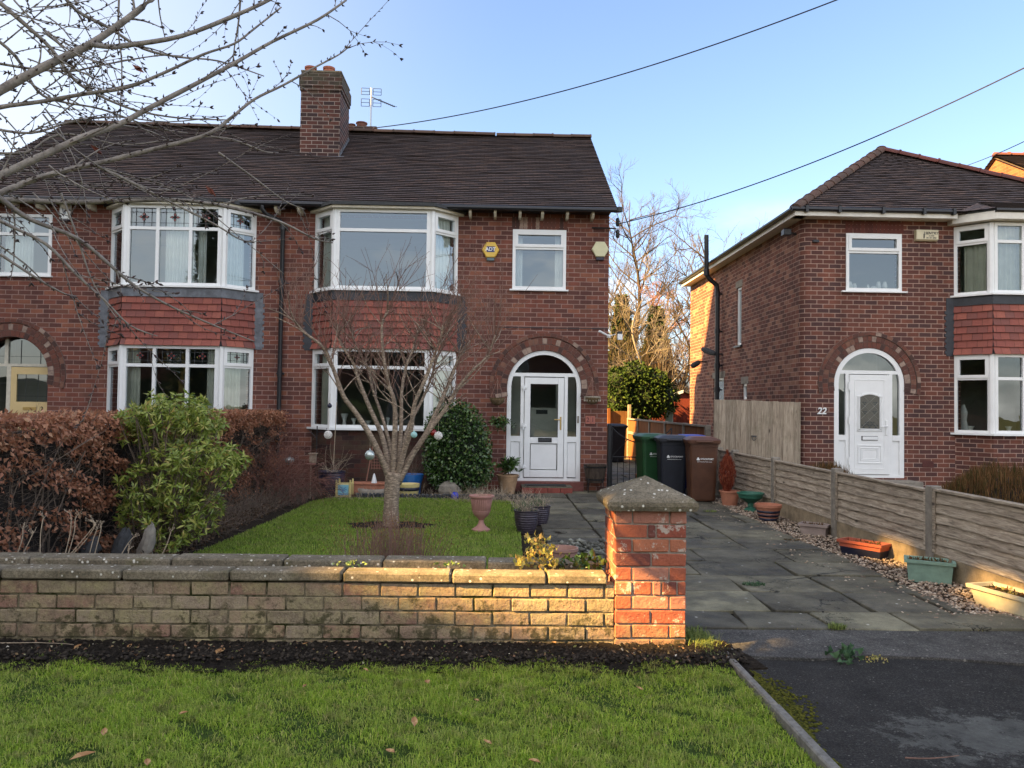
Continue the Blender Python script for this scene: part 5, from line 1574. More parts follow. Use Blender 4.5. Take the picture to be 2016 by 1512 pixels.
# kerb edging between verge and tarmac
kb = MB()
y = -6.0
while y < 4.6:
    L = .9
    kb.cbox(1.425 + random.uniform(-.004, .004), 1.475 + random.uniform(-.004, .004), y + .004, min(y + L, 4.74) - .004, -.1, .030 + random.uniform(-.006, .008), .008)
    y += L
tag(kb.build('kerb', m_kerb), kind='structure')
def tar_z(x, y): return .006 * math.sin(x * 1.7) * math.sin(y * 1.3)
sheet('tarmac_crossover', 1.47, 12, -6.5, 4.80, -0.012, m_tarmac, 50, 50, zf=tar_z)
# rough apron slab edge
ap_ = MB()
edge = [(1.62, 4.74), (2.0, 4.70), (2.35, 4.77), (2.8, 4.73), (3.3, 4.62), (3.6, 4.74), (4.3, 4.76), (6.5, 4.80), (6.5, 5.36), (1.36, 5.30), (1.50, 5.0)]
ap_.prism(edge, -.1, .004)
tag(ap_.build('concrete_apron', m_apron), kind='structure')
mb = MB(); mb.prism([(1.27, 4.5), (1.65, 4.55), (1.62, 4.74), (1.50, 5.0), (1.36, 5.42), (1.25, 5.42), (1.25, 4.7)], -.1, -.002)
tag(mb.build('garden_edge_soil', m_bed), kind='structure')

# paving slabs: each a thick flag, slightly tilted, open joints
sheet('driveway_base', 0.5, 4.1, 5.2, 30, -0.026, m_soil, 30, 120, 0.004)
sl = MB()
rows = [5.30, 5.74, 6.36, 6.98, 7.62, 8.26, 8.92, 9.56, 10.2, 10.85, 11.5, 12.15, 12.8, 13.4, 14.05, 14.7, 15.3, 16, 16.6, 17.3, 18, 18.7, 19.4, 20.1, 20.8, 21.5, 22.2, 22.9]
for i in range(len(rows) - 1):
    y0, y1 = rows[i], rows[i + 1]
    xl = 1.34 if y0 < 5.6 else (1.33 if y0 < 7.6 else .62)
    if y0 > 13.9: xl = 2.13
    xr = 3.64 + (.55 if y0 < 5.5 else 0) if y0 < 13 else 4.05
    x = xl
    off = (i * .37) % .85
    k = 0
    while x < xr - .05:
        L = random.choice([.6, .9, .9, .76]) if k else .45 + off * .5
        if y0 > 7.7 and x < 1.3 and k == 0: L = .66
        if i in (1, 2) and k == 0: L = .80
        xe = min(x + L, xr + random.uniform(-.03, .03))
        tz = [random.uniform(-.006, .011) for _ in range(4)]
        g = random.uniform(.008, .018)
        if i < 3: g += .004
        gy = random.uniform(.007, .015)
        top = .014
        x0_, x1_, ya, yb = x + g, xe - g, y0 + gy, y1 - gy
        sk = [random.uniform(-.012, .012) * (2 if i < 3 else 1) for _ in range(4)]
        c = .006
        B_ = [(x0_ + sk[0], ya + sk[1]), (x1_ + sk[2], ya + sk[3]), (x1_ + sk[1], yb + sk[0]), (x0_ + sk[3], yb + sk[2])]
        i0 = len(sl.v)
        for (bx_, by_) in B_: sl.v.append((bx_, by_, -.04))
        for q, (bx_, by_) in enumerate(B_): sl.v.append((bx_, by_, top - c + tz[q]))
        cx_, cy_ = (x0_ + x1_) / 2, (ya + yb) / 2
        for q, (bx_, by_) in enumerate(B_):
            sl.v.append((bx_ + math.copysign(c, cx_ - bx_), by_ + math.copysign(c, cy_ - by_), top + tz[q]))
        for q in range(4):
            r_ = (q + 1) % 4
            sl.f.append((i0 + q, i0 + r_, i0 + 4 + r_, i0 + 4 + q)); sl.f.append((i0 + 4 + q, i0 + 4 + r_, i0 + 8 + r_, i0 + 8 + q))
        sl.f.append((i0 + 8, i0 + 9, i0 + 10, i0 + 11))
        x = xe; k += 1
tag(sl.build('driveway', m_slab), kind='structure')
# gravel margin
sheet('gravel_bed', 3.50, 4.14, 5.38, 13.6, -0.004, m_gravelbase, 20, 120, 0.006)
n = 5200
yy = 5.36 + (rng.uniform(0, 1, n) ** 1.5) * 7.6
xx = rng.uniform(3.59, 4.13, n) + rng.normal(0, .02, n)
k_ = int(n * .06); xx[:k_] = rng.uniform(3.1, 3.7, k_)
P = np.stack([xx, yy, np.full(n, .012)], 1)
V, Fc = lumps(P, .009, .021, .6)
tag(np_mesh('gravel', V, Fc, m_gravel), 'mixed brown and cream gravel between the paving and the low fence', 'gravel', kind='stuff')

# moss and small weeds in the joints of the paving
n = 2600
jy = rng.choice(np.array(rows[:14]), n) + rng.normal(0, .006, n); jx = rng.uniform(1.34, 3.6, n)
k_ = np.sin(jx * 5 + jy * 9) + np.sin(jx * 13 + jy * 3) * .6 > .2
jx, jy = jx[k_], jy[k_]
V, Fc = blades(np.stack([jx, jy, np.full(len(jx), -.004)], 1), rng.uniform(.008, .026, len(jx)), np.full(len(jx), .006), 1.2)
tag(np_mesh('joint_moss', V, Fc, island_mat('joint moss', [(0, (.05, .055, .015)), (.6, (.10, .11, .03)), (1, (.22, .18, .09))], .95, .1, bmp=0)), 'moss and tiny weeds in the joints of the drive paving', 'moss', kind='stuff')
# ---- grass
def blocked(x, y): return False
n = 165000
yy = 3.0 + (rng.uniform(0, 1, n)) ** 1.0 * 1.72
xx = rng.uniform(-3.7, 1.41, n)
dens = np.sin(xx * 3.1 + np.sin(yy * 4)) * np.cos(yy * 3.7 + xx) + .5 * np.sin(xx * 11 + yy * 9)
bare = np.sin(xx * 7.3 + 2 * np.sin(yy * 5)) * np.sin(yy * 8.1 + xx * 2)
keep = (rng.uniform(-1.9, 1, n) < dens + .9) & ~((bare > .80) & (rng.uniform(0, 1, n) < .8))
edgey = 4.61 + .05 * np.sin(xx * 6) + .03 * np.sin(xx * 17) + rng.normal(0, .03, n)
keep &= yy < edgey
xx, yy, dens = xx[keep], yy[keep], dens[keep]
zz = .012 * np.sin(xx * 1.3 + .5) * np.cos(yy * 1.1) + .006 * np.sin(xx * 5 + yy * 3)
H = rng.uniform(.012, .040, len(xx)) * (1 + .30 * dens + .35 * np.sin(xx * 19 + 3 * np.sin(yy * 13)) * np.sin(yy * 17))
V, Fc = blades(np.stack([xx, yy, zz], 1), H, rng.uniform(.0022, .0042, len(xx)), 1.5)
tag(np_mesh('verge_grass', V, Fc, m_grass), 'tufty green grass covering the verge before the wall', 'grass', kind='stuff')
n = 26000
xx = rng.uniform(-5, 1.4, n); yy = rng.uniform(-1.5, 3.1, n)
V, Fc = blades(np.stack([xx, yy, np.zeros(n)], 1), rng.uniform(.02, .05, n), rng.uniform(.003, .006, n), 1.0)
tag(np_mesh('verge_grass', V, Fc, m_grass), 'tufty green grass of the verge beside and behind the camera', 'grass', kind='stuff')
# lawn outline
LP = [(-3.15, 6.0), (.30, 6.0), (.33, 8.1), (.38, 10.0), (.45, 11.6), (.30, 12.2), (-1.0, 12.45), (-2.55, 12.35), (-2.75, 11.9), (-2.78, 10), (-2.9, 8.0)]
lw = MB(); lw.prism(LP, -.05, .018)
tag(lw.build('lawn', m_turf), kind='structure')
def inside(x, y, poly):
    c = np.zeros(len(x), bool)
    n = len(poly)
    for i in range(n):
        x0, y0 = poly[i]; x1, y1 = poly[(i + 1) % n]
        t = ((y0 > y) != (y1 > y)) & (x < (x1 - x0) * (y - y0) / (y1 - y0 + 1e-12) + x0)
        c ^= t
    return c
n = 92000
xx = rng.uniform(-3.2, .5, n); yy = 7.0 + rng.uniform(0, 1, n) ** 1.15 * 5.5
k_ = inside(xx, yy, LP) & (np.hypot((xx + 1.25) / 1.25, (yy - 9.62) / .8) > .42 + .06 * np.sin(9 * np.arctan2(yy - 9.62, xx + 1.25)))
xx, yy = xx[k_], yy[k_]
V, Fc = blades(np.stack([xx, yy, np.full(len(xx), .018)], 1), rng.uniform(.018, .04, len(xx)), rng.uniform(.004, .007, len(xx)), .9)
tag(np_mesh('lawn_grass', V, Fc, m_lawn), 'short green lawn grass round the small tree', 'grass', kind='stuff')
tr = MB()
tr.prism([(-1.25 + .53 * math.cos(a) * (1 + .08 * math.sin(5 * a)), 9.62 + .34 * math.sin(a)) for a in np.linspace(0, 2 * PI, 30)[:-1]], 0, .024)
tag(tr.build('tree_bed', m_soil), kind='structure')

# ================================================================== front wall (two skins with a planting trough), pier
FW = empty('garden_wall', (-1.2, 5.1, 0), 'low lichened brick wall with two rows of coping stones and a planting trough', 'garden wall')
CH = .0885
def brick_run(mb, x0, x1, y0, y1, zb, n, L=.235, seed=0, end_trim=True):
    """stretcher courses facing -Y, each brick its own chamfered block"""
    for r_ in range(n):
        z0 = zb + r_ * CH
        x = x0 - (L * .5 if r_ % 2 else 0)
        while x < x1:
            a = max(x + .004, x0); b_ = min(x + L - .004, x1)
            if b_ - a > .03:
                o = random.uniform(-.004, .004)
                mb.cbox(a + random.uniform(0, .003), b_ - random.uniform(0, .003), y0 + o, y1, z0 + .006 + random.uniform(0, .003), z0 + CH - .004, .005)
            x += L
bm_, mm_ = MB(), MB()
brick_run(bm_, -7.5, .79, 4.87, 4.985, -.04, 5)
mm_.box(-7.5, .79, 4.880, 4.975, -.1, .400)
def rough(mb, a):
    mb.v = [(x + random.uniform(-a, a), y + random.uniform(-a, a), z + random.uniform(-a, a)) for x, y, z in mb.v]
rough(bm_, .0028)
bk = bm_.build('brickwork', m_gbrick, FW)
mm_.build('mortar', m_gmortar, bk)
bm_, mm_ = MB(), MB()
brick_run(bm_, -7.5, .79, 5.22, 5.33, -.04, 5)
mm_.box(-7.5, .79, 5.228, 5.325, -.1, .40)
bk2 = bm_.build('brickwork', m_gbrick, FW); mm_.build('mortar', m_gmortar, bk2)
def coping(y0, y1, z, xs):
    for a, b_, dz in xs:
        mb = MB()
        mb.cbox(a + .006, b_ - .006, y0, y1, z + dz, z + .062 + dz, .010)
        mb.build('coping_stone', m_coping, FW)
coping(4.848, 5.01, .408, [(-7.4, -6.6, 0), (-6.6, -5.7, .004), (-5.7, -4.8, 0), (-4.8, -3.9, .003), (-3.9, -3.02, 0), (-3.02, -2.28, .004), (-2.28, -1.62, .002), (-1.62, -.92, .004), (-.92, -.24, 0), (-.24, .36, -.004), (.36, .745, -.002)])
coping(5.19, 5.38, .412, [(-7.4, -6.3, 0), (-6.3, -5.2, .004), (-5.2, -4.1, 0), (-4.1, -3.05, .002), (-3.05, -2.12, 0), (-2.12, -1.38, .006), (-1.38, -.72, .003), (-.72, -.02, .004), (-.02, .74, -.003)])
ts = MB(); ts.box(-7.4, .78, 4.98, 5.23, -.1, .36); ts.build('trough_soil', m_soil, FW)

PR = empty('brick_pier', (1.02, 5.1, 0), 'square red brick gate pier with a pyramid capstone at the end of the low wall', 'pier')
bm_, mm_ = MB(), MB()
px0, px1, py0, py1 = .785, 1.245, 4.862, 5.32
for r_ in range(10):
    z0 = -.02 + r_ * .0895
    z0b, z1b = z0 + .005, z0 + .0895 - .005
    w_ = px1 - px0
    if r_ % 2: cuts = [0, .112, .348, w_]
    else: cuts = [0, .232, w_] if r_ not in (8,) else [0, .21, .262, w_]
    if r_ == 4: cuts = [0, .115, .24, .30, .40, w_]
    for a, b_ in zip(cuts[:-1], cuts[1:]):
        o = random.uniform(-.004, .004)
        bm_.cbox(px0 + a + .005, px0 + b_ - .005, py0 + o, py0 + .10, z0b, z1b, .005)
        bm_.cbox(px0 + a + .005, px0 + b_ - .005, py1 - .10, py1, z0b, z1b, .005)
    cuts = [.112, .35] if r_ % 2 == 0 else [.102, .225, .35]
    for a, b_ in zip(cuts[:-1], cuts[1:]):
        for xx_ in ((px0 + random.uniform(-.003, .003), px0 + .10), (px1 - .10, px1)):
            bm_.cbox(xx_[0], xx_[1], py0 + a + .005, py0 + b_ - .003, z0b, z1b, .005)
mm_.box(px0 + .010, px1 - .010, py0 + .010, py1 - .010, -.1, .88)
rough(bm_, .0022)
pb = bm_.build('brickwork', m_pbrick, PR); mm_.build('mortar', m_pmortar, pb)
# cap: moulded pyramid with softened, pitted edges
cb_ = MB()
cx0, cx1, cy0, cy1, cz = .735, 1.30, 4.80, 5.375, .875
N_ = 22
def capz(u, v):
    d = min(u, 1 - u, v, 1 - v)
    return .066 + min(d, .5) * 2 * .135 - .010 * max(0, 1 - d / .05) ** 2
V = []; Fc = []
for j in range(N_ + 1):
    for i in range(N_ + 1):
        u, v = i / N_, j / N_
        V.append((cx0 + (cx1 - cx0) * u, cy0 + (cy1 - cy0) * v, cz + capz(u, v) + random.uniform(-.0015, .0015)))
for j in range(N_):
    for i in range(N_):
        a = j * (N_ + 1) + i
        Fc.append((a, a + 1, a + N_ + 2, a + N_ + 1))
me = MB(); me.v = V; me.f = Fc
b0 = len(me.v)
ring = [(i, 0) for i in range(N_)] + [(N_, j) for j in range(N_)] + [(N_ - i, N_) for i in range(N_)] + [(0, N_ - j) for j in range(N_)]
for (i, j) in ring:
    x, y = cx0 + (cx1 - cx0) * i / N_, cy0 + (cy1 - cy0) * j / N_
    cxm, cym = (cx0 + cx1) / 2, (cy0 + cy1) / 2
    me.v.append((cxm + (x - cxm) * 1.012, cym + (y - cym) * 1.012, cz + .030)); me.v.append((cxm + (x - cxm) * .97, cym + (y - cym) * .97, cz))
m_ = len(ring)
for k in range(m_):
    k2 = (k + 1) % m_
    ta = ring[k][1] * (N_ + 1) + ring[k][0]; tb = ring[k2][1] * (N_ + 1) + ring[k2][0]
    me.f.append((b0 + 2 * k, b0 + 2 * k2, tb, ta)); me.f.append((b0 + 2 * k + 1, b0 + 2 * k2 + 1, b0 + 2 * k2, b0 + 2 * k))
me.f.append(tuple(b0 + 2 * k + 1 for k in range(m_))[::-1])
me.build('capstone', m_coping, PR)

# ================================================================== low fence on the right
FX = 4.15
posts = [atx(x, y, FX).y for x, y in ((2175, 1020), (1838, 1000), (1648, 990), (1527, 950), (1447, 920))]
LF = empty('low_fence', (FX, 9, 0), 'low weathered grey wooden fence with concrete posts and gravel boards beside the driveway', 'fence')
posts = [posts[0], posts[1], posts[2], posts[3], posts[4]]
step_ = (posts[1] - posts[0])
posts = posts + [13.95]
posts.insert(0, posts[0] - 1.75)
ztop = [.84, .82, .80, .80, .80, .80, .80]
for k, y in enumerate(posts):
    if y > 14: continue
    p = MB()
    p.cbox(FX - .055, FX + .055, y - .05, y + .05, -.1, ztop[min(k, 6)] + .03, .008)
    p.build('fence_post', m_concrete, LF)
for k in range(len(posts) - 1):
    y0, y1 = posts[k] + .055, posts[k + 1] - .055
    zt = ztop[k]
    gb = MB(); gb.cbox(FX - .025, FX + .025, y0 - .01, y1 + .01, -.1, .205, .005)
    gb.build('gravel_board', m_gboard, LF)
    pn = MB()
    nb = 6
    ph = random.uniform(0, 9)
    for b_ in range(nb):
        za = .215 + (zt - .04 - .215) * b_ / nb; zb = .215 + (zt - .04 - .215) * (b_ + 1) / nb + .035
        nseg = 16
        i0 = len(pn.v)
        f1, f2 = random.uniform(2, 5), random.uniform(6, 11)
        for s in range(nseg + 1):
            t = s / nseg; y = y0 + (y1 - y0) * t
            wv = (.006 * math.sin(f1 * t * 2 + ph + b_ * 2) + .004 * math.sin(f2 * t * 3 + b_)) if b_ else 0
            pn.v.append((FX - .034 - random.uniform(0, .003), y, za + wv)); pn.v.append((FX - .012, y, zb))
            pn.v.append((FX - .022, y, za + wv)); pn.v.append((FX - .004, y, zb))
        for s in range(nseg):
            a = i0 + s * 4; c = a + 4
            pn.f.append((a, a + 1, c + 1, c)); pn.f.append((a + 2, c + 2, c + 3, a + 3)); pn.f.append((a, c, c + 2, a + 2)); pn.f.append((a + 1, a + 3, c + 3, c + 1))
        pn.f.append((i0, i0 + 2, i0 + 3, i0 + 1)); e = i0 + nseg * 4; pn.f.append((e, e + 1, e + 3, e + 2))
    po = pn.build('fence_panel', m_woodgrey, LF)
    rl = MB()
    rl.cbox(FX - .042, FX + .03, y0, y1, zt - .035, zt - .008, .004)
    for yb_ in (y0, y1 - .035): rl.cbox(FX - .048, FX - .030, yb_, yb_ + .035, .22, zt - .036, .003)
    rl.build('panel_rail', m_woodgrey, po)
# tall close boarded gate
TG = empty('wooden_gate', (4.85, 13.95, 0), 'tall grey close boarded gate between the low fence and the right house', 'gate')
bd = MB()
x = 4.04
xe = 5.64
while x < xe:
    w_ = .098
    bd.cbox(x, min(x + w_ + .012, xe), 13.93 + (0 if int(x * 10) % 2 else .006), 13.955, -.02, 1.70 + random.uniform(-.008, .006) - (x - 4.04) * .02, .003)
    x += w_
bd.build('board', m_woodgate, TG)
rl = MB()
for z in (.35, 1.35): rl.cbox(4.05, 5.62, 13.957, 13.99, z, z + .07, .003)
rl.build('rail', m_woodgate, TG)
hd = MB(); c0 = at(1485, 863, 13.91)
hd.tube([(c0.x + .035 * math.cos(a), 13.915, c0.z + .035 * math.sin(a)) for a in np.linspace(0, 2 * PI, 13)], .006, 6); hd.cbox(c0.x - .05, c0.x + .05, 13.92, 13.932, c0.z + .03, c0.z + .05, .002)
hd.build('ring_handle', m_felt, TG)

# rear boundary fence, brown with concrete posts
RF = empty('boundary_fence', (4.1, 18, 0), 'brown stained fence with grey posts running back between the houses', 'fence')
ys = [atx(x, y, 4.12).y for x, y in ((1395, 880), (1350, 860), (1313, 850), (1282, 845), (1259, 842))] + [23.0]
for y in ys:
    p = MB(); p.cbox(4.05, 4.15, y - .05, y + .05, -.1, 1.22, .008); p.build('fence_post', m_concrete, RF)
for a, b_ in zip(ys[:-1], ys[1:]):
    pn = MB(); y = a + .05
    while y < b_ - .05:
        pn.cbox(4.088, 4.10, y, min(y + .11, b_ - .05), .0, 1.17, .002); y += .112
    po = pn.build('fence_panel', m_woodbrown, RF)
    r_ = MB(); r_.cbox(4.04, 4.12, a + .05, b_ - .05, 1.171, 1.21, .004); r_.cbox(4.05, 4.088, a + .05, b_ - .05, .75, .83, .004)
    r_.build('panel_rail', m_concrete, po)
CF = empty('boundary_fence', (2.6, 23.1, 0), 'bright golden wooden fence panel across the end of the side passage', 'fence')
pn = MB(); x = 1.0
while x < 4.05:
    pn.cbox(x, x + .118, 23.1, 23.12, 0, 1.42, .003); x += .12
pn.build('fence_panel', m_woodgold, CF)
for x in (1.9, 3.05, 3.5, 4.12):
    p = MB(); p.cbox(x - .045, x + .045, 22.98, 23.09, 0, 1.5 if x < 4 else 1.62, .006); p.build('fence_post', m_concrete if x > 4 else m_woodbrown, CF)
RD = MB(); x = 6.05
while x < 7.4:
    RD.cbox(x, x + .10, 26.0, 26.02, 0, 1.86, .003); x += .104
tag(RD.build('boundary_fence', m_woodred, origin=(6.7, 26, 0)), 'dark red upright board fence far behind, beside the right house', 'fence')
gp = MB(); q = at(1318, 800, 24.5); gp.cbox(q.x - .12, q.x + .02, 24.4, 24.5, 0, 1.84, .01); gp.cbox(q.x + .03, q.x + .10, 24.42, 24.5, 0, 1.82, .01)
tag(gp.build('greenhouse_frame', plain('pale green painted metal', (.25, .36, .33), .5), origin=(q.x, 24.45, 0)), 'pale green upright frame post between the laurel and the dark red fence', 'post')
SH = empty('garden_shed', (7.3, 31, 0), 'small shed with a grey felt roof and white gable trim beyond the red fence', 'shed')
mb = MB(); mb.box(6.3, 8.6, 30, 32, 0, 1.75); mb.prismv([(6.3, 1.75), (8.6, 1.75), (7.45, 2.2)], 'y', 30, 32); mb.build('wall', m_woodred, SH)
mb = MB(); mb.hexa([(6.2, 29.9, 1.74), (7.45, 29.9, 2.2), (7.45, 32.1, 2.2), (6.2, 32.1, 1.74), (6.2, 29.9, 1.79), (7.45, 29.9, 2.25), (7.45, 32.1, 2.25), (6.2, 32.1, 1.79)])
mb.hexa([(7.45, 29.9, 2.2), (8.7, 29.9, 1.74), (8.7, 32.1, 1.74), (7.45, 32.1, 2.2), (7.45, 29.9, 2.25), (8.7, 29.9, 1.79), (8.7, 32.1, 1.79), (7.45, 32.1, 2.25)])
mb.build('roof', m_felt, SH)
mb = MB(); mb.hexa([(6.2, 29.86, 1.7), (7.45, 29.86, 2.14), (7.45, 29.9, 2.14), (6.2, 29.9, 1.7), (6.2, 29.86, 1.79), (7.45, 29.86, 2.25), (7.45, 29.9, 2.25), (6.2, 29.9, 1.79)]); mb.build('gable_trim', m_white, SH)

# black metal gate beside our house
MG = empty('metal_gate', (2.5, 14.1, 0), 'black metal bar gate with dipped top at the corner of the left house', 'gate')
g = MB()
g.cbox(2.125, 2.185, 14.05, 14.11, -.05, 1.22, .004); g.build('gate_post', m_black, MG)
g = MB()
gx0, gx1 = 2.20, 3.30
def topz(x): t = (x - gx0) / (gx1 - gx0); return 1.16 - .28 * math.sin(PI * min(1, t * 1.0)) ** .8
g.tube([(gx0 + (gx1 - gx0) * k / 16, 14.08, topz(gx0 + (gx1 - gx0) * k / 16)) for k in range(17)], .011, 6)
g.tube([(gx0, 14.08, .62), (gx1, 14.08, .62)], .011, 6); g.tube([(gx0, 14.08, .12), (gx1, 14.08, .12)], .011, 6)
x = gx0
while x < gx1 + .01:
    g.tube([(x, 14.08, .12), (x, 14.08, .62)], .006, 6); x += .11
for x in (gx0, gx1): g.tube([(x, 14.08, .05), (x, 14.08, topz(x))], .012, 6)
g.tube([(gx0, 14.08, .62), (gx0 + .3, 14.08, .95)], .007, 6); g.tube([(gx1, 14.08, .62), (gx1 - .3, 14.08, .95)], .007, 6)
g.build('gate_leaf', m_black, MG)

# ================================================================== added leafy screen, unseen on the left: blocks the sun, holes let patches through
m_ever = island_mat('evergreen leaves', [(0, (0.018, 0.035, 0.010)), (.6, (0.035, 0.06, 0.018)), (1, (0.06, 0.085, 0.025))], .7, .3, bmp=0)
m_evercore = plain('evergreen inside', (0.012, 0.02, 0.008), 1.0, var=.4, scale=3, bmp=0)
EX = -25.0; DY, DZ = -5.278, 9.271
EV = empty('added_sun_blocker', (EX, -3, 0), 'very tall leafy screen left of the gardens, outside the picture, added to block the sun', 'hedge')
mv = lambda l: [(a + DY, b_ + DZ) for a, b_ in l]
h1 = mv([(.48, 7.52), (.76, 7.25), (1.0, 7.0), (1.55, 6.42), (1.55, 6.78), (1.04, 7.46), (.98, 8.05), (.80, 8.12), (.765, 7.80), (.48, 7.92)])  # hole shaped to throw a sun patch on the front wall and pier
h2 = mv([(.50, 9.33), (1.14, 9.33), (1.15, 9.49), (.50, 9.51)])  # this hole and the next aim sun at the gravel boards
h3 = mv([(2.10, 9.35), (2.75, 9.34), (2.72, 9.48), (2.15, 9.50)])
outer = [(-4.5 + DY, 0), (17.8 + DY, 0)] + mv([(17.8, 8.2), (16.6, 10.3), (12.85, 16.7), (10.8, 17.9), (9.9, 20.2), (5.2, 20.3), (4.3, 13.2), (1, 11.2), (-2, 10.8), (-4.5, 9.5)])  # outline shaped to shade the fronts and leave the far side wall sunlit
loops = [[Vector((p[0], p[1], 0)) for p in l] for l in ([outer] + [h1, h2, h3])]
pts = [p for l in loops for p in l]
cr_ = MB()
for t in tessellate_polygon(loops):
    q = [pts[i] for i in t]
    cr_.face([(EX, p.x, p.y) for p in q]); cr_.face([(EX - .08, p.x, p.y) for p in q[::-1]])
for l in [outer, h1, h2, h3]:
    for i in range(len(l)):
        a, b_ = l[i], l[(i + 1) % len(l)]
        cr_.face([(EX, a[0], a[1]), (EX, b_[0], b_[1]), (EX - .08, b_[0], b_[1]), (EX - .08, a[0], a[1])])
cr_.build('inner_growth', m_evercore, EV)
n = 22000
yy = rng.uniform(-10, 11.4, n); zz = rng.uniform(0, 29.5, n)
k_ = inside(yy, zz, outer) 
for hx, hz, rr_ in ((1.0, 7.4, 1.25), (.82, 9.5, .8), (2.45, 9.5, .8)):
    k_ &= np.hypot(yy - hx - DY, zz - hz - DZ) > rr_
k_ &= ~inside(yy, zz + .0, mv([(12.4, 15.2), (16.6, 8.2), (17, 12), (13.5, 18)]))
yy, zz = yy[k_], zz[k_]; n = len(yy)
P = np.stack([EX + rng.choice([-1, 1], n) * rng.uniform(0, .45, n), yy, zz], 1)
V, Fc = leaves(P, rng.normal(size=(n, 3)) + np.array([0, 0, .6]), rng.uniform(.3, .6, n), rng.uniform(.15, .3, n))
np_mesh('foliage', V, Fc, m_ever, EV)

# ================================================================== plants
def vec(*a): return Vector(a)
def perp(d):
    r_ = Vector((random.gauss(0, 1), random.gauss(0, 1), random.gauss(0, 1)))
    return (r_ - d * r_.dot(d)).normalized()
def smooth_line(pts, k=4):
    """Catmull-Rom through the points"""
    P_ = [pts[0]] + list(pts) + [pts[-1]]
    out_ = []
    for i in range(1, len(P_) - 2):
        for s in range(k):
            t = s / k
            a, b_, c_, d_ = P_[i - 1], P_[i], P_[i + 1], P_[i + 2]
            out_.append(.5 * ((2 * b_) + (c_ - a) * t + (2 * a - 5 * b_ + 4 * c_ - d_) * t * t + (3 * b_ - a - 3 * c_ + d_) * t * t * t))
    out_.append(pts[-1])
    return out_
def twig(mb, p, d, L, r0, bend=.25, n=5, droop=0.0, buds=None, sides=4, fork=0, budr=.004, budgap=.035, r1=None):
    pts = [p.copy()]; q = p.copy(); dd = d.normalized()
    sd_ = perp(dd) * bend
    for k in range(n):
        dd = (dd + sd_ / n + Vector((0, 0, -droop / n)) + Vector((random.gauss(0, .05), random.gauss(0, .05), random.gauss(0, .05)))).normalized()
        q = q + dd * (L / n); pts.append(q.copy())
    r1 = r0 * .4 if r1 is None else r1
    mb.tube(pts, [r0 + (r1 - r0) * k / n for k in range(n + 1)], sides, False)
    if buds is not None:
        m = int(L / budgap)
        for k in range(m):
            t = (k + random.random()) / m * n; i = min(int(t), n - 1)
            b_ = pts[i].lerp(pts[i + 1], t - i)
            o = perp((pts[i + 1] - pts[i]).normalized())
            e = (o * .7 + (pts[i + 1] - pts[i]).normalized() * .8).normalized()
            s = budr * random.uniform(.7, 1.3)
            buds.tube([b_, b_ + e * s * 1.6, b_ + e * s * 3.6], [s * .5, s * .75, s * .1], 4, False)
        if random.random() < .7:
            e = (pts[-1] - pts[-2]).normalized()
            for _ in range(3):
                f = (e + perp(e) * .6).normalized(); s = budr * 1.2
                buds.tube([pts[-1], pts[-1] + f * s * 1.6, pts[-1] + f * s * 3.4], [s * .5, s * .8, s * .1], 4, False)
    if fork > 0:
        for _ in range(fork):
            i = random.randint(1, n - 1)
            e = (pts[i + 1] - pts[i]).normalized()
            twig(mb, pts[i], (e + perp(e) * random.uniform(.5, 1.0)), L * random.uniform(.3, .6), r0 * .6, bend, max(3, n - 1), droop, buds, sides, fork - 1 if random.random() < .5 else 0, budr, budgap)
    return pts

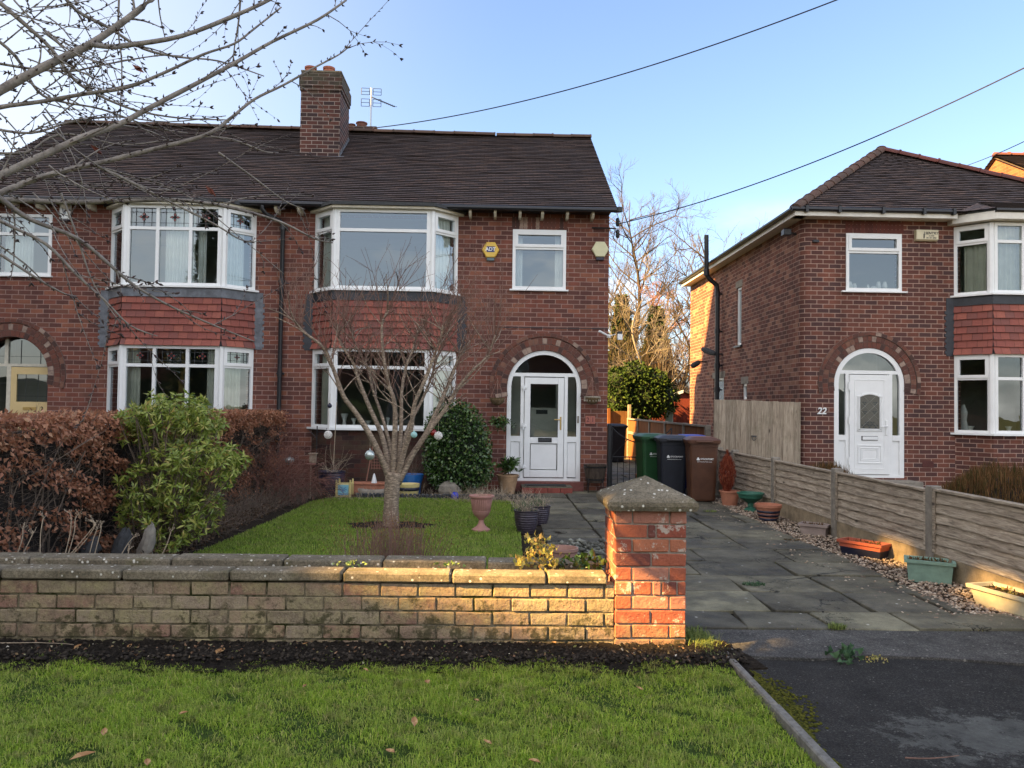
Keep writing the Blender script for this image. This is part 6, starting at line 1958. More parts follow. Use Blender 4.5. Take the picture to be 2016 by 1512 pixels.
# ---- cherry tree whose boughs hang into the top left of the picture
CT = empty('cherry_tree', (-3.22, 2.74, 0), 'bare cherry tree whose budded grey boughs hang across the upper left', 'tree')
lines = [
    ([(-60, 215), (0, 178), (71, 139), (125, 113), (179, 86), (235, 48), (296, 0), (350, -60)], 3.3, 3.6, .021, .012),
    ([(-60, 230), (0, 211), (80, 200), (171, 184), (250, 172), (330, 140), (400, 107), (461, 86), (500, 57), (554, 14)], 3.6, 4.0, .012, .004),
    ([(179, 87), (215, 92), (250, 89), (357, 71), (464, 30), (529, 0), (580, -30)], 3.45, 3.8, .009, .005),
    ([(-60, 385), (0, 346), (89, 304), (168, 268), (232, 246), (304, 207), (393, 161), (464, 123), (536, 82), (625, 39), (682, 0)], 3.3, 3.9, .018, .005),
    ([(-60, 400), (0, 380), (71, 352), (143, 332), (214, 316), (304, 293), (404, 266), (450, 236), (500, 196), (557, 168), (621, 132), (668, 107), (691, 88)], 3.5, 4.2, .016, .003),
    ([(-60, 392), (0, 393), (143, 398), (250, 395), (357, 394), (430, 404), (500, 420), (560, 440), (620, 470), (655, 478)], 3.7, 4.3, .010, .0025),
    ([(-40, 360), (0, 390), (60, 432), (150, 468), (215, 520), (262, 560), (330, 600), (420, 640), (500, 672)], 3.4, 4.1, .0095, .002),
    ([(-40, 410), (10, 440), (90, 480), (150, 540), (205, 590), (255, 640), (310, 662)], 3.3, 3.7, .0065, .0018),
    ([(180, 322), (245, 352), (330, 395), (420, 440), (470, 470), (500, 478)], 3.7, 4.1, .0055, .002),
    ([(404, 268), (460, 275), (520, 298), (548, 300)], 4.0, 4.2, .004, .0015),
    ([(430, 300), (500, 350), (560, 395), (600, 412)], 4.0, 4.3, .004, .0015),
    ([(110, -30), (150, 20), (215, 55), (280, 95), (350, 112), (430, 120), (520, 150)], 3.9, 4.2, .007, .002),
    ([(-30, -20), (40, 40), (100, 95), (140, 150), (180, 180), (260, 215), (350, 232), (445, 236)], 3.7, 4.1, .008, .002),
    ([(-30, 60), (30, 110), (75, 180), (120, 200), (200, 215), (300, 250), (370, 262)], 3.8, 4.2, .006, .002),
    ([(235, -20), (233, 60), (240, 130), (236, 235)], 3.9, 4.0, .0035, .002),
    ([(475, -30), (470, 40), (462, 90), (458, 125)], 3.9, 4.0, .004, .002),
    ([(310, -20), (315, 30), (325, 75)], 3.9, 4.0, .003, .0015),
    ([(-30, 120), (60, 135), (140, 140), (200, 128), (305, 110), (360, 110)], 4.0, 4.2, .005, .0015),
    ([(-30, 250), (60, 262), (140, 240), (230, 230), (330, 240), (445, 228)], 3.9, 4.3, .005, .0015),
    ([(-30, 300), (50, 300), (100, 270), (150, 265), (240, 285), (330, 275)], 3.7, 4.0, .005, .0015),
    ([(0, 500), (60, 540), (120, 575), (150, 583)], 3.3, 3.5, .005, .0015),
    ([(-20, 470), (50, 520), (90, 560)], 3.3, 3.5, .003, .0015),
    ([(205, 330), (290, 370), (360, 380), (452, 450), (560, 540)], 3.9, 4.3, .0035, .0012),
    ([(120, 380), (150, 460), (185, 560), (240, 640)], 3.6, 3.8, .004, .0015),
]
br_, bu_ = MB(), MB()
KD = .78      # the boughs hang about three metres off
for li, (px, Y0, Y1, r0, r1) in enumerate(lines):
    n = len(px); rs_ = r0; Y0 *= KD; Y1 *= KD
    P_ = [at(x, y, Y0 + (Y1 - Y0) * i / (n - 1)) for i, (x, y) in enumerate(px)]
    P_ = smooth_line(P_, 4)
    m = len(P_)
    rf_ = KD * (1.0 if r0 > .011 else 1.5)
    rad = [rf_ * (r0 + (r1 - r0) * k / (m - 1)) * (1 + .07 * random.uniform(-1, 1)) for k in range(m)]
    br_.tube(P_, rad, 9 if r0 > .01 else 6)
    L = sum((P_[k + 1] - P_[k]).length for k in range(m - 1))
    nt_ = int(L / .115)
    for _ in range(nt_):
        k = random.randint(1, m - 2)
        e = (P_[k + 1] - P_[k]).normalized()
        o = perp(e)
        o.y *= .55
        if o.z < 0 and random.random() < .35: o.z *= -1
        Lt = random.choice([.05, .08, .12, .2, .3, .42, .55]) * random.uniform(.7, 1.2) * KD
        twig(br_, P_[k], e * random.uniform(.5, 1.0) + o * random.uniform(.5, 1.0), Lt, max(.0018, min(.0045, rad[k] * .42)), .5, 4, random.uniform(-.1, .3), bu_, 4, 1 if Lt > .22 and random.random() < .5 else 0, .0042, .030)
    for _ in range(int(L / .03)):
        k = random.randint(1, m - 2)
        e = (P_[k + 1] - P_[k]).normalized(); o = perp(e); s = .004
        b_ = P_[k] + o * rad[k] * .8
        bu_.tube([b_, b_ + o * s * 1.5, b_ + (o + e * .5) * s * 3], [s * .5, s * .8, s * .1], 4, False)
# dense spray of thin shoots at the far left
for _ in range(48):
    px, py = random.uniform(-60, 110), random.uniform(-30, 440)
    p = at(px, py, random.uniform(2.6, 3.4))
    a = random.uniform(-1.0, .7)
    twig(br_, p, Vector((math.cos(a), random.uniform(-.3, .3), math.sin(a))), random.uniform(.22, .55), .0032, .6, 6, .1, bu_, 4, 1, .004, .035)
tr_ = MB()
tk = [Vector((-3.25, 2.75, -.1)), Vector((-3.22, 2.74, .8)), Vector((-3.15, 2.72, 1.6)), Vector((-3.05, 2.7, 2.1)), Vector((-3.0, 2.68, 2.9)), Vector((-3.12, 2.6, 3.8)), Vector((-3.05, 2.5, 4.9)), Vector((-3.2, 2.4, 5.8))]
tr_.tube(smooth_line(tk), [.16 * (1 - .92 * (k / 28) ** 1.1) for k in range(29)], 14)
for k in range(9): twig(tr_, smooth_line(tk)[14 + k], Vector((math.cos(k * 2.2) * .8 - .3, math.sin(k * 2.2) - .3, .8)), 1.6, .035, .5, 7, 0, None, 6, 2)
for (px, Y0, Y1, r0, r1) in [lines[i] for i in (0, 1, 3, 4, 5, 6, 7)]:
    q = at(px[0][0], px[0][1], Y0 * KD)
    tr_.tube(smooth_line([Vector((-3.08, 2.72, 1.9)), (Vector((-3.08, 2.72, 1.9)) + q) / 2 + Vector((-.1, .1, .05)), q]), [max(r0 * .8, .045 - .005 * k) for k in range(9)], 8)
tr_.build('trunk', m_cherry, CT, smooth=True)
br_.build('branches', m_cherry, CT, smooth=True)
bu_.build('buds', m_bud, CT)
m_dead = plain('dead red brown leaf', (.14, .035, .02), .7)
for (x, y) in ((272, 135), (190, 295), (415, 376)):
    lf = MB(); p = at(x, y, 2.95)
    for _ in range(2):
        d = Vector((random.uniform(-1, 1), random.uniform(-.4, .4), random.uniform(-.6, .6))).normalized() * .028; s = perp(d.normalized()) * .010
        lf.face([p - d, p + s, p + d, p - s])
    lf.build('dead_leaf', m_dead, CT)

# ---- many stemmed small tree on the lawn
GT = empty('multi_stemmed_tree', (-1.25, 9.62, 0), 'small bare many stemmed tree with silvery bark in the middle of the lawn', 'tree')
Yg = 9.62
st = MB(); tb = MB()
tr1 = [at(x, y, Yg) for x, y in ((770, 1048), (769, 1030), (770, 1005), (771, 975), (773, 950), (776, 930))]
tr1[0].z = -.05
st.tube(smooth_line(tr1, 4), [.135, .125, .112, .106, .103, .100, .098, .096, .094, .093, .092, .092, .092, .093, .094, .096, .098, .100, .102, .10, .095][:len(smooth_line(tr1, 4))], 16)
stems = [
    ([(768, 945), (752, 905), (729, 857), (700, 812), (678, 783), (662, 742), (648, 705), (634, 681), (600, 655), (580, 632)], -.30, .045, .012),
    ([(769, 940), (760, 890), (749, 850), (725, 796), (705, 745), (695, 715), (672, 678), (662, 650)], .25, .042, .012),
    ([(773, 945), (776, 880), (778, 830), (776, 790), (765, 755), (755, 700), (752, 640), (765, 610)], -.15, .043, .012),
    ([(777, 945), (786, 890), (790, 830), (791, 770), (800, 720), (812, 690), (822, 650)], .3, .036, .010),
    ([(780, 945), (795, 890), (809, 846), (816, 796), (838, 745), (855, 700), (868, 665), (872, 640)], -.3, .040, .011),
    ([(782, 950), (805, 905), (835, 860), (857, 816), (873, 779), (890, 740), (905, 700), (925, 670)], .25, .046, .012),
    ([(784, 952), (815, 890), (845, 848), (880, 800), (900, 765), (930, 730), (960, 700), (975, 660)], -.1, .040, .010),
    ([(774, 940), (768, 880), (752, 820), (735, 770), (722, 720), (700, 680), (690, 640)], .5, .030, .009),
    ([(778, 940), (800, 850), (830, 790), (850, 740), (862, 700), (880, 660)], .55, .028, .008),
]
ends = []
for px, dy, r0, r1 in stems:
    n = len(px)
    P_ = [at(x, y, Yg + dy * (i / (n - 1)) ** .8 * 1.3) for i, (x, y) in enumerate(px)]
    P_ = smooth_line(P_, 4); m = len(P_)
    rad = [r0 + (r1 - r0) * (k / (m - 1)) ** .8 for k in range(m)]
    st.tube(P_, rad, 9)
    ends.append((P_, rad))
def regrow(P_, rad, lo, cnt, L0, L1, r, upness, mb, bud=True):
    m = len(P_)
    for _ in range(cnt):
        k = random.randint(int(m * lo), m - 2)
        e = (P_[k + 1] - P_[k]).normalized()
        o = perp(e); o.z = abs(o.z) * .4
        d = e * .5 + o * random.uniform(.6, 1.2) + Vector((0, 0, upness))
        L = random.uniform(L0, L1)
        pts = twig(tb if r < .006 else st, P_[k], d, L, r * random.uniform(.7, 1.2), .5, 6, -.15, None, 5, 0)
        for _ in range(2 if L > .6 else 1):
            j = random.randint(2, 5)
            e2 = (pts[j + 1] - pts[j]).normalized() if j < 6 else (pts[6] - pts[5]).normalized()
            d2 = e2 * .4 + perp(e2) * .6 + Vector((0, 0, random.uniform(.3, 1.0)))
            twig(tb, pts[j], d2, random.uniform(.25, .7), .0046, .3, 5, -.2, tb, 4, 1, .0024, .05, .0012)
for P_, rad in ends:
    regrow(P_, rad, .35, 12, .25, .6, .009, .15, tb)
    regrow(P_, rad, .5, 13, .35, .95, .0058, .8, tb)
    e = (P_[-1] - P_[-2]).normalized()
    for _ in range(8):
        twig(tb, P_[-1 - random.randint(0, 4)], e * .5 + perp(e) * .6 + Vector((0, 0, .8)), random.uniform(.45, 1.0), .0055, .35, 6, -.15, tb, 4, 2, .0026, .05, .0016)
st.build('trunk', m_bark, GT, smooth=True)
tb.build('branches', m_twig, GT)

# ---- copper beech hedge along the party line
def bumpy_box(x0, x1, y0, y1, z0, z1, step, amp, name, mat, parent):
    faces = []
    nx, ny, nz_ = [max(1, int((b_ - a) / step)) for a, b_ in ((x0, x1), (y0, y1), (z0, z1))]
    V = []; Fc = []; idx = {}
    def vid(i, j, k):
        if (i, j, k) in idx: return idx[(i, j, k)]
        x, y, z = x0 + (x1 - x0) * i / nx, y0 + (y1 - y0) * j / ny, z0 + (z1 - z0) * k / nz_
        idx[(i, j, k)] = len(V)
        V.append((x + random.uniform(-amp, amp), y + random.uniform(-amp, amp), z + random.uniform(-amp, amp)))
        return idx[(i, j, k)]
    for i in range(nx):
        for j in range(ny):
            Fc.append([vid(i, j, nz_), vid(i + 1, j, nz_), vid(i + 1, j + 1, nz_), vid(i, j + 1, nz_)])
    for j in range(ny):
        for k in range(nz_):
            Fc.append([vid(nx, j, k), vid(nx, j + 1, k), vid(nx, j + 1, k + 1), vid(nx, j, k + 1)]); Fc.append([vid(0, j, k), vid(0, j, k + 1), vid(0, j + 1, k + 1), vid(0, j + 1, k)])
    for i in range(nx):
        for k in range(nz_):
            Fc.append([vid(i, 0, k), vid(i + 1, 0, k), vid(i + 1, 0, k + 1), vid(i, 0, k + 1)]); Fc.append([vid(i, ny, k), vid(i, ny, k + 1), vid(i + 1, ny, k + 1), vid(i + 1, ny, k)])
    return np_mesh(name, V, Fc, mat, parent)
m_beech = island_mat('copper beech leaves', [(0, (.24, .095, .05)), (.35, (.40, .175, .095)), (.6, (.30, .125, .068)), (.8, (.54, .28, .165)), (.93, (.21, .10, .055)), (1, (.65, .40, .25))], .55, .4, 60, .2, .001, trans=.25)
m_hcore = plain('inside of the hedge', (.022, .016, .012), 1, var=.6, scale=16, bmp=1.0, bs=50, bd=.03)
m_htwig = bark('hedge twigs', (.08, .058, .045), (.22, .165, .125))
HG = empty('beech_hedge', (-4.05, 9.6, 0), 'clipped copper beech hedge with rusty dead leaves along the left of the lawn', 'hedge')
hx0, hx1, hy0, hy1, hz = -4.55, -3.74, 5.5, 13.75, 1.38
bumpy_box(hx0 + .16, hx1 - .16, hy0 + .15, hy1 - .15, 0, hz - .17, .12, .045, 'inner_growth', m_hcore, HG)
tw = MB()
for _ in range(3400):
    y = random.uniform(hy0, hy1); z = random.uniform(.0, hz - .05)
    x = hx1 - random.uniform(.03, .2)
    p = Vector((x, y, z))
    twig(tw, p, Vector((random.uniform(.2, .9), random.uniform(-.9, .9), random.uniform(-.1, 1.1))), random.uniform(.08, .26), random.uniform(.0014, .003), .4, 3, 0, None, 3, 1 if random.random() < .4 else 0)
for _ in range(60):
    y = random.uniform(hy0, hy1)
    twig(tw, Vector((hx1 - .15, y, 0)), Vector((random.uniform(-.1, .15), random.uniform(-.3, .3), 1)), random.uniform(.8, 1.25), .009, .2, 6, 0, None, 5, 2)
for _ in range(700):
    twig(tw, Vector((random.uniform(hx0, hx1), random.uniform(hy0, hy1), hz - .15)), Vector((random.uniform(-.4, .4), random.uniform(-.4, .4), 1)), random.uniform(.1, .2), .002, .3, 3, 0, None, 3, 0)
tw.build('twigs', m_htwig, HG)
def noisef(a, b_): return np.sin(a * 2.3 + 1.7 * np.sin(b_ * 3.1)) * np.cos(b_ * 2.7 + .9 * a) + .5 * np.sin(a * 5.1 + b_ * 6.3)
n = 30000
yy = hy0 + rng.uniform(0, 1, n) * (hy1 - hy0); zz = rng.uniform(0.02, hz, n)
dn_ = noisef(yy * 1.3, zz * 2.4) + .2
top_bias = np.clip((zz - (hz - .25)) / .12, 0, 1) * 3
k_ = (rng.uniform(0, 1.1, n) < dn_ * .55 + top_bias - .02 + np.clip(1 - (yy - 5.5) / 2.2, 0, 1) * .35)
yy, zz = yy[k_], zz[k_]; n = len(yy)
P = np.stack([hx1 - .01 + rng.normal(0, .045, n) + .05 * noisef(yy * 2, zz * 3), yy, zz], 1)
A = np.stack([rng.uniform(.1, .9, n), rng.normal(0, .6, n), rng.normal(-.5, .6, n)], 1)
V1, F1 = leaves(P, A, rng.uniform(.035, .065, n), rng.uniform(.02, .035, n), .3, .25)
n = 13000
P = np.stack([rng.uniform(hx0, hx1 + .03, n), rng.uniform(hy0, hy1, n), np.zeros(n)], 1)
P[:, 2] = hz - .045 + rng.normal(0, .022, n) + .015 * noisef(P[:, 0] * 3, P[:, 1] * 2)
A = rng.normal(size=(n, 3)) + np.array([0, 0, .5])
V2, F2 = leaves(P, A, rng.uniform(.035, .06, n), rng.uniform(.02, .033, n), .3, .25)
n = 2600
P = np.stack([rng.uniform(hx0, hx1, n), hy0 + .06 + rng.normal(0, .05, n), rng.uniform(0.05, hz, n)], 1)
V3, F3 = leaves(P, rng.normal(size=(n, 3)) + np.array([0, -.5, -.3]), rng.uniform(.035, .06, n), rng.uniform(.02, .033, n), .3, .25)
np_mesh('foliage', np.concatenate([V1, V2, V3]), np.concatenate([F1, F2 + len(V1), F3 + len(V1) + len(V2)]), m_beech, HG)

# ---- whorled evergreen shrub (pieris like)
m_pier = island_mat('fresh green whorled leaves', [(0, (.12, .18, .03)), (.4, (.21, .28, .045)), (.7, (.31, .36, .07)), (.92, (.42, .42, .11)), (1, (.42, .30, .09))], .35, .5, 40, .1, .001, trans=.2)
def whorls(C_, n_leaf, L, W, tilt=(.1, .7), face=None):
    """C_ centres (k,3) with outward axis face (k,3)"""
    k = len(C_)
    ax = unit(face + rng.normal(0, .35, (k, 3)))
    ref = unit(rng.normal(size=(k, 3))); u = unit(np.cross(ax, ref)); v = np.cross(ax, u)
    Pn, An = [], []
    for j in range(n_leaf):
        a = 2 * PI * j / n_leaf + rng.uniform(-.25, .25, k)
        t = rng.uniform(*tilt, k)
        d = u * np.cos(a)[:, None] + v * np.sin(a)[:, None] + ax * t[:, None]
        Pn.append(C_ + d * .004); An.append(d)
    P_ = np.concatenate(Pn); A_ = np.concatenate(An)
    n = len(P_)
    return leaves(P_, A_, L * rng.uniform(.7, 1.15, n), W * rng.uniform(.8, 1.2, n), .12, .25)
def blob_points(blobs, n, shell=(.75, 1.02)):
    w_ = np.array([b_[1][0] * b_[1][2] for b_ in blobs]); w_ = w_ / w_.sum()
    Cn, Dn = [], []
    for (c_, r_), ww in zip(blobs, w_):
        m = int(n * ww)
        d = unit(rng.normal(size=(m, 3)))
        s = rng.uniform(*shell, m)[:, None]
        Cn.append(np.array(c_) + d * np.array(r_) * s); Dn.append(unit(d / np.array(r_)))
    return np.concatenate(Cn), np.concatenate(Dn)
GS = empty('green_shrub', (-3.3, 7.9, 0), 'bright green shrub with whorled narrow leaves in front of the copper hedge', 'shrub')
def pb(px, py, rx, rz, Y, ry): q = at(px, py, Y); return ((q.x, q.y, q.z), (rx, ry, rz))
blobs = [pb(335, 815, .34, .20, 8.0, .34), (pb(270, 835, .18, .16, 7.9, .25)), pb(395, 835, .2, .17, 8.0, .25), pb(400, 905, .33, .17, 7.75, .3), pb(330, 885, .22, .15, 8, .25), pb(440, 925, .14, .15, 7.7, .2),
         pb(300, 955, .32, .19, 7.7, .3), pb(350, 975, .2, .14, 7.6, .25), pb(290, 1015, .26, .13, 7.75, .25), pb(345, 1040, .22, .14, 7.6, .2), pb(400, 1005, .15, .16, 7.75, .2), pb(330, 1068, .13, .1, 7.6, .15)]
Cn, Dn = blob_points(blobs, 640, (.7, 1.28))
V, Fc = whorls(Cn, 9, .085, .021, (-.1, .6), Dn + np.array([0, 0, .25]))
V2, F2 = whorls(Cn[:240] * 1 - Dn[:240] * .05, 8, .07, .02, (-.8, .1), Dn[:240])
np_mesh('foliage', np.concatenate([V, V2]), np.concatenate([Fc, F2 + len(V)]), m_pier, GS)
tw = MB()
base = Vector((-3.28, 7.95, 0))
for i in range(0, len(Cn), 3):
    q = Vector(Cn[i])
    mid = base.lerp(q, .5) + Vector((random.uniform(-.1, .1), random.uniform(-.1, .1), random.uniform(-.12, .05)))
    tw.tube(smooth_line([base + Vector((random.uniform(-.08, .08), random.uniform(-.05, .05), 0)), mid, q], 4), .005, 4, False)
tw.build('stems', m_htwig, GS)

# ---- glossy dark rounded shrub against our wall
m_holly = island_mat('glossy dark leaves', [(0, (.022, .05, .012)), (.5, (.038, .085, .018)), (.85, (.07, .14, .03)), (1, (.15, .19, .05))], .28, .6, 30, .1, .001)
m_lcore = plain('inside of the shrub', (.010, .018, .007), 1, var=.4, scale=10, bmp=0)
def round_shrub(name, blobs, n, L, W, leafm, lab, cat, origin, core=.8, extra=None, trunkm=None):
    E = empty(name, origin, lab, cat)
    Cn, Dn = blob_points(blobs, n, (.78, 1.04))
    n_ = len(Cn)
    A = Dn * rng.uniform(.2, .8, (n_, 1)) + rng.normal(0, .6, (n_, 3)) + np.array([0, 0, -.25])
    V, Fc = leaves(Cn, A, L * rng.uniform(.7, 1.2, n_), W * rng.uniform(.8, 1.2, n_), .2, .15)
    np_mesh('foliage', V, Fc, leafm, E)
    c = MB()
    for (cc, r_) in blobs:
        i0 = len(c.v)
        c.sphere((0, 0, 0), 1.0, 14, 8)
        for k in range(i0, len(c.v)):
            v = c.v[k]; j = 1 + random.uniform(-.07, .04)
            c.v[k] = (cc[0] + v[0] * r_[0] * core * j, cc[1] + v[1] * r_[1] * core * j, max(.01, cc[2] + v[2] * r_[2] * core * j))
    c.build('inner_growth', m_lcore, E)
    return E
q = at(900, 865, 13.0)
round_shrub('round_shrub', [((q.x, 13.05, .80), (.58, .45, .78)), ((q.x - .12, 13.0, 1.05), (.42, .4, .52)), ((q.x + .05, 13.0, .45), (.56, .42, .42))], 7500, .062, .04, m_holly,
            'rounded glossy dark green shrub between the bay window and the white door', 'shrub', (q.x, 13.05, 0))
tw = MB()
# ---- big laurel at the end of the passage
blobs = []
for (x, y, rx, rz) in ((1262, 775, .9, .85), (1225, 770, .6, .75), (1300, 785, .55, .6), (1250, 740, .55, .45), (1215, 755, .45, .5), (1285, 755, .5, .45)):
    p = at(x, y, 24.6); blobs.append(((p.x, p.y, p.z), (rx, .8, rz)))
m_laurel = island_mat('laurel leaves', [(0, (.010, .022, .006)), (.6, (.022, .046, .010)), (1, (.05, .075, .015))], .8, .1, 30, 0, .001)
round_shrub('laurel_bush', blobs, 7000, .12, .06, m_laurel, 'big rounded laurel with sunlit top at the end of the side passage', 'bush', (4.6, 24.6, 0))

# ---- low growth in 22's garden
m_heath = island_mat('heather stems', [(0, (.03, .04, .012)), (.4, (.09, .055, .022)), (.75, (.15, .07, .03)), (1, (.20, .12, .05))], .9, .1, bmp=0)
def brush(name, lab, cat, cx, cy, rx, ry, h, n, mat, base=0.0, lean=.45, w=.007, bl=(.08, .2), grp=None):
    E = empty(name, (cx, cy, base), lab, cat, grp)
    a = rng.uniform(0, 2 * PI, n); r_ = np.sqrt(rng.uniform(0, 1, n))
    x = cx + rx * r_ * np.cos(a); y = cy + ry * r_ * np.sin(a)
    hz_ = h * np.sqrt(np.clip(1 - r_ ** 2.2, 0.05, 1)) * (1 + .12 * np.sin(x * 6) * np.cos(y * 5))
    z = base + np.maximum(0, hz_ * rng.uniform(.35, .95, n) ** .5 - .05)
    V, Fc = blades(np.stack([x, y, z], 1), rng.uniform(bl[0], bl[1], n), np.full(n, w), lean)
    np_mesh('foliage', V, Fc, mat, E)
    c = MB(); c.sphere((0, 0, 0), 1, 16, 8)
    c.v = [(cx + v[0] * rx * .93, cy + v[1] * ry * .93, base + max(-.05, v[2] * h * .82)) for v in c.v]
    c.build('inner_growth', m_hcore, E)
    return E
brush('heather_clump', 'brown and rust heather mound behind the low fence at the right edge', 'heather', 6.95, 9.6, 1.45, 1.0, .78, 16000, m_heath, .1)
brush('low_shrub', 'small green and brown low plant behind the fence by the tall gate', 'shrub', 5.55, 12.6, .55, .5, .52, 3000, m_heath, .1)
# ---- brown stems bush behind the wall coping
E = empty('stem_clump', (-.85, 6.4, 0), 'clump of thin reddish brown upright stems behind the middle of the front wall', 'plant')
tw = MB()
for _ in range(330):
    q = at(random.gauss(775, 42), 1092, 6.1)
    x = q.x; y = random.uniform(5.75, 6.7)
    hh = max(.25, .62 - abs(x + .80) * .45) * random.uniform(.75, 1.12)
    twig(tw, Vector((x * .9 - .08, y, 0)), Vector((random.gauss(0, .10) + (x + .8) * .3, random.gauss(0, .1), 1)), hh, .0026, .15, 4, 0, None, 3, 1 if random.random() < .5 else 0, r1=.0015)
tw.build('stems', m_twig, E)
n = 2200
P = np.stack([rng.normal(-.80, .30, n), rng.uniform(5.8, 6.6, n), rng.uniform(.25, .62, n)], 1)
P = P[np.abs(P[:, 0] + .8) < .62]; n = len(P)
V, Fc = leaves(P, rng.normal(size=(n, 3)) + np.array([0, 0, .8]), rng.uniform(.008, .02, n), rng.uniform(.004, .009, n))
np_mesh('foliage', V, Fc, island_mat('small rusty leaves', [(0, (.16, .075, .03)), (.5, (.26, .13, .05)), (1, (.22, .20, .06))], .8, .1, bmp=0), E)

# ---- twiggy dark red acer and wild growth along the hedge foot
m_acer = bark('red acer twigs', (.09, .04, .03), (.26, .115, .085))
E = empty('acer_bush', (-3.1, 11.6, 0), 'twiggy dark red bare bush at the far end of the hedge', 'bush')
tw = MB()
for _ in range(34):
    p = Vector((random.uniform(-3.6, -3.1), random.uniform(11.5, 12.6), 0))
    d = Vector((random.uniform(-.2, .9), random.uniform(-.7, .5), random.uniform(.8, 1.5)))
    pts = twig(tw, p, d, random.uniform(.6, 1.1), .007, .7, 7, .5, None, 4, 1)
    for _ in range(16):
        k = random.randint(3, 7); e = (pts[min(k + 1, 7)] - pts[k - 1]).normalized()
        twig(tw, pts[k], e + perp(e) * .8 + Vector((.2, 0, 0)), random.uniform(.15, .5), .0026, .5, 4, .4, None, 3, 2)
tw.build('branches', m_acer, E)
E = empty('dead_undergrowth', (-3.3, 10, 0), 'tangle of dead brown stalks and leaves at the foot of the hedge', 'undergrowth', kind='stuff')
tw = MB()
for _ in range(1300):
    y = random.uniform(7.3, 13.2); x = -3.05 - .55 * random.random() + (.25 if y > 11.5 else 0)
    twig(tw, Vector((x, y, 0)), Vector((random.gauss(.1, .5), random.gauss(0, .5), 1)), random.uniform(.12, .55), .0024, .8, 4, .5, None, 3, 1)
tw.build('stalks', m_htwig, E)
n = 5200
P = np.stack([-3.0 - rng.uniform(0, .7, n), rng.uniform(6.5, 13.4, n), rng.uniform(0, .22, n) ** 1.3], 1)
V, Fc = leaves(P, rng.normal(size=(n, 3)), rng.uniform(.02, .05, n), rng.uniform(.012, .03, n))
np_mesh('dead_leaves', V, Fc, island_mat('litter leaves', [(0, (.035, .022, .015)), (.5, (.10, .055, .03)), (.8, (.06, .05, .03)), (1, (.20, .12, .07))], .8, .2, bmp=0), E)
# litter and small stuff in the bed before our bay
n = 3000
P = np.stack([rng.uniform(-3.4, .35, n), rng.uniform(12.4, 13.5, n), rng.uniform(0, .05, n)], 1)
V, Fc = leaves(P, rng.normal(size=(n, 3)), rng.uniform(.02, .05, n), rng.uniform(.01, .03, n))
tag(np_mesh('leaf_litter', V, Fc, island_mat('grey litter', [(0, (.05, .035, .025)), (.5, (.12, .085, .06)), (1, (.22, .17, .13))], .8, .2, bmp=0)), 'dead leaves and stalks on the bed below the bay window', 'leaf litter', kind='stuff')
tw = MB()
for _ in range(750):
    t = random.random()
    x = random.uniform(-.6, .75) if t < .75 else random.uniform(-2.6, -.6); y = random.uniform(12.0, 12.9)
    if x > .35: y = random.uniform(11.2, 12.6)
    twig(tw, Vector((x, y, 0)), Vector((random.gauss(0, .7), random.gauss(-.2, .5), .8)), random.uniform(.08, .32), .0026, .9, 4, .3, None, 3, 1)
E = tag(tw.build('dead_stalks', m_drystem), 'pale dry tangled stalks along the back edge of the lawn', 'dead stalks', kind='stuff')

# ---- dried flower stems standing in the wall trough, left
def dry_plant(stems, lab):
    q = at(stems[0][0][0], stems[0][0][1], 5.5)
    mb = MB()
    for px in stems:
        P_ = [at(x, y, 5.52) for x, y in px]
        mb.tube(smooth_line(P_, 3), [.004] * 1 + [.0032] * (3 * (len(P_) - 1) - 1) + [.0022], 5, False)
        e = (P_[-1] - P_[-2]).normalized()
        for _ in range(5):
            d = (e * .6 + perp(e) * .8).normalized()
            pts = twig(mb, P_[-1] - e * random.uniform(0, .03), d + Vector((0, 0, .5)), random.uniform(.02, .055), .0022, .5, 3, 0, None, 4, 0)
            mb.tube([pts[-1], pts[-1] + Vector((0, 0, .006))], [.0035, .002], 4)
    return tag(mb.build('dried_stems', m_drystem, origin=(q.x, 5.52, 0)), lab, 'dead plant', 'dried flower stems in the wall trough')
dry_plant([[(79, 1090), (80, 1050), (86, 1015)]], 'single pale dry stem at the far left above the coping')
dry_plant([[(45, 1090), (58, 1065), (66, 1046)], [(34, 1090), (44, 1060), (45, 1036)]], 'two thin grey stems at the left picture edge above the coping')
dry_plant([[(128, 1092), (138, 1050), (140, 1020), (136, 1008)], [(134, 1092), (146, 1050), (148, 1022), (156, 1010)], [(138, 1092), (165, 1060), (185, 1035), (186, 1028)], [(142, 1092), (170, 1062), (187, 1033), (178, 1024)]], 'largest group of forked pale dry stems, leaning right')
dry_plant([[(176, 1092), (184, 1060), (192, 1040)], [(186, 1092), (197, 1050), (200, 1032)]], 'pair of upright dry stems right of the leaning group')
dry_plant([[(240, 1090), (252, 1070), (264, 1056)], [(252, 1092), (254, 1082), (257, 1079)]], 'short forked dry stems before the standing stones')
dry_plant([[(320, 1090), (330, 1068), (337, 1045)]], 'dry stem with a brush like head under the green shrub')
# standing stones
for (x, y, w_, h, lab) in ((168, 1085, .10, .22, 'dark rounded rock behind the wall among the dry stems'), (232, 1082, .08, .28, 'narrow grey standing stone left of the green shrub'), (282, 1075, .07, .32, 'pale upright stone under the green shrub')):
    q = ground(x, y + 10, .0); q.y = 7.2; q.x = at(x, y, 7.2).x
    mb = MB(); mb.sphere((0, 0, 0), 1, 12, 8)
    mb.v = [(q.x + v[0] * w_ * random.uniform(.7, 1.2) + (v[2] + .7) * .04, 7.2 + v[1] * .08, .0 + max(-.05, (v[2] + .7 + random.uniform(-.12, .12)) * h * .72)) for v in mb.v]
    tag(mb.build('rock', m_concrete if 'pale' in lab else m_felt, origin=(q.x, 7.2, 0)), lab, 'rock', 'rocks in the bed')

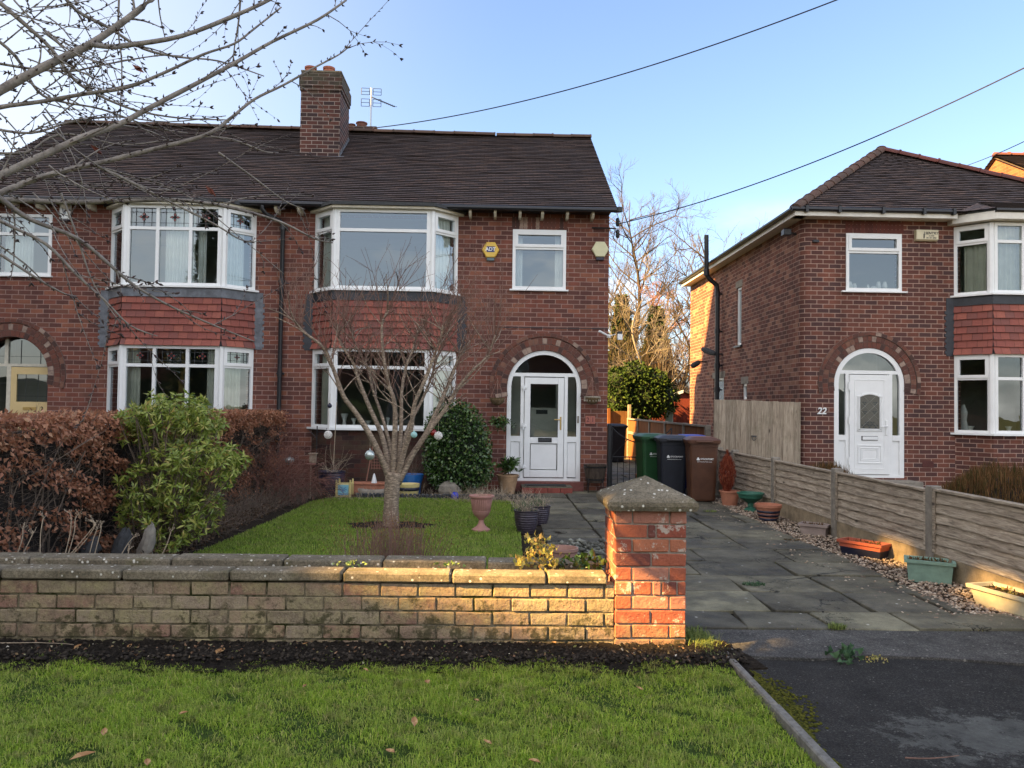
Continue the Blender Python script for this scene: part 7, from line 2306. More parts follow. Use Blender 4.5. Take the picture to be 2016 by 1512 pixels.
# ---- leafy plants in the trough near the pier
def broad_leaves(name, lab, cat, pts, mat, L=.05, W=.035, origin=None, up=.5):
    P_ = np.array([tuple(p) for p in pts]); n = len(P_)
    V, Fc = leaves(P_, rng.normal(0, .6, (n, 3)) + np.array([0, -.2, up]), L * rng.uniform(.7, 1.3, n), W * rng.uniform(.7, 1.3, n), .25, .35)
    return tag(np_mesh(name, V, Fc, mat, origin=origin), lab, cat)
m_yel = island_mat('yellowing leaves', [(0, (.30, .30, .06)), (.5, (.42, .38, .10)), (.8, (.5, .42, .18)), (1, (.35, .17, .05))], .5, .4, 40, .2, .001, trans=.3)
pts = []
for (x, y, s, m) in ((1060, 1072, 12, 46), (1047, 1088, 12, 40), (1080, 1090, 14, 50), (1028, 1108, 12, 40), (1090, 1108, 10, 36), (1068, 1108, 14, 40), (1043, 1065, 6, 16)):
    for _ in range(m):
        q = at(x + random.gauss(0, s * .6), y + random.gauss(0, s * .6), random.uniform(4.98, 5.2)); pts.append(q)
broad_leaves('yellow_leaved_plant', 'pale yellow green leafy plant spilling over the coping beside the pier', 'plant', pts, m_yel, .036, .024, (.27, 5.1, .36))
m_dkl = island_mat('dark round leaves', [(0, (.03, .07, .02)), (1, (.07, .14, .035))], .35, .5, 30, .1, .001)
pts = [at(random.uniform(1100, 1190), random.uniform(1096, 1120), random.uniform(5.03, 5.18)) for _ in range(60)]
broad_leaves('round_leaved_plant', 'dark green round leaves in the trough at the foot of the pier', 'plant', pts, m_dkl, .045, .045, (.6, 5.1, .36))
for (x, lab) in ((690, 'small green seedlings in the trough left of centre'), (880, 'small green seedlings on the wall at right of centre')):
    pts = [at(x + random.gauss(0, 14), 1112 + random.gauss(0, 2), 5.06) for _ in range(26)]
    broad_leaves('seedling', lab, 'plant', pts, island_mat('seedling leaves', [(0, (.12, .2, .05)), (1, (.25, .32, .1))], .5), .022, .02, (at(x, 1110, 5.06).x, 5.06, .4))

# ---- weeds and moss on the drive and along the kerb
def weed(px, py, lab, n, h, mat, r_=.08, w=.004):
    q = ground(px, py)
    a = rng.uniform(0, 2 * PI, n); rr_ = r_ * np.sqrt(rng.uniform(0, 1, n))
    V, Fc = blades(np.stack([q.x + rr_ * np.cos(a), q.y + rr_ * .7 * np.sin(a), np.full(n, .01)], 1), rng.uniform(.4, 1, n) * h, np.full(n, w), 1.2)
    tag(np_mesh('weed', V, Fc, mat, origin=(q.x, q.y, 0)), lab, 'weed', 'weeds in the paving')
m_weed = island_mat('weed blades', [(0, (.08, .12, .03)), (.6, (.16, .22, .05)), (1, (.3, .32, .1))], .7, .2, bmp=0)
m_weedb = island_mat('blue green weed', [(0, (.03, .07, .035)), (1, (.08, .15, .07))], .7, .2, bmp=0)
weed(1483, 1155, 'low blue green weed mat in a paving joint mid drive', 260, .035, m_weedb, .10, .008)
weed(1647, 1240, 'yellow green grass tuft at the front edge of the paving', 200, .055, m_weed, .06)
weed(1398, 1010, 'faint grass tuft on the drive near the bins', 120, .05, m_weed, .1)
weed(1150, 965, 'green weed beside the red door step', 160, .09, m_weedb, .1, .007)
weed(1560, 1065, 'brown dead weed between two slabs near the gravel', 90, .03, m_heath, .1)
pts = [ground(1665 + random.gauss(0, 16), 1297 + random.gauss(0, 7)) + Vector((0, 0, .01)) for _ in range(46)]
broad_leaves('weed', 'broad leaved weed with a dead leaf on the joint of drive and tarmac', 'weed', pts, m_weedb, .045, .035, (2.0, 4.75, 0), .6)
pts = [ground(1722 + random.gauss(0, 12), 1300 + random.gauss(0, 3)) + Vector((0, 0, .006)) for _ in range(60)]
broad_leaves('weed', 'small cream yellow weed on the edge of the tarmac', 'weed', pts, m_yel, .014, .012, (2.2, 4.7, 0), .8)
n = 2600
yy = rng.uniform(2.9, 4.7, n); xx = 1.485 + np.abs(rng.normal(0, .05, n)) * (1 + .8 * np.sin(yy * 5))
V, Fc = lumps(np.stack([xx, yy, np.full(n, -.012)], 1), .006, .016, .6)
tag(np_mesh('moss', V, Fc, m_moss), 'yellow green moss along the tarmac side of the kerb', 'moss', kind='stuff')
E = empty('grass_tuft', (1.33, 4.75, 0), 'yellow mossy grass tuft at the right foot of the pier', 'weed', 'weeds in the paving')
n = 1500
P = np.stack([rng.normal(1.36, .05, n), rng.normal(4.98, .12, n), np.full(n, .0)], 1)
V, Fc = blades(P, rng.uniform(.03, .09, n), np.full(n, .0035), 1.3)
np_mesh('blades', V, Fc, m_weed, E)

# fallen leaves on verge and soil: each its own thing
m_fall = island_mat('fallen leaf', [(0, (.20, .085, .03)), (.5, (.36, .20, .085)), (1, (.52, .37, .19))], .6, .3, bmp=0)
FL = [(434, 1281, .055, 'large curled brown'), (597, 1268, .03, 'star shaped pale'), (841, 1342, .035, 'tan'), (816, 1420, .035, 'thin straw coloured'), (361, 1403, .022, 'small ochre'), (163, 1488, .05, 'grey brown curled'), (768, 1478, .03, 'grey curled'), (290, 1500, .03, 'dull'),
      (153, 1273, .03, 'red brown'), (255, 1272, .025, 'dark'), (1052, 1498, .03, 'pale'), (600, 1350, .02, 'tiny buff'), (938, 1378, .022, 'tiny white'), (1090, 1265, .03, 'reddish'), (905, 1272, .025, 'cream'), (330, 1290, .02, 'tiny dark'), (205, 1440, .03, 'yellow straw'), (720, 1318, .02, 'small tan'), (1260, 1355, .025, 'pale buff'), (960, 1460, .025, 'dark brown')]
for (x, y, L, c) in FL:
    q = ground(x, y, .045)
    mb = MB()
    a = random.uniform(0, PI); d = Vector((math.cos(a), math.sin(a), random.uniform(-.1, .3))) * L; s = Vector((-math.sin(a), math.cos(a), random.uniform(.1, .5))) * L * .45; s2 = Vector((math.sin(a), -math.cos(a), random.uniform(.1, .5))) * L * .45
    m0 = q + Vector((0, 0, -.004))
    for A_, B_ in ((q - d, q - d * .3 + s), (q - d * .3 + s, q + d * .4 + s * .8), (q + d * .4 + s * .8, q + d), (q + d, q + d * .4 + s2 * .8), (q + d * .4 + s2 * .8, q - d * .3 + s2), (q - d * .3 + s2, q - d)):
        mb.face([m0, A_, B_])
    where = 'on the black soil strip' if y < 1295 else 'on the verge grass'
    pos_ = 'far left' if x < 300 else ('left of centre' if x < 700 else ('centre' if x < 900 else 'right of centre'))
    dp_ = '' if y < 1295 else (' close to the soil' if y < 1380 else (' halfway down' if y < 1450 else ' near the bottom edge'))
    tag(mb.build('fallen_leaf', m_fall, origin=tuple(q)), '%s fallen leaf %s%s, %s' % (c, where, dp_, pos_), 'leaf', 'fallen leaves')
tw = MB(); twig(tw, ground(0, 1266, .05), Vector((1, .05, .02)), .45, .003, .2, 6, .05); tag(tw.build('fallen_twig', m_drystem, origin=tuple(ground(0, 1266))), 'long pale twig lying on the soil at the far left', 'twig')
tw = MB(); twig(tw, ground(1782, 1492, .0), Vector((1, -.45, 0)), .22, .004, .2, 4, 0, fork=0); tag(tw.build('fallen_twig', m_twig, origin=tuple(ground(1782, 1492))), 'short reddish twig lying on the dark tarmac', 'twig')

# ================================================================== trees far behind
def bare_tree(name, base, H, spread, r0, mat, lab, levels=4, seed=1, lean=0, n0=9, twl=.9, twr=.0045, upb=.35, grp='bare trees behind the houses'):
    random.seed(seed)
    E = empty(name, base, lab, 'tree', grp)
    t_ = MB(); b2 = MB()
    base = Vector(base)
    tp = [base + Vector((math.sin(k * 1.1 + seed) * .06 * k + lean * k / 8 * H * .3, math.cos(k + seed) * .05 * k, H * k / 8)) for k in range(9)]
    t_.tube(smooth_line(tp, 2), [r0 * (1 - .93 * k / 16) for k in range(17)], 8)
    def grow(p, d, L, r_, lev):
        n = 5
        pts = [p]; q = p; dd = d.normalized(); s = perp(dd) * .35
        for k in range(n):
            dd = (dd + s / n + Vector((0, 0, upb / n)) + Vector((random.gauss(0, .06), random.gauss(0, .06), random.gauss(0, .04)))).normalized()
            q = q + dd * L / n; pts.append(q)
        b2.tube(pts, [max(twr, r_ * (1 - .65 * k / n)) for k in range(n + 1)], 4 if lev > 1 else 5, False)
        if lev < levels:
            for _ in range(4 if lev < levels - 1 else 6):
                k = random.randint(1, n); e = dd if k == n else (pts[k + 1] - pts[k]).normalized()
                grow(pts[k], e * .8 + perp(e) * random.uniform(.4, .9), L * random.uniform(.42, .68), r_ * .5, lev + 1)
    for k in range(n0):
        h = .22 + .7 * (k + random.random()) / n0
        i = h * 8; j = int(i); p = tp[j].lerp(tp[min(8, j + 1)], i - j)
        a = k * 2.4 + random.uniform(-.4, .4)
        L = spread * (1 - .55 * h) * random.uniform(.8, 1.2)
        grow(p, Vector((math.cos(a), math.sin(a) * .8, random.uniform(.3, .9))), L, r0 * .35 * (1 - .5 * h), 1)
    t_.build('trunk', mat, E, smooth=True); b2.build('crown', mat, E)
    return E
def bx_(px, Y): return at(px, 800, Y).x
bare_tree('bare_tree', (bx_(1248, 42), 42, 0), 13.0, 4.4, .20, m_fbark, 'tallest bare tree in the gap, trunk rising above the laurel', 4, 3, n0=30)
bare_tree('birch_tree', (bx_(1259, 30), 30, 0), 6.2, 2.4, .10, m_birch, 'slim white barked birch just above the laurel', 4, 11, n0=11, twr=.005)
bare_tree('bare_tree', (bx_(1385, 38), 38, 0), 10.2, 3.6, .22, m_fbark, 'bare tree half hidden behind the right house', 4, 8, n0=13)
bare_tree('bare_tree', (bx_(1345, 33), 33, 0), 5.6, 2.2, .16, m_fbark, 'short dense bare tree beside the far corner of the right house', 4, 21, n0=13, twr=.008)
bare_tree('bare_tree', (bx_(1205, 36), 36, 0), 7.8, 2.8, .16, m_fbark, 'bare tree hugging the corner of the left house', 4, 5, n0=12)
m_pinkt = bark('pinkish twigs', (.13, .065, .055), (.24, .13, .11))
bare_tree('bare_tree', (bx_(1318, 40), 40, 0), 8.0, 2.3, .12, m_pinkt, 'pinkish twigged round headed tree in the middle of the gap', 4, 17, n0=13, twr=.008)
random.seed(99)
def thicket(lab, cx, Y, rx, h, col_a, col_b, n, grp='thickets at the end of the gardens', L=.55):
    E = empty('thicket', (cx, Y, 0), lab, 'thicket', grp)
    a = rng.uniform(0, 2 * PI, n); r_ = np.sqrt(rng.uniform(0, 1, n))
    x = cx + rx * r_ * np.cos(a); y = Y + 1.2 * r_ * np.sin(a)
    z = h * rng.uniform(0, 1, n) * np.sqrt(np.clip(1 - r_ ** 2 * .8, .05, 1))
    V, Fc = blades(np.stack([x, y, z], 1), rng.uniform(.3, 1, n) * L, rng.uniform(.012, .03, n), .9)
    np_mesh('branches', V, Fc, island_mat('thicket twigs', [(0, col_a), (1, col_b)], .9, .1, bmp=0), E)
thicket('ivy green and tan thicket just right of the left house', bx_(1215, 33), 33, 1.9, 6.2, (.02, .022, .009), (.085, .065, .035), 5200)
thicket('brown thicket behind the laurel in mid gap', bx_(1275, 31), 31, 1.9, 3.8, (.02, .015, .011), (.07, .05, .034), 5200)
thicket('pinkish brown thicket beside the right house', bx_(1340, 35), 35, 2.2, 4.6, (.03, .02, .017), (.11, .075, .06), 5200)
# dark conifer
def conifer(x, Y, h, r_, lab):
    E = empty('conifer', (x, Y, 0), lab, 'tree', 'conifers')
    n = 5200
    t = rng.uniform(0, 1, n) ** .7; a = rng.uniform(0, 2 * PI, n)
    rr_ = r_ * (1 - t) * (rng.uniform(.5, 1.05, n)) * (1 + .25 * np.sin(a * 5 + t * 20))
    P_ = np.stack([x + rr_ * np.cos(a), Y + rr_ * np.sin(a), h * t + .2], 1)
    V, Fc = leaves(P_, np.stack([np.cos(a), np.sin(a), rng.uniform(-.6, .5, n)], 1), rng.uniform(.2, .45, n), rng.uniform(.06, .14, n))
    np_mesh('foliage', V, Fc, m_ever, E)
    c = MB(); c.lathe([(r_ * .7, .3), (.05, h * .95)], (x, Y, 0), 10); c.build('inner_growth', m_evercore, E)
conifer(bx_(1290, 37), 37, 6.2, 1.3, 'dark conifer behind the birch in the gap')
conifer(bx_(1222, 39), 39, 7.0, 1.2, 'ivy dark narrow conifer near the left house corner')
conifer(-16.4, -17, 12.5, 2.4, 'dark conifer across the street, seen only as a reflection')
thicket('distant hedge line across the gap, low and dark', 8, 47, 7.5, 3.4, (.04, .035, .02), (.15, .11, .07), 6000, L=.7)

# ================================================================== small things
random.seed(5)
# ---- wheelie bins
def plastic(name, c): return plain(name, c, .45, var=.22, scale=6, bmp=.2, bs=120)
def bin_(x, y, z0, rot, h, W, D, cbody, clid, lab, logo=None, sticker=False, grp='wheelie bins beside the low fence'):
    E = empty('wheelie_bin', (x, y, 0), lab, 'bin', grp)
    M_ = Matrix.Rotation(rot, 4, 'Z')
    mb_, ml = plastic(lab.split(' ')[0] + ' plastic', cbody), plastic(lab.split(' ')[0] + ' lid plastic', clid)
    def bl(mb, name, mat, parent, smooth=False):
        me = mb.mesh(name); me.transform(M_); me.transform(Matrix.Translation((x, y, 0)))
        o = link(me, name, mat, parent, None, smooth)
        return o
    hb = h - .10
    b = MB()
    tW, tD, bW, bD = W / 2, D / 2, W / 2 * .80, D / 2 * .74
    def rr_(w_, d_, z, c=.05, yo=0):
        p = []
        for sx, sy, a0 in ((1, -1, -PI / 2), (1, 1, 0), (-1, 1, PI / 2), (-1, -1, PI)):
            for k in range(4):
                a = a0 + PI / 2 * k / 3
                p.append((sx * (w_ - c) + c * math.cos(a), sy * (d_ - c) + c * math.sin(a) + yo, z))
        return p
    rings = [rr_(bW, bD, .03), rr_(bW + .01, bD + .01, .06), rr_(tW * .97, tD * .97, hb - .07), rr_(tW * .99, tD * .99, hb - .065), rr_(tW, tD, hb - .02), rr_(tW + .02, tD + .02, hb - .018), rr_(tW + .022, tD + .022, hb)]
    n = len(rings[0])
    for r_ in rings: b.v.extend(r_)
    for k in range(len(rings) - 1):
        for j in range(n):
            j2 = (j + 1) % n
            b.f.append((k * n + j, k * n + j2, (k + 1) * n + j2, (k + 1) * n + j))
    b.f.append(tuple(range(n))[::-1]); b.f.append(tuple((len(rings) - 1) * n + j for j in range(n)))
    for s in (-1, 1): b.cbox(s * (bW - .035) - .012, s * (bW - .035) + .012, -bD - .03, -bD + .03, .10, hb - .12, .004) if False else None
    bl(b, 'body', mb_, E, False)
    l = MB()
    lr = [rr_(tW + .030, tD + .030, hb + .002, .05), rr_(tW + .034, tD + .036, hb + .045, .05), rr_(tW + .015, tD + .012, hb + .06, .05), rr_(tW - .05, tD - .06, hb + .095, .06), rr_(tW - .12, tD - .16, hb + .10, .05)]
    for r_ in lr: l.v.extend(r_)
    for k in range(len(lr) - 1):
        for j in range(n):
            j2 = (j + 1) % n
            l.f.append((k * n + j, k * n + j2, (k + 1) * n + j2, (k + 1) * n + j))
    l.f.append(tuple(range(n))[::-1]); l.f.append(tuple((len(lr) - 1) * n + j for j in range(n)))
    l.cbox(-tW * .55, tW * .55, -tD - .075, -tD - .02, hb + .012, hb + .035, .006)
    lid = bl(l, 'lid', ml, E)
    hd = MB(); hd.tube([(-tW * .8, tD + .09, hb - .03), (tW * .8, tD + .09, hb - .03)], .016, 8)
    for s in (-1, 1): hd.cbox(s * tW * .7 - .02, s * tW * .7 + .02, tD - .01, tD + .1, hb - .05, hb - .01, .004)
    bl(hd, 'handle', ml, E)
    for s in (-1, 1):
        w_ = MB(); w_.lathe([(.02, -.03), (.095, -.028), (.10, -.02), (.10, .02), (.095, .028), (.02, .03)], (0, 0, 0), 18)
        me = w_.mesh('wheel'); me.transform(Matrix.Rotation(PI / 2, 4, 'Y')); me.transform(Matrix.Translation((s * (bW - .01), bD + .01, .10))); me.transform(M_); me.transform(Matrix.Translation((x, y, 0)))
        link(me, 'wheel', m_gut, E)
    if logo:
        zz = hb - .26
        sl_ = (tD - bD) / hb
        yf = -(bD + (tD - bD) * (zz / hb)) - .012
        T = M_ @ Matrix.Translation((.045, yf, zz)) @ Matrix.Rotation(PI / 2 - math.atan(sl_) * 0.9, 4, 'X')
        me = text_mesh('STOCKPORT', .036, T, .001); me.materials.clear(); me.transform(Matrix.Translation((x, y, 0))); link(me, 'lettering', m_white, E)
        me = text_mesh('METROPOLITAN BOROUGH COUNCIL', .0135, M_ @ Matrix.Translation((.01, yf + .012, zz - .045)) @ Matrix.Rotation(PI / 2 - math.atan(sl_), 4, 'X'), .001); me.materials.clear(); me.transform(Matrix.Translation((x, y, 0))); link(me, 'small_lettering', m_white, E)
        em = MB()
        for k in range(3):
            a = PI / 2 + k * 2 * PI / 3
            cx_, cz_ = -.095 + .013 * math.cos(a), zz + .013 * math.sin(a)
            em.prismv([(cx_ + .014 * math.cos(t), cz_ + .014 * math.sin(t)) for t in np.linspace(0, 2 * PI, 11)[:-1]], 'y', yf - .002, yf + .004)
        bl(em, 'emblem', m_white, E)
    if sticker:
        s_ = MB(); yf = -(bD + (tD - bD) * .7) - .011; s_.cbox(.06, .16, yf - .002, yf + .01, hb - .45, hb - .2, .001)
        bl(s_, 'sticker', plain('pale sticker', (.35, .42, .38), .5), E)
    return E
def bx2(px, Y): return at(px, 900, Y).x
bin_(bx2(1386, 12.45), 12.62, 0, R(-5), 1.07, .47, .55, (.085, .034, .017), (.11, .048, .028), 'brown wheelie bin, nearest the fence and foremost of the row', True)
bin_(bx2(1365, 13.3), 13.45, 0, R(2), 1.07, .46, .55, (.010, .028, .16), (.03, .09, .42), 'blue wheelie bin mostly hidden between the black and the brown one', None, True)
bin_(bx2(1326, 13.0), 13.15, 0, R(-4), 1.07, .47, .55, (.010, .013, .022), (.035, .037, .045), 'black wheelie bin with grey lid between the green and blue ones', True)
bin_(bx2(1291, 13.5), 13.85, 0, R(6), 1.07, .50, .55, (.018, .075, .026), (.03, .09, .04), 'green wheelie bin, leftmost of the row by the drive', True)
bin_(3.42, 21.3, 0, R(10), 1.08, .50, .5, (.008, .009, .014), (.012, .013, .016), 'dark lone bin deep in the side passage behind the gate', None, grp='bins in the side passage')

# ---- pots
def pot(name, lab, cat, x, y, prof, mat, z=0, sx=1, sy=1, grp=None, soil=True, bands=None, n=28, parts=None):
    E = empty(name, (x, y, z), lab, cat, grp)
    b = MB(); b.lathe(prof, (x, y, z), n, sx, sy); b.build('pot_body', mat, E, smooth=True, sharp=35)
    if soil:
        r_ = prof[-1][0] * .93; h = prof[-1][1] - .035
        s_ = MB(); s_.lathe([(r_ * .98, h - .02), (r_ * .98, h), (r_ * .5, h + .012)], (x, y, z), n, sx, sy); s_.build('compost', m_soil, E)
    if bands:
        for bm, segs in bands:
            for (r0, r1, z0, z1) in segs:
                q = MB(); q.lathe([(r0, z0), (r1 + .001, z1)], (x, y, z), n, sx, sy); q.build('glaze_band', bm, E, smooth=True)
    return E
def rim_pot(r0, r1, h, rim=.012, rh=.03, inner=True):
    p = [(r0, 0), (r1 - rim, h - rh), (r1, h - rh + .003), (r1 + .004, h - .004), (r1 - .004, h)]
    return p + [(r1 - .018, h - .002), (r1 - .024, h - .035)]
def ribbed(r0, r1, h, nr, amp):
    p = [(r0, 0)]
    for k in range(nr):
        t0, t1, t2 = (k + .15) / nr, (k + .5) / nr, (k + .85) / nr
        for t, a in ((t0, 0), (t1, amp), (t2, 0)):
            bel = math.sin(t * PI * .55)
            p.append((r0 + (r1 - r0) * bel + a, t * h * .93))
    return p + [(r1 + .012, h * .95), (r1 + .014, h), (r1 - .006, h), (r1 - .02, h - .04)]
m_glaze = plain('dark plum glaze', (.045, .035, .05), .3, var=.4, scale=12, bmp=.1)
m_glazenavy = plain('dark navy glaze', (.02, .025, .06), .3, var=.4, scale=12, bmp=.1)
m_terra = plain('terracotta pot clay', (.42, .17, .10), .8, var=.25, scale=10, bmp=.25)
m_terrapink = plain('pale pink plastic terracotta', (.40, .205, .17), .7, var=.15, scale=10, bmp=.1)
m_greenpl = plain('green plastic', (.035, .15, .10), .5, var=.2)
m_mint = plain('mint plastic', (.22, .35, .28), .55, var=.2, scale=14)
m_pinkgrey = plain('pinkish grey plastic', (.34, .27, .24), .6, var=.2)
m_creampl = plain('weathered cream plastic', (.55, .50, .36), .6, var=.2)
m_redor = plain('orange red plastic', (.42, .10, .055), .5, var=.2)
m_bluedk = plain('dark blue plastic', (.012, .014, .035), .45, var=.3)
def gpx(px, py): q = ground(px, py); return q.x, q.y
GP = 'pots and troughs along the low fence'
x, y = bx2(1437, 12.1), 12.1
E = pot('plant_pot', 'terracotta pot with a dead rusty conifer beside the brown bin', 'plant pot', x, y, rim_pot(.11, .16, .24), m_terra, grp=GP)
n = 3200; t = rng.uniform(0, 1, n); a = rng.uniform(0, 2 * PI, n); rr_ = .13 * np.sin(np.clip(t * 1.1, 0, 1) * PI) ** .6 * rng.uniform(.2, 1, n) + .01
V, Fc = blades(np.stack([x - .04 + rr_ * np.cos(a), y + rr_ * np.sin(a), .2 + t * .62], 1), rng.uniform(.04, .10, n), np.full(n, .005), .4)
np_mesh('dead_conifer', V, Fc, island_mat('rusty needles', [(0, (.10, .02, .012)), (.6, (.22, .045, .025)), (1, (.32, .10, .05))], .9, .1, bmp=0), E)
x, y = bx2(1478, 11.5), 11.5
pot('pedestal_bowl', 'green plastic pedestal bowl between two terracotta pots', 'planter', x, y, [(.10, 0), (.10, .02), (.04, .06), (.045, .12), (.10, .15), (.17, .20), (.185, .25), (.20, .255), (.20, .275), (.175, .275), (.165, .24)], m_greenpl, grp=GP)
x, y = bx2(1513, 10.45), 10.45
pot('plant_pot', 'terracotta bowl pot with dark stripes at the gravel edge', 'plant pot', x, y, [(.10, 0), (.12, .04), (.145, .10), (.155, .16), (.17, .19), (.178, .20), (.178, .235), (.16, .235), (.15, .20)], m_terra, grp=GP,
    bands=[(m_bluedk, [(.103, .128, .0, .055), (.134, .1475, .07, .11), (.149, .156, .12, .155)])])
def trough(lab, x, y, L, W, h, mat, rim=None, rot=0, lower=None, fill=m_soil, fillz=.03):
    E = empty('planting_trough', (x, y, 0), lab, 'planter', GP)
    M_ = Matrix.Translation((x, y, 0)) @ Matrix.Rotation(rot, 4, 'Z')
    def ring(w_, l_, z): return [(-w_, -l_, z), (w_, -l_, z), (w_, l_, z), (-w_, l_, z)]
    def lo(rings, name, m, parent, cap=True):
        b = MB()
        for r_ in rings: b.v.extend(r_)
        for k in range(len(rings) - 1):
            for j in range(4):
                j2 = (j + 1) % 4; b.f.append((k * 4 + j, k * 4 + j2, (k + 1) * 4 + j2, (k + 1) * 4 + j))
        b.f.append((3, 2, 1, 0))
        e = (len(rings) - 1) * 4; b.f.append((e, e + 1, e + 2, e + 3))
        b.v = [tuple(M_ @ Vector(v)) for v in b.v]
        return b.build(name, m, parent)
    w0, l0, w1, l1 = W / 2 * .78, L / 2 * .88, W / 2, L / 2
    mid = h * .55
    f = lambda z: z / h
    if lower:
        lo([ring(w0, l0, 0), ring(w0 + (w1 - w0) * .6, l0 + (l1 - l0) * .6, mid)], 'lower_body', lower, E)
        lo([ring(w0 + (w1 - w0) * .6, l0 + (l1 - l0) * .6, mid), ring(w1 - .006, l1 - .006, h - .03), ring(w1 + .012, l1 + .012, h - .028), ring(w1 + .014, l1 + .014, h), ring(w1 - .012, l1 - .012, h), ring(w1 - .016, l1 - .016, h - fillz)], 'body', mat, E)
    else:
        lo([ring(w0, l0, 0), ring(w1 - .008, l1 - .008, h - .03), ring(w1 + .012, l1 + .012, h - .028), ring(w1 + .014, l1 + .014, h), ring(w1 - .010, l1 - .010, h), ring(w1 - .016, l1 - .016, h - fillz)], 'body', mat, E)
    b = MB(); b.v = [tuple(M_ @ Vector(v)) for v in ring(w1 - .018, l1 - .018, h - fillz + .004)]; b.f = [(0, 1, 2, 3)]
    b.build('compost', m_bed, E)
    if fill:
        n = 120
        P_ = np.stack([rng.uniform(-w1 * .7, w1 * .7, n), rng.uniform(-l1 * .8, l1 * .8, n), np.full(n, h - fillz + .01)], 1)
        c, s_ = math.cos(rot), math.sin(rot)
        P2 = np.stack([x + P_[:, 0] * c - P_[:, 1] * s_, y + P_[:, 0] * s_ + P_[:, 1] * c, P_[:, 2]], 1)
        V, Fc = leaves(P2, rng.normal(size=(n, 3)) + np.array([0, 0, .5]), rng.uniform(.02, .05, n), rng.uniform(.006, .02, n))
        np_mesh('dead_plants', V, Fc, m_heath, E)
    return E
trough('small pinkish grey trough, farthest of the troughs by the fence', bx2(1608, 9.3), 9.35, .32, .19, .14, m_pinkgrey, rot=R(52))
trough('orange red trough with dark lower half', bx2(1706, 7.95), 8.0, .46, .20, .16, m_redor, rot=R(35), lower=m_bluedk)
trough('mint green trough by the fence post', bx2(1838, 6.78), 6.85, .38, .21, .20, m_mint, rot=R(62))
trough('weathered cream trough cut by the right picture edge', 4.04, 5.70, .85, .25, .16, m_creampl, rot=R(14))
q = broad_leaves('seedling', 'yellow green seedling in the cream trough', 'plant', [at(1985 + random.gauss(0, 7), 1172 + random.gauss(0, 5), 5.8) for _ in range(30)], m_yel, .03, .022, (4.0, 5.8, .2))

# pink urn on the lawn
ux, uy = gpx(947, 1048)
UR = empty('garden_urn', (ux, uy, 0), 'pink terracotta coloured pedestal urn on the right of the lawn', 'urn')
b = MB(); b.lathe([(r_ * .82, z_) for r_, z_ in [(.135, .0), (.135, .025), (.11, .035), (.07, .06), (.04, .10), (.036, .135), (.06, .16), (.10, .185), (.125, .22), (.13, .235), (.155, .40), (.16, .405), (.185, .41), (.188, .43), (.165, .432), (.15, .40)]], (ux, uy, .015), 40)
b.build('urn_body', m_terrapink, UR, smooth=True, sharp=35)
b = MB()
for k in range(34):
    a = 2 * PI * k / 34
    b.tube([(ux + .107 * math.cos(a), uy + .107 * math.sin(a), .262), (ux + .126 * math.cos(a), uy + .126 * math.sin(a), .405)], .005, 5)
b.lathe([(.108, .238), (.112, .246), (.108, .254)], (ux, uy, .015), 40)
b.build('fluting', m_terrapink, UR, smooth=True)
b = MB()
for _ in range(26): twig(b, Vector((ux + random.gauss(0, .05), uy + random.gauss(0, .05), .42)), Vector((random.gauss(0, .4), random.gauss(0, .4), 1)), random.uniform(.05, .14), .002, .6, 3, .2, None, 3, 1)
b.build('dead_plants', m_drystem, UR)
# ribbed dark pots by the path
for (px, py, r_, h, lab) in ((1036, 1050, .145, .28, 'larger ribbed dark plum pot on the lawn corner by the path'), (1063, 1033, .125, .25, 'smaller ribbed dark plum pot just behind the larger one')):
    x, y = gpx(px, py)
    E = pot('plant_pot', lab, 'plant pot', x, y, ribbed(r_ * .66, r_, h, 9, .005), m_glaze, grp='ribbed dark pots', n=36)
    t_ = MB()
    for _ in range(60): twig(t_, Vector((x + random.gauss(0, r_ * .4), y + random.gauss(0, r_ * .4), h - .03)), Vector((random.gauss(0, .5), random.gauss(0, .5), 1)), random.uniform(.08, .24), .0022, .8, 4, .3, None, 3, 1)
    t_.build('dead_plants', m_drystem, E)
    n = 90
    V, Fc = blades(np.stack([x + rng.normal(-.04, r_ * .4, n), y + rng.normal(0, r_ * .35, n), np.full(n, h - .03)], 1), rng.uniform(.08, .2, n), np.full(n, .005), .6)
    np_mesh('leaves', V, Fc, m_weedb, E)
x, y = gpx(665, 968)
E = pot('plant_pot', 'ribbed navy pot with bare sticks below the bay window, left', 'plant pot', x, 12.9, ribbed(.15, .215, .40, 8, .006), m_glazenavy, n=36)
t_ = MB()
x = E.location.x
t_.tube([(x + .02, 12.9, .35), (x + .06, 12.9, 1.55)], .006, 5)
for _ in range(24): twig(t_, Vector((x + random.gauss(0, .05), 12.9, .38)), Vector((random.gauss(0, .7), random.gauss(0, .4), 1)), random.uniform(.2, .55), .003, .9, 5, .2, None, 3, 1)
t_.build('bare_sticks', m_drystem, E)
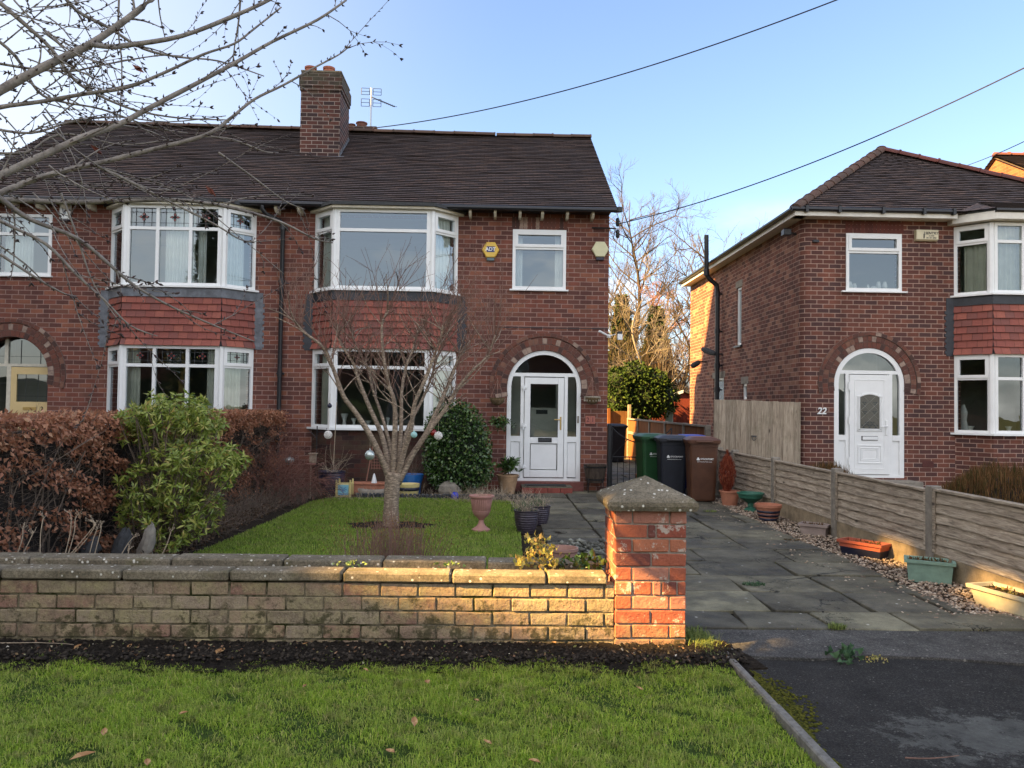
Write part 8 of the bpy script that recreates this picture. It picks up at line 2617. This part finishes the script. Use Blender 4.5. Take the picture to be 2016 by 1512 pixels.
# stacked blue pot on cream striped pot
x = bx2(807, 12.7)
m_blue = plain('bright blue glaze', (.02, .13, .42), .3, var=.2); m_cr = plain('cream yellow glaze', (.60, .50, .22), .35, var=.15)
E = pot('plant_pot', 'cream and navy banded pot beside the tree trunk', 'plant pot', x, 12.6, [(.13, 0), (.145, .03), (.165, .12), (.167, .125), (.172, .19), (.178, .195), (.18, .24), (.165, .24), (.15, .2)], m_cr, grp='pots below the bay window', bands=[(m_bluedk, [(.169, .176, .13, .185)])])
E = pot('plant_pot', 'bright blue bowl standing behind the cream banded pot', 'plant pot', x, 12.98, [(.15, 0), (.17, .2), (.20, .30), (.215, .36), (.20, .36), (.17, .3)], m_blue, grp='pots below the bay window')
t_ = MB()
for _ in range(40): twig(t_, Vector((x + random.gauss(0, .07), 12.98, .33)), Vector((random.gauss(0, .4), random.gauss(0, .3), 1)), random.uniform(.25, .6), .002, .5, 4, .3, None, 3, 0)
t_.build('grass_stems', m_htwig, E)
x = bx2(1000, 13.45)
E = pot('plant_pot', 'worn cream terracotta pot with a green plant left of the door step', 'plant pot', x, 13.45, rim_pot(.12, .195, .33), plain('worn cream clay', (.42, .27, .15), .8, var=.45, scale=6))
C0 = np.array([[x + random.gauss(0, .08), 13.45 + random.gauss(0, .06), random.uniform(.36, .58)] for _ in range(26)])
V, Fc = whorls(C0, 7, .14, .045, (.1, .9), np.tile([0, 0, 1.0], (26, 1)))
np_mesh('leaves', V, Fc, m_holly, E)
# half barrel in iron stand
x = bx2(1172, 13.75)
E = empty('barrel_planter', (x, 13.75, 0), 'dark wooden barrel planter in an iron stand right of the front door', 'planter')
b = MB(); b.lathe([(.15, .18), (.175, .28), (.195, .40), (.21, .50), (.19, .50), (.18, .44)], (x, 13.75, 0), 16); b.build('pot_body', wood('dark barrel wood', (.03, .022, .018), (.06, .045, .035), (.10, .075, .06), 'z'), E)
b = MB()
for z, r_ in ((.24, .17), (.46, .208)): b.lathe([(r_, z - .012), (r_ + .004, z + .012)], (x, 13.75, 0), 20)
for a in (.8, 2.3, 3.9, 5.5): b.tube([(x + .17 * math.cos(a), 13.75 + .17 * math.sin(a), .26), (x + .19 * math.cos(a), 13.75 + .19 * math.sin(a), .0)], .009, 6)
b.build('stand', m_black, E)
# door step and mat
q = MB(); x0, x1 = at(1027, 955, 13.55).x, at(1126, 955, 13.55).x
ST = empty('door_step', ((x0 + x1) / 2, 13.6, 0), 'red brick door step in front of the white door of the left house', 'step')
x = x0; 
while x < x1 - .02:
    q.cbox(x + .003, min(x + .225, x1) - .003, 13.42, 13.84, 0, .105, .006); x += .225
q.build('step_bricks', plain('red step brick', (.23, .055, .04), .8, var=.3, scale=12), ST)
q = MB(); q.cbox(x0 + .0, x1 - .0, 13.43, 13.84, .106, .125, .004); q.build('step_slab', m_slab, ST)
q = MB(); q.cbox(x0 + .06, x1 - .10, 13.50, 13.78, .126, .142, .005); tag(q.build('door_mat', plain('black rubber mat', (.012, .012, .013), .8, var=.3, scale=60, bmp=.9, bs=150, bd=.006), origin=(x0 + .5, 13.64, .126)), 'black rubber mat on the red door step', 'door mat')
# terracotta bowl & rubble near the trough
x, y = at(1108, 1082, 6.9).x, 6.9
pot('plant_pot', 'wide pale terracotta bowl behind the wall near the pier', 'plant pot', x, y, [(.10, 0), (.12, .12), (.13, .23), (.14, .24), (.14, .265), (.125, .265), (.115, .22)], plain('pale terracotta', (.33, .19, .15), .8, var=.2))
n = 420
P_ = np.stack([rng.uniform(.55, 1.25, n), rng.uniform(7.0, 8.3, n), rng.uniform(.01, .10, n)], 1)
V, Fc = lumps(P_, .02, .05, .7)
tag(np_mesh('rubble', V, Fc, island_mat('rubble stones', [(0, (.06, .06, .05)), (.5, (.14, .14, .12)), (1, (.25, .26, .22))], .9, .2, 50, .5)), 'small grey rubble and moss heaped between the lawn corner and the path', 'rubble', kind='stuff')
# log roll edging behind the lawn
q = MB()
for k in range(44):
    x = -2.15 + k * .066
    y = 12.5 - .06 * math.sin((x + 2.15) * 1.1)
    q.lathe([(.030, 0), (.033, random.uniform(.07, .09)), (.015, .095)], (x, y, 0), 8)
tag(q.build('lawn_edging', m_felt, origin=(-1, 12.5, 0)), 'low dark edging along the back of the lawn', 'edging')
# ceramic cube planter
x = bx2(679, 12.6)
E = empty('ceramic_planter', (x, 12.62, 0), 'square cream planter with a pale blue painted panel at the back of the lawn', 'planter')
q = MB(); q.cbox(x - .115, x + .115, 12.52, 12.75, .02, .23, .006); 
for sx in (-1, 1):
    for yy_ in (12.52, 12.75): q.cbox(x + sx * .11 - .015, x + sx * .11 + .015, yy_ - .015, yy_ + .015, 0, .265, .004); q.sphere((x + sx * .11, yy_, .28), .016, 8, 6)
q.build('pot_body', m_cr, E)
q = MB(); q.cbox(x - .085, x + .085, 12.508, 12.53, .05, .215, .003); pn = q.build('painted_panel', plain('pale blue glaze', (.22, .48, .58), .35, var=.15), E)
q = MB()
for s in (-1, 1):
    q.tube([(x, 12.505, .08), (x + s * .02, 12.505, .13), (x + s * .06, 12.505, .15)], .004, 4); q.tube([(x, 12.505, .12), (x + s * .025, 12.505, .17), (x + s * .05, 12.505, .175)], .004, 4)
q.tube([(x - .06, 12.505, .07), (x, 12.505, .06), (x + .06, 12.505, .07)], .004, 4)
q.build('painted_motif', m_blue, pn)
# red trough with trellis fan, boat stone, rocks, balls
x = bx2(745, 13.0)
E = empty('trellis_planter', (x, 13.1, 0), 'low terracotta trough with a small fan trellis behind the tree', 'planter')
q = MB(); q.cbox(x - .42, x + .42, 13.0, 13.25, 0, .17, .01); q.cbox(x - .45, x + .45, 12.98, 13.27, .17, .20, .006); q.build('pot_body', m_terra, E)
q = MB()
for k in (-1, 1): q.tube([(x + k * .12, 13.12, .18), (x + k * (.12 + .08), 13.12, .78)] if k > 0 else [(x - .22, 13.12, .18), (x - .12, 13.12, .80)], .011, 5)
for k in range(6): q.tube([(x - .13 + k * .045, 13.12, .42), (x - .13 + k * .045, 13.12, .70)], .004, 4)
for k in range(6): q.tube([(x - .14, 13.12, .44 + k * .05), (x + .12, 13.12, .44 + k * .05)], .004, 4)
q.build('trellis', plain('pink wood', (.30, .14, .10), .8), E)
x = bx2(735, 12.6)
q = MB(); q.sphere((0, 0, 0), 1, 16, 8); q.v = [(x + v[0] * .26, 12.66 + v[1] * .09, max(0, .06 + v[2] * .07 + .07 * v[0] ** 2)) for v in q.v]
tag(q.build('boat_ornament', m_concrete, origin=(x, 12.66, 0)), 'grey stone boat shaped ornament at the foot of the bay', 'ornament')
for (px, s, lab) in ((716, .045, 'white pebble left of the stone boat'), (733, .055, 'white shell like pebble before the stone boat'), (745, .035, 'small white pebble right of the others')):
    x = bx2(px, 12.55); q = MB(); q.sphere((x, 12.55, s * .6), s, 10, 7, .7); tag(q.build('pebble', plain('white stone', (.5, .48, .44), .7, var=.2, scale=20), origin=(x, 12.55, 0)), lab, 'stone', 'white pebbles')
x = bx2(737, 13.0); q = MB(); q.lathe([(.05, .2), (.035, .27), (.02, .33), (.005, .36)], (x, 13.02, 0), 6); tag(q.build('garden_figure', m_white, origin=(x, 13.02, .2)), 'small white cone shaped figure on the terracotta trough', 'ornament')
x = bx2(885, 12.6); q = MB(); q.sphere((0, 0, 0), 1, 9, 6); q.v = [(x + v[0] * .19 * random.uniform(.85, 1.1), 12.65 + v[1] * .12, max(-.02, .12 + v[2] * .16 * random.uniform(.85, 1.1))) for v in q.v]
tag(q.build('rock', m_concrete, origin=(x, 12.65, 0)), 'grey angular rock in front of the round shrub', 'rock')
x = bx2(897, 12.45); q = MB(); q.sphere((x, 12.4, .075), .062, 20, 14); tag(q.build('glass_ball', plain('cobalt glass', (.01, .03, .45), .12, var=.1, bmp=0), origin=(x, 12.4, 0), smooth=True), 'shiny cobalt blue ball on the ground before the round shrub', 'ball')

# hanging ornaments in the tree
m_silver = plain('mirror glass', (.55, .62, .60), .12, .6, var=.4, scale=25, bmp=.2, bs=40)
m_whitewire = plain('white wire', (.75, .72, .68), .6, var=.1)
def hang(px, py, r_, mat, lab, top, Y=9.4, wire=False):
    c0 = at(px, py, Y); s = Y / 1514
    E = empty('hanging_ball', (c0.x, c0.y, c0.z), lab, 'ornament', 'ornaments hanging in the lawn tree')
    q = MB()
    if wire:
        for k in range(26):
            ax = Vector((random.gauss(0, 1), random.gauss(0, 1), random.gauss(0, 1))).normalized(); u = perp(ax); v = ax.cross(u)
            q.tube([c0 + (u * math.cos(t) + v * math.sin(t)) * r_ for t in np.linspace(0, 2 * PI, 17)], .0022, 4, False)
        q.sphere(c0, r_ * .5, 8, 6)
        q.build('wire_ball', mat, E)
    else:
        q.sphere(c0, r_, 20, 14); q.lathe([(.012, r_ * .95), (.008, r_ * 1.2), (.003, r_ * 1.3)], tuple(c0), 8)
        q.build('glass_ball', mat, E, smooth=True)
    t0 = at(px + 1, top, Y)
    q = MB(); q.tube([c0 + Vector((0, 0, r_)), t0], .0018, 4); q.build('string', m_drystem, E)
hang(646, 856, .048, m_whitewire, 'white wire ball hanging leftmost, below the bay sill', 790, wire=True)
hang(728, 896, .062, m_silver, 'silvery green glass ball hanging left of the trunk', 855)
hang(815, 856, .040, plain('pale aqua glass', (.35, .62, .60), .15, var=.3, bmp=0), 'pale aqua glass ball hanging right of the trunk', 835)
hang(863, 858, .050, m_whitewire, 'white wire ball hanging rightmost against the dark shrub', 790, wire=True)
hang(853, 852, .045, plain('red glass', (.20, .012, .010), .2, var=.2, bmp=0), 'dark red glass ball behind the right white wire ball', 800, 9.6)
hang(649, 799, .028, m_bluedk, 'small dark ball hanging in front of the left bay post', 775)
# silver gazing ball on a stake and bird feeders, left
x = bx2(570, 12.2)
z = at(570, 906, 12.2).z
E = empty('gazing_ball', (x, 12.2, 0), 'mirrored ball on a thin stake in the acer at the left', 'ornament')
q = MB(); q.sphere((x, 12.2, z), .078, 18, 12, .72); q.build('mirror_ball', m_silver, E, smooth=True); q = MB(); q.tube([(x, 12.2, 0), (x, 12.2, z - .04)], .006, 5); q.tube([(x, 12.2, z + .05), (x + .01, 12.2, z + .13)], .004, 4); q.lathe([(.06, z - .075), (.09, z - .065)], (x, 12.2, 0), 12); q.build('stake', m_gut, E)
q_ = at(612, 914, 12.4); x = q_.x
E = empty('bird_feeder', (x, 12.4, 0), 'small wooden bird feeder with a reddish tray on a pole left of the bay', 'bird feeder')
q = MB(); q.tube([(x, 12.4, 0), (x, 12.4, q_.z)], .009, 6); q.build('pole', m_drystem, E)
q = MB(); q.lathe([(.07, q_.z - .01), (.085, q_.z + .012), (.08, q_.z + .012)], (x, 12.4, 0), 16); q.build('tray', m_terrapink, E)
q = MB(); q.cbox(x - .035, x + .07, 12.42, 12.5, q_.z + .02, q_.z + .16, .004); q.cbox(x - .05, x + .085, 12.4, 12.52, q_.z + .16, q_.z + .175, .003); q.build('feeder_box', m_woodgate, E)
x = at(622, 900, 12.8).x; q = MB(); q.tube([(x, 12.8, 0), (x + .01, 12.8, 1.15)], .010, 6); q.tube([(x, 12.8, 1.05), (x + .16, 12.8, 1.05), (x + .17, 12.8, 1.12)], .006, 5); q.tube([(x, 12.8, .95), (x - .12, 12.8, 1.08)], .006, 5)
tag(q.build('feeder_stand', m_black, origin=(x, 12.8, 0)), 'thin dark hooked pole beside the bird feeder', 'pole')

# hanging baskets on the wall
def basket(px, py, lab, kind):
    c0 = at(px, py, 13.78)
    E = empty('hanging_basket', (c0.x, c0.y, c0.z), lab, 'hanging basket', 'hanging baskets by the front door')
    top = c0 + Vector((0, .0, .36))
    q = MB()
    for a in (PI * .1, PI * .85, PI * 1.5): q.tube([top, c0 + Vector((.13 * math.cos(a), .1 * math.sin(a), .03))], .0035, 4)
    q.tube([top, top + Vector((0, .2, .02))], .007, 5); q.tube([top + Vector((0, .2, .02)), top + Vector((0, .21, -.16))], .007, 5)
    q.build('chain', plain('pinkish cord', (.30, .17, .13), .7), E)
    q = MB(); q.lathe([(.03, -.11), (.09, -.08), (.13, -.02), (.14, .025), (.12, .025)], tuple(c0), 14)
    q.build('basket', plain('coir lining', (.16, .11, .055), 1, var=.5, scale=40, bmp=1, bs=120, bd=.01), E)
    if kind:
        q = MB()
        for k in range(9):
            a = -PI * k / 8; p = c0 + Vector((.145 * math.cos(a), .145 * math.sin(a) * .7, .02))
            q.tube([p, p + Vector((0, -.003, -.05)), p + Vector((0, -.01, -.075))], [.004, .004, .009], 4)
        q.lathe([(.145, .015), (.15, .03)], tuple(c0), 18)
        q.build('rim', m_cream, E)
    q = MB()
    for _ in range(50): twig(q, c0 + Vector((random.gauss(0, .06), random.gauss(0, .05), .0)), Vector((random.gauss(0, 1), random.gauss(-.3, .8), .5)), random.uniform(.08, .2), .002, .9, 4, 1.0, None, 3, 1)
    q.build('dead_plants', m_htwig, E)
basket(979, 786, 'hanging basket of dead stems left of the white arched door', 0)
basket(1166, 784, 'hanging basket with cream toothed rim right of the white arched door', 1)
C0 = np.array([[at(985 + random.gauss(0, 10), 832, 13.85).x, 13.85, at(985, 832 + random.gauss(0, 6), 13.85).z] for _ in range(26)])
V, Fc = whorls(C0, 6, .07, .035, (.0, .7), np.tile([.2, -1, .2], (26, 1)))
E = empty('wall_plant', (C0[0][0], 13.9, 1.2), 'dark green trailing plant on the wall left of the door frame', 'plant')
np_mesh('foliage', V, Fc, m_holly, E)
q = MB(); q.tube([(C0[0][0], 13.99, 1.25), (C0[0][0] + .05, 13.85, 1.22)], .01, 5); q.build('stems', m_htwig, E)

# ---- alarm boxes
def hexbox(px, py, mat, lab, strobe):
    c0 = at(px, py, YW); 
    E = empty('alarm_box', (c0.x, YW, c0.z), lab, 'alarm box', 'alarm boxes')
    r_ = .158
    pts_ = [(c0.x + r_ * math.cos(k * PI / 3), c0.z + r_ * math.sin(k * PI / 3) * 1.02) for k in range(6)]
    pin = [(c0.x + (a - c0.x) * .9, c0.z + (b_ - c0.z) * .9 - .0) for a, b_ in pts_]
    q = MB(); q.prismv(pts_, 'y', YW - .055, YW); 
    i0 = len(q.v)
    q.v.extend([(a, YW - .055, b_) for a, b_ in pts_]); q.v.extend([(a, YW - .07, b_) for a, b_ in pin])
    for k in range(6):
        k2 = (k + 1) % 6; q.f.append((i0 + k, i0 + k2, i0 + 6 + k2, i0 + 6 + k))
    q.f.append(tuple(i0 + 6 + k for k in range(6)))
    q.build('cover', mat, E)
    q = MB(); q.cbox(c0.x - .07, c0.x + .07, YW - .05, YW, c0.z - r_ * 1.02 - .035 + .0, c0.z - r_ * .88, .004)
    q.build('strobe', strobe, E)
    return E, c0
E, c0 = hexbox(966, 493, plain('golden yellow plastic', (.72, .47, .07), .4, var=.08), 'golden yellow hexagonal alarm box with blue panel between bay and small window', plain('clear strobe', (.08, .12, .13), .2))
q = MB(); q.box(c0.x - .072, c0.x + .072, YW - .0735, YW - .07, c0.z - .045, c0.z + .06); bp = q.build('logo_panel', plain('navy panel', (.012, .018, .13), .4), E)
text_front('lettering', 'ADT', .092, c0.x - .002, YW - .0755, c0.z + .006, m_white, bp, .001)
E, c0 = hexbox(1181, 492, plain('aged cream plastic', (.62, .60, .38), .45, var=.08), 'plain cream hexagonal alarm box at the right end of the left house', m_bluedk)
c0 = at(131, 419, YW)
E = empty('alarm_box', (c0.x, YW, c0.z), 'small white upright alarm box above left, partly behind branches', 'alarm box', 'alarm boxes')
q = MB(); q.cbox(c0.x - .095, c0.x + .095, YW - .07, YW, c0.z - .13, c0.z + .15, .015); q.build('cover', m_white, E)
q = MB(); q.cbox(c0.x - .085, c0.x + .085, YW - .065, YW, c0.z - .155, c0.z - .131, .005); q.build('strobe', m_bluedk, E)
q = MB(); q.prismv([(c0.x - .05, c0.z + .09), (c0.x - .03, c0.z - .02), (c0.x + .0, c0.z - .05), (c0.x + .03, c0.z - .02), (c0.x + .05, c0.z + .09), (c0.x + .03, c0.z + .085), (c0.x + .0, c0.z + .10), (c0.x - .03, c0.z + .085)], 'y', YW - .073, YW - .07)
sh = q.build('shield_mark', plain('grey print', (.30, .33, .38), .5), E)
q = MB(); q.prismv([(c0.x - .028, c0.z + .065), (c0.x, c0.z - .02), (c0.x + .028, c0.z + .065)], 'y', YW - .075, YW - .073); q.build('shield_inner', m_white, sh)
c0 = at(1821, 465, YW)
E = empty('alarm_box', (c0.x, YW, c0.z), 'cream rectangular alarm box with black lettering on the right house', 'alarm box', 'alarm boxes')
w_, h_ = .205, .10
m_al = plain('cream alarm plastic', (.66, .60, .42), .45, var=.08)
q = MB(); q.hexa([(c0.x - w_, YW, c0.z - h_ - .01), (c0.x - w_, YW - .02, c0.z - h_ - .01), (c0.x + w_, YW - .02, c0.z - h_ - .01), (c0.x + w_, YW, c0.z - h_ - .01), (c0.x - w_, YW, c0.z + h_), (c0.x - w_, YW - .085, c0.z + h_ - .005), (c0.x + w_, YW - .085, c0.z + h_ - .005), (c0.x + w_, YW, c0.z + h_)])
q = MB(); q.prismv([(YW, c0.z - h_), (YW - .05, c0.z - h_), (YW - .085, c0.z - h_ + .025), (YW - .085, c0.z + h_), (YW, c0.z + h_)], 'x', c0.x - w_, c0.x + w_); cv = q.build('cover', m_al, E)
mk = plain('black print', (.01, .01, .01), .5)
text_front('lettering', 'SENTRY', .068, c0.x + .075, YW - .0865, c0.z + .035, mk, cv, .001, .25)
text_front('small_lettering', 'ALARMS', .028, c0.x + .07, YW - .0865, c0.z - .012, mk, cv, .001, .2)
text_front('phone_number', '061-431 2050', .040, c0.x + .07, YW - .0865, c0.z - .05, mk, cv, .001, .1, .82)
q = MB(); xx_ = c0.x - .062
q.prismv([(xx_ - .014, c0.z - .062), (xx_ + .006, c0.z - .062), (xx_ + .010, c0.z + .02), (xx_ + .004, c0.z + .035), (xx_ + .008, c0.z + .065), (xx_ - .002, c0.z + .065), (xx_ - .004, c0.z + .035), (xx_ - .014, c0.z + .015)], 'y', YW - .088, YW - .084)
q.build('guard_mark', mk, cv)

# ---- brackets, lights, wires, aerial
E = empty('wire_bracket', (2.1, 13.95, 4.5), 'black iron wire bracket with two insulators at the right corner of the left house', 'bracket')
a = at(1165, 448, 13.96); b_ = at(1212, 450, 13.9)
q = MB(); q.tube([a, b_], .014, 6); q.tube([b_, at(1207, 470, 13.9), at(1211, 473, 13.9)], .008, 6)
q.build('arm', m_gut, E)
for py in (437, 460):
    c0 = at(1216, py, 13.9); q = MB(); q.lathe([(.02, -.08), (.034, -.06), (.034, -.005), (.022, 0), (.034, .005), (.034, .055), (.02, .075)], tuple(c0), 12); q.build('insulator', m_black, E, smooth=True, sharp=40)
E = empty('security_light', (2.15, 13.95, 2.9), 'white security lamp with sensor on the right corner of the left house', 'lamp')
q = MB(); q.tube([at(1180, 652, 13.7), at(1199, 662, 13.85)], [.022, .018], 8); q.tube([at(1199, 662, 13.9), at(1212, 658, 13.85)], .008, 6); q.lathe([(.04, -.03), (.04, .03)], tuple(at(1199, 662, 13.95)), 10); q.build('arm', m_white, E)
c0 = at(1220, 662, 13.85); q = MB(); q.cbox(c0.x - .045, c0.x + .045, 13.80, 13.90, c0.z - .07, c0.z + .04, .008); q.build('lamp_head', m_white, E); q = MB(); q.cbox(c0.x - .045, c0.x + .045, 13.80, 13.9, c0.z + .041, c0.z + .085, .008); q.build('sensor', m_felt, E)
# two floodlights and lamp on 22's side
for (a_, b2, lab) in (((1383, 687), (1408, 697), 'long grey flood lamp beside the soil pipe on the right house'), ((1361, 722), (1378, 712), 'dark lamp low at the far corner of the right house')):
    p, r_ = atx(a_[0], a_[1], 5.3), atx(b2[0], b2[1], 5.5)
    E = empty('flood_lamp', tuple(r_), lab, 'lamp', 'lamps on the side of the right house')
    d = (r_ - p)
    q = MB(); q.tube([p, p + d * .25, p + d * .8, r_], [.05, .075, .07, .04], 8); q.build('lamp_head', m_felt, E); q = MB(); q.tube([r_, Vector((5.70, r_.y, r_.z))], .02, 6); q.build('arm', m_gut, E)
c0 = atx(1549, 458, 5.50)
E = empty('security_lamp', (5.55, c0.y, c0.z), 'black security lamp under the gutter at the front of the right house side wall', 'lamp')
q = MB(); q.cbox(5.42, 5.56, c0.y - .08, c0.y + .08, c0.z - .06, c0.z + .06, .01); q.build('lamp_head', m_gut, E); q = MB(); q.tube([(5.56, c0.y, c0.z), (5.70, c0.y, c0.z - .03)], .02, 6); q.build('arm', m_gut, E)
c0 = at(1604, 476, YW); q = MB(); q.cbox(c0.x - .05, c0.x + .06, YW - .06, YW, c0.z - .02, c0.z + .03, .006); tag(q.build('cable_clip', m_gut, origin=(c0.x, YW, c0.z)), 'small black cable fitting on the front corner of the right house', 'bracket')
def wire(name, lab, A, B, sag, r_=.006, n=40):
    A, B = Vector(A), Vector(B)
    q = MB(); q.tube([A + (B - A) * (k / n) - Vector((0, 0, sag * 4 * (k / n) * (1 - k / n))) for k in range(2 * n + 1)], r_, 5)
    tag(q.build(name, m_gut, origin=tuple(A)), lab, 'cable', 'overhead cables')
wire('overhead_cable', 'long overhead cable rising from the roof ridge to the top right', at(735, 252, 17.6), at(1760, -45, 11.0), .35, .011)
wire('overhead_cable', 'overhead cable from the corner bracket to the upper right edge', at(1216, 441, 13.9), at(2060, 112, 9.0), .22, .009)
wire('overhead_cable', 'short length of cable above the right hand roof', at(1900, 327, 16.6), at(2050, 262, 12.0), .03, .008)
# aerial
m_al2 = plain('dull aluminium', (.42, .45, .48), .4, .7, var=.2)
b0 = at(730, 265, 17.6); t0 = at(731, 174, 17.6)
E = empty('tv_aerial', (b0.x, 17.6, 7.5), 'grey television aerial on a thin mast above the roof ridge', 'aerial')
q = MB(); q.tube([Vector((b0.x, 17.6, 7.3)), t0], .02, 8); q.build('mast', m_al2, E)
q = MB()
s0, s1 = at(731, 191, 17.6), at(777, 210, 16.9)
q.tube([s0, s1], .012, 6)
dv = (s1 - s0)
side_ = Vector((dv.y, -dv.x, 0)).normalized()
side_ = Vector((.93, .35, .12)).normalized()
for k in range(9):
    p = s0 + dv * (.30 + .7 * k / 8); q.tube([p - side_ * .05, p + side_ * .05], .006, 4)
for k, (za, zb) in enumerate(((.05, .20), (-.05, -.22))):
    for s in (-1, 1):
        x0 = s0 + side_ * (.04 * s); x1 = s0 + side_ * (.23 * s)
        for t in (0, .5, 1):
            z_ = za + (zb - za) * t
            q.tube([x0 + Vector((0, 0, z_)), x1 + Vector((0, 0, z_))], .006, 4)
        q.tube([x1 + Vector((0, 0, za)), x1 + Vector((0, 0, zb))], .007, 4); q.tube([x0 + Vector((0, 0, za)), x0 + Vector((0, 0, zb))], .008, 4)
q.build('elements', m_gut, E)
# clutter in the side passage
for (x, y, r_, h, m, lab) in ((3.0, 15.4, .12, .2, m_terra, 'small terracotta pot in the passage behind the gate'), (3.25, 15.9, .14, .25, m_greenpl, 'dark green pot in the passage behind the gate'), (3.45, 15.5, .1, .55, m_pinkgrey, 'grey pot stand in the passage near the brown fence')):
    pot('plant_pot', lab, 'plant pot', x, y, rim_pot(r_ * .8, r_, h), m, grp='pots in the side passage')
E = empty('plant_stand', (3.6, 16.2, 0), 'wooden plant bench against the brown fence in the passage', 'bench')
q = MB(); q.cbox(3.3, 4.0, 16.0, 16.5, .55, .6, .004); q.build('top', m_woodgold, E)
for (x, y) in ((3.33, 16.03), (3.97, 16.03), (3.33, 16.47), (3.97, 16.47)):
    q = MB(); q.cbox(x - .025, x + .025, y - .025, y + .025, 0, .55, .003); q.build('leg', m_woodgate, E)
print('objects', len(bpy.data.objects), 'verts', sum(len(m.vertices) for m in bpy.data.meshes))
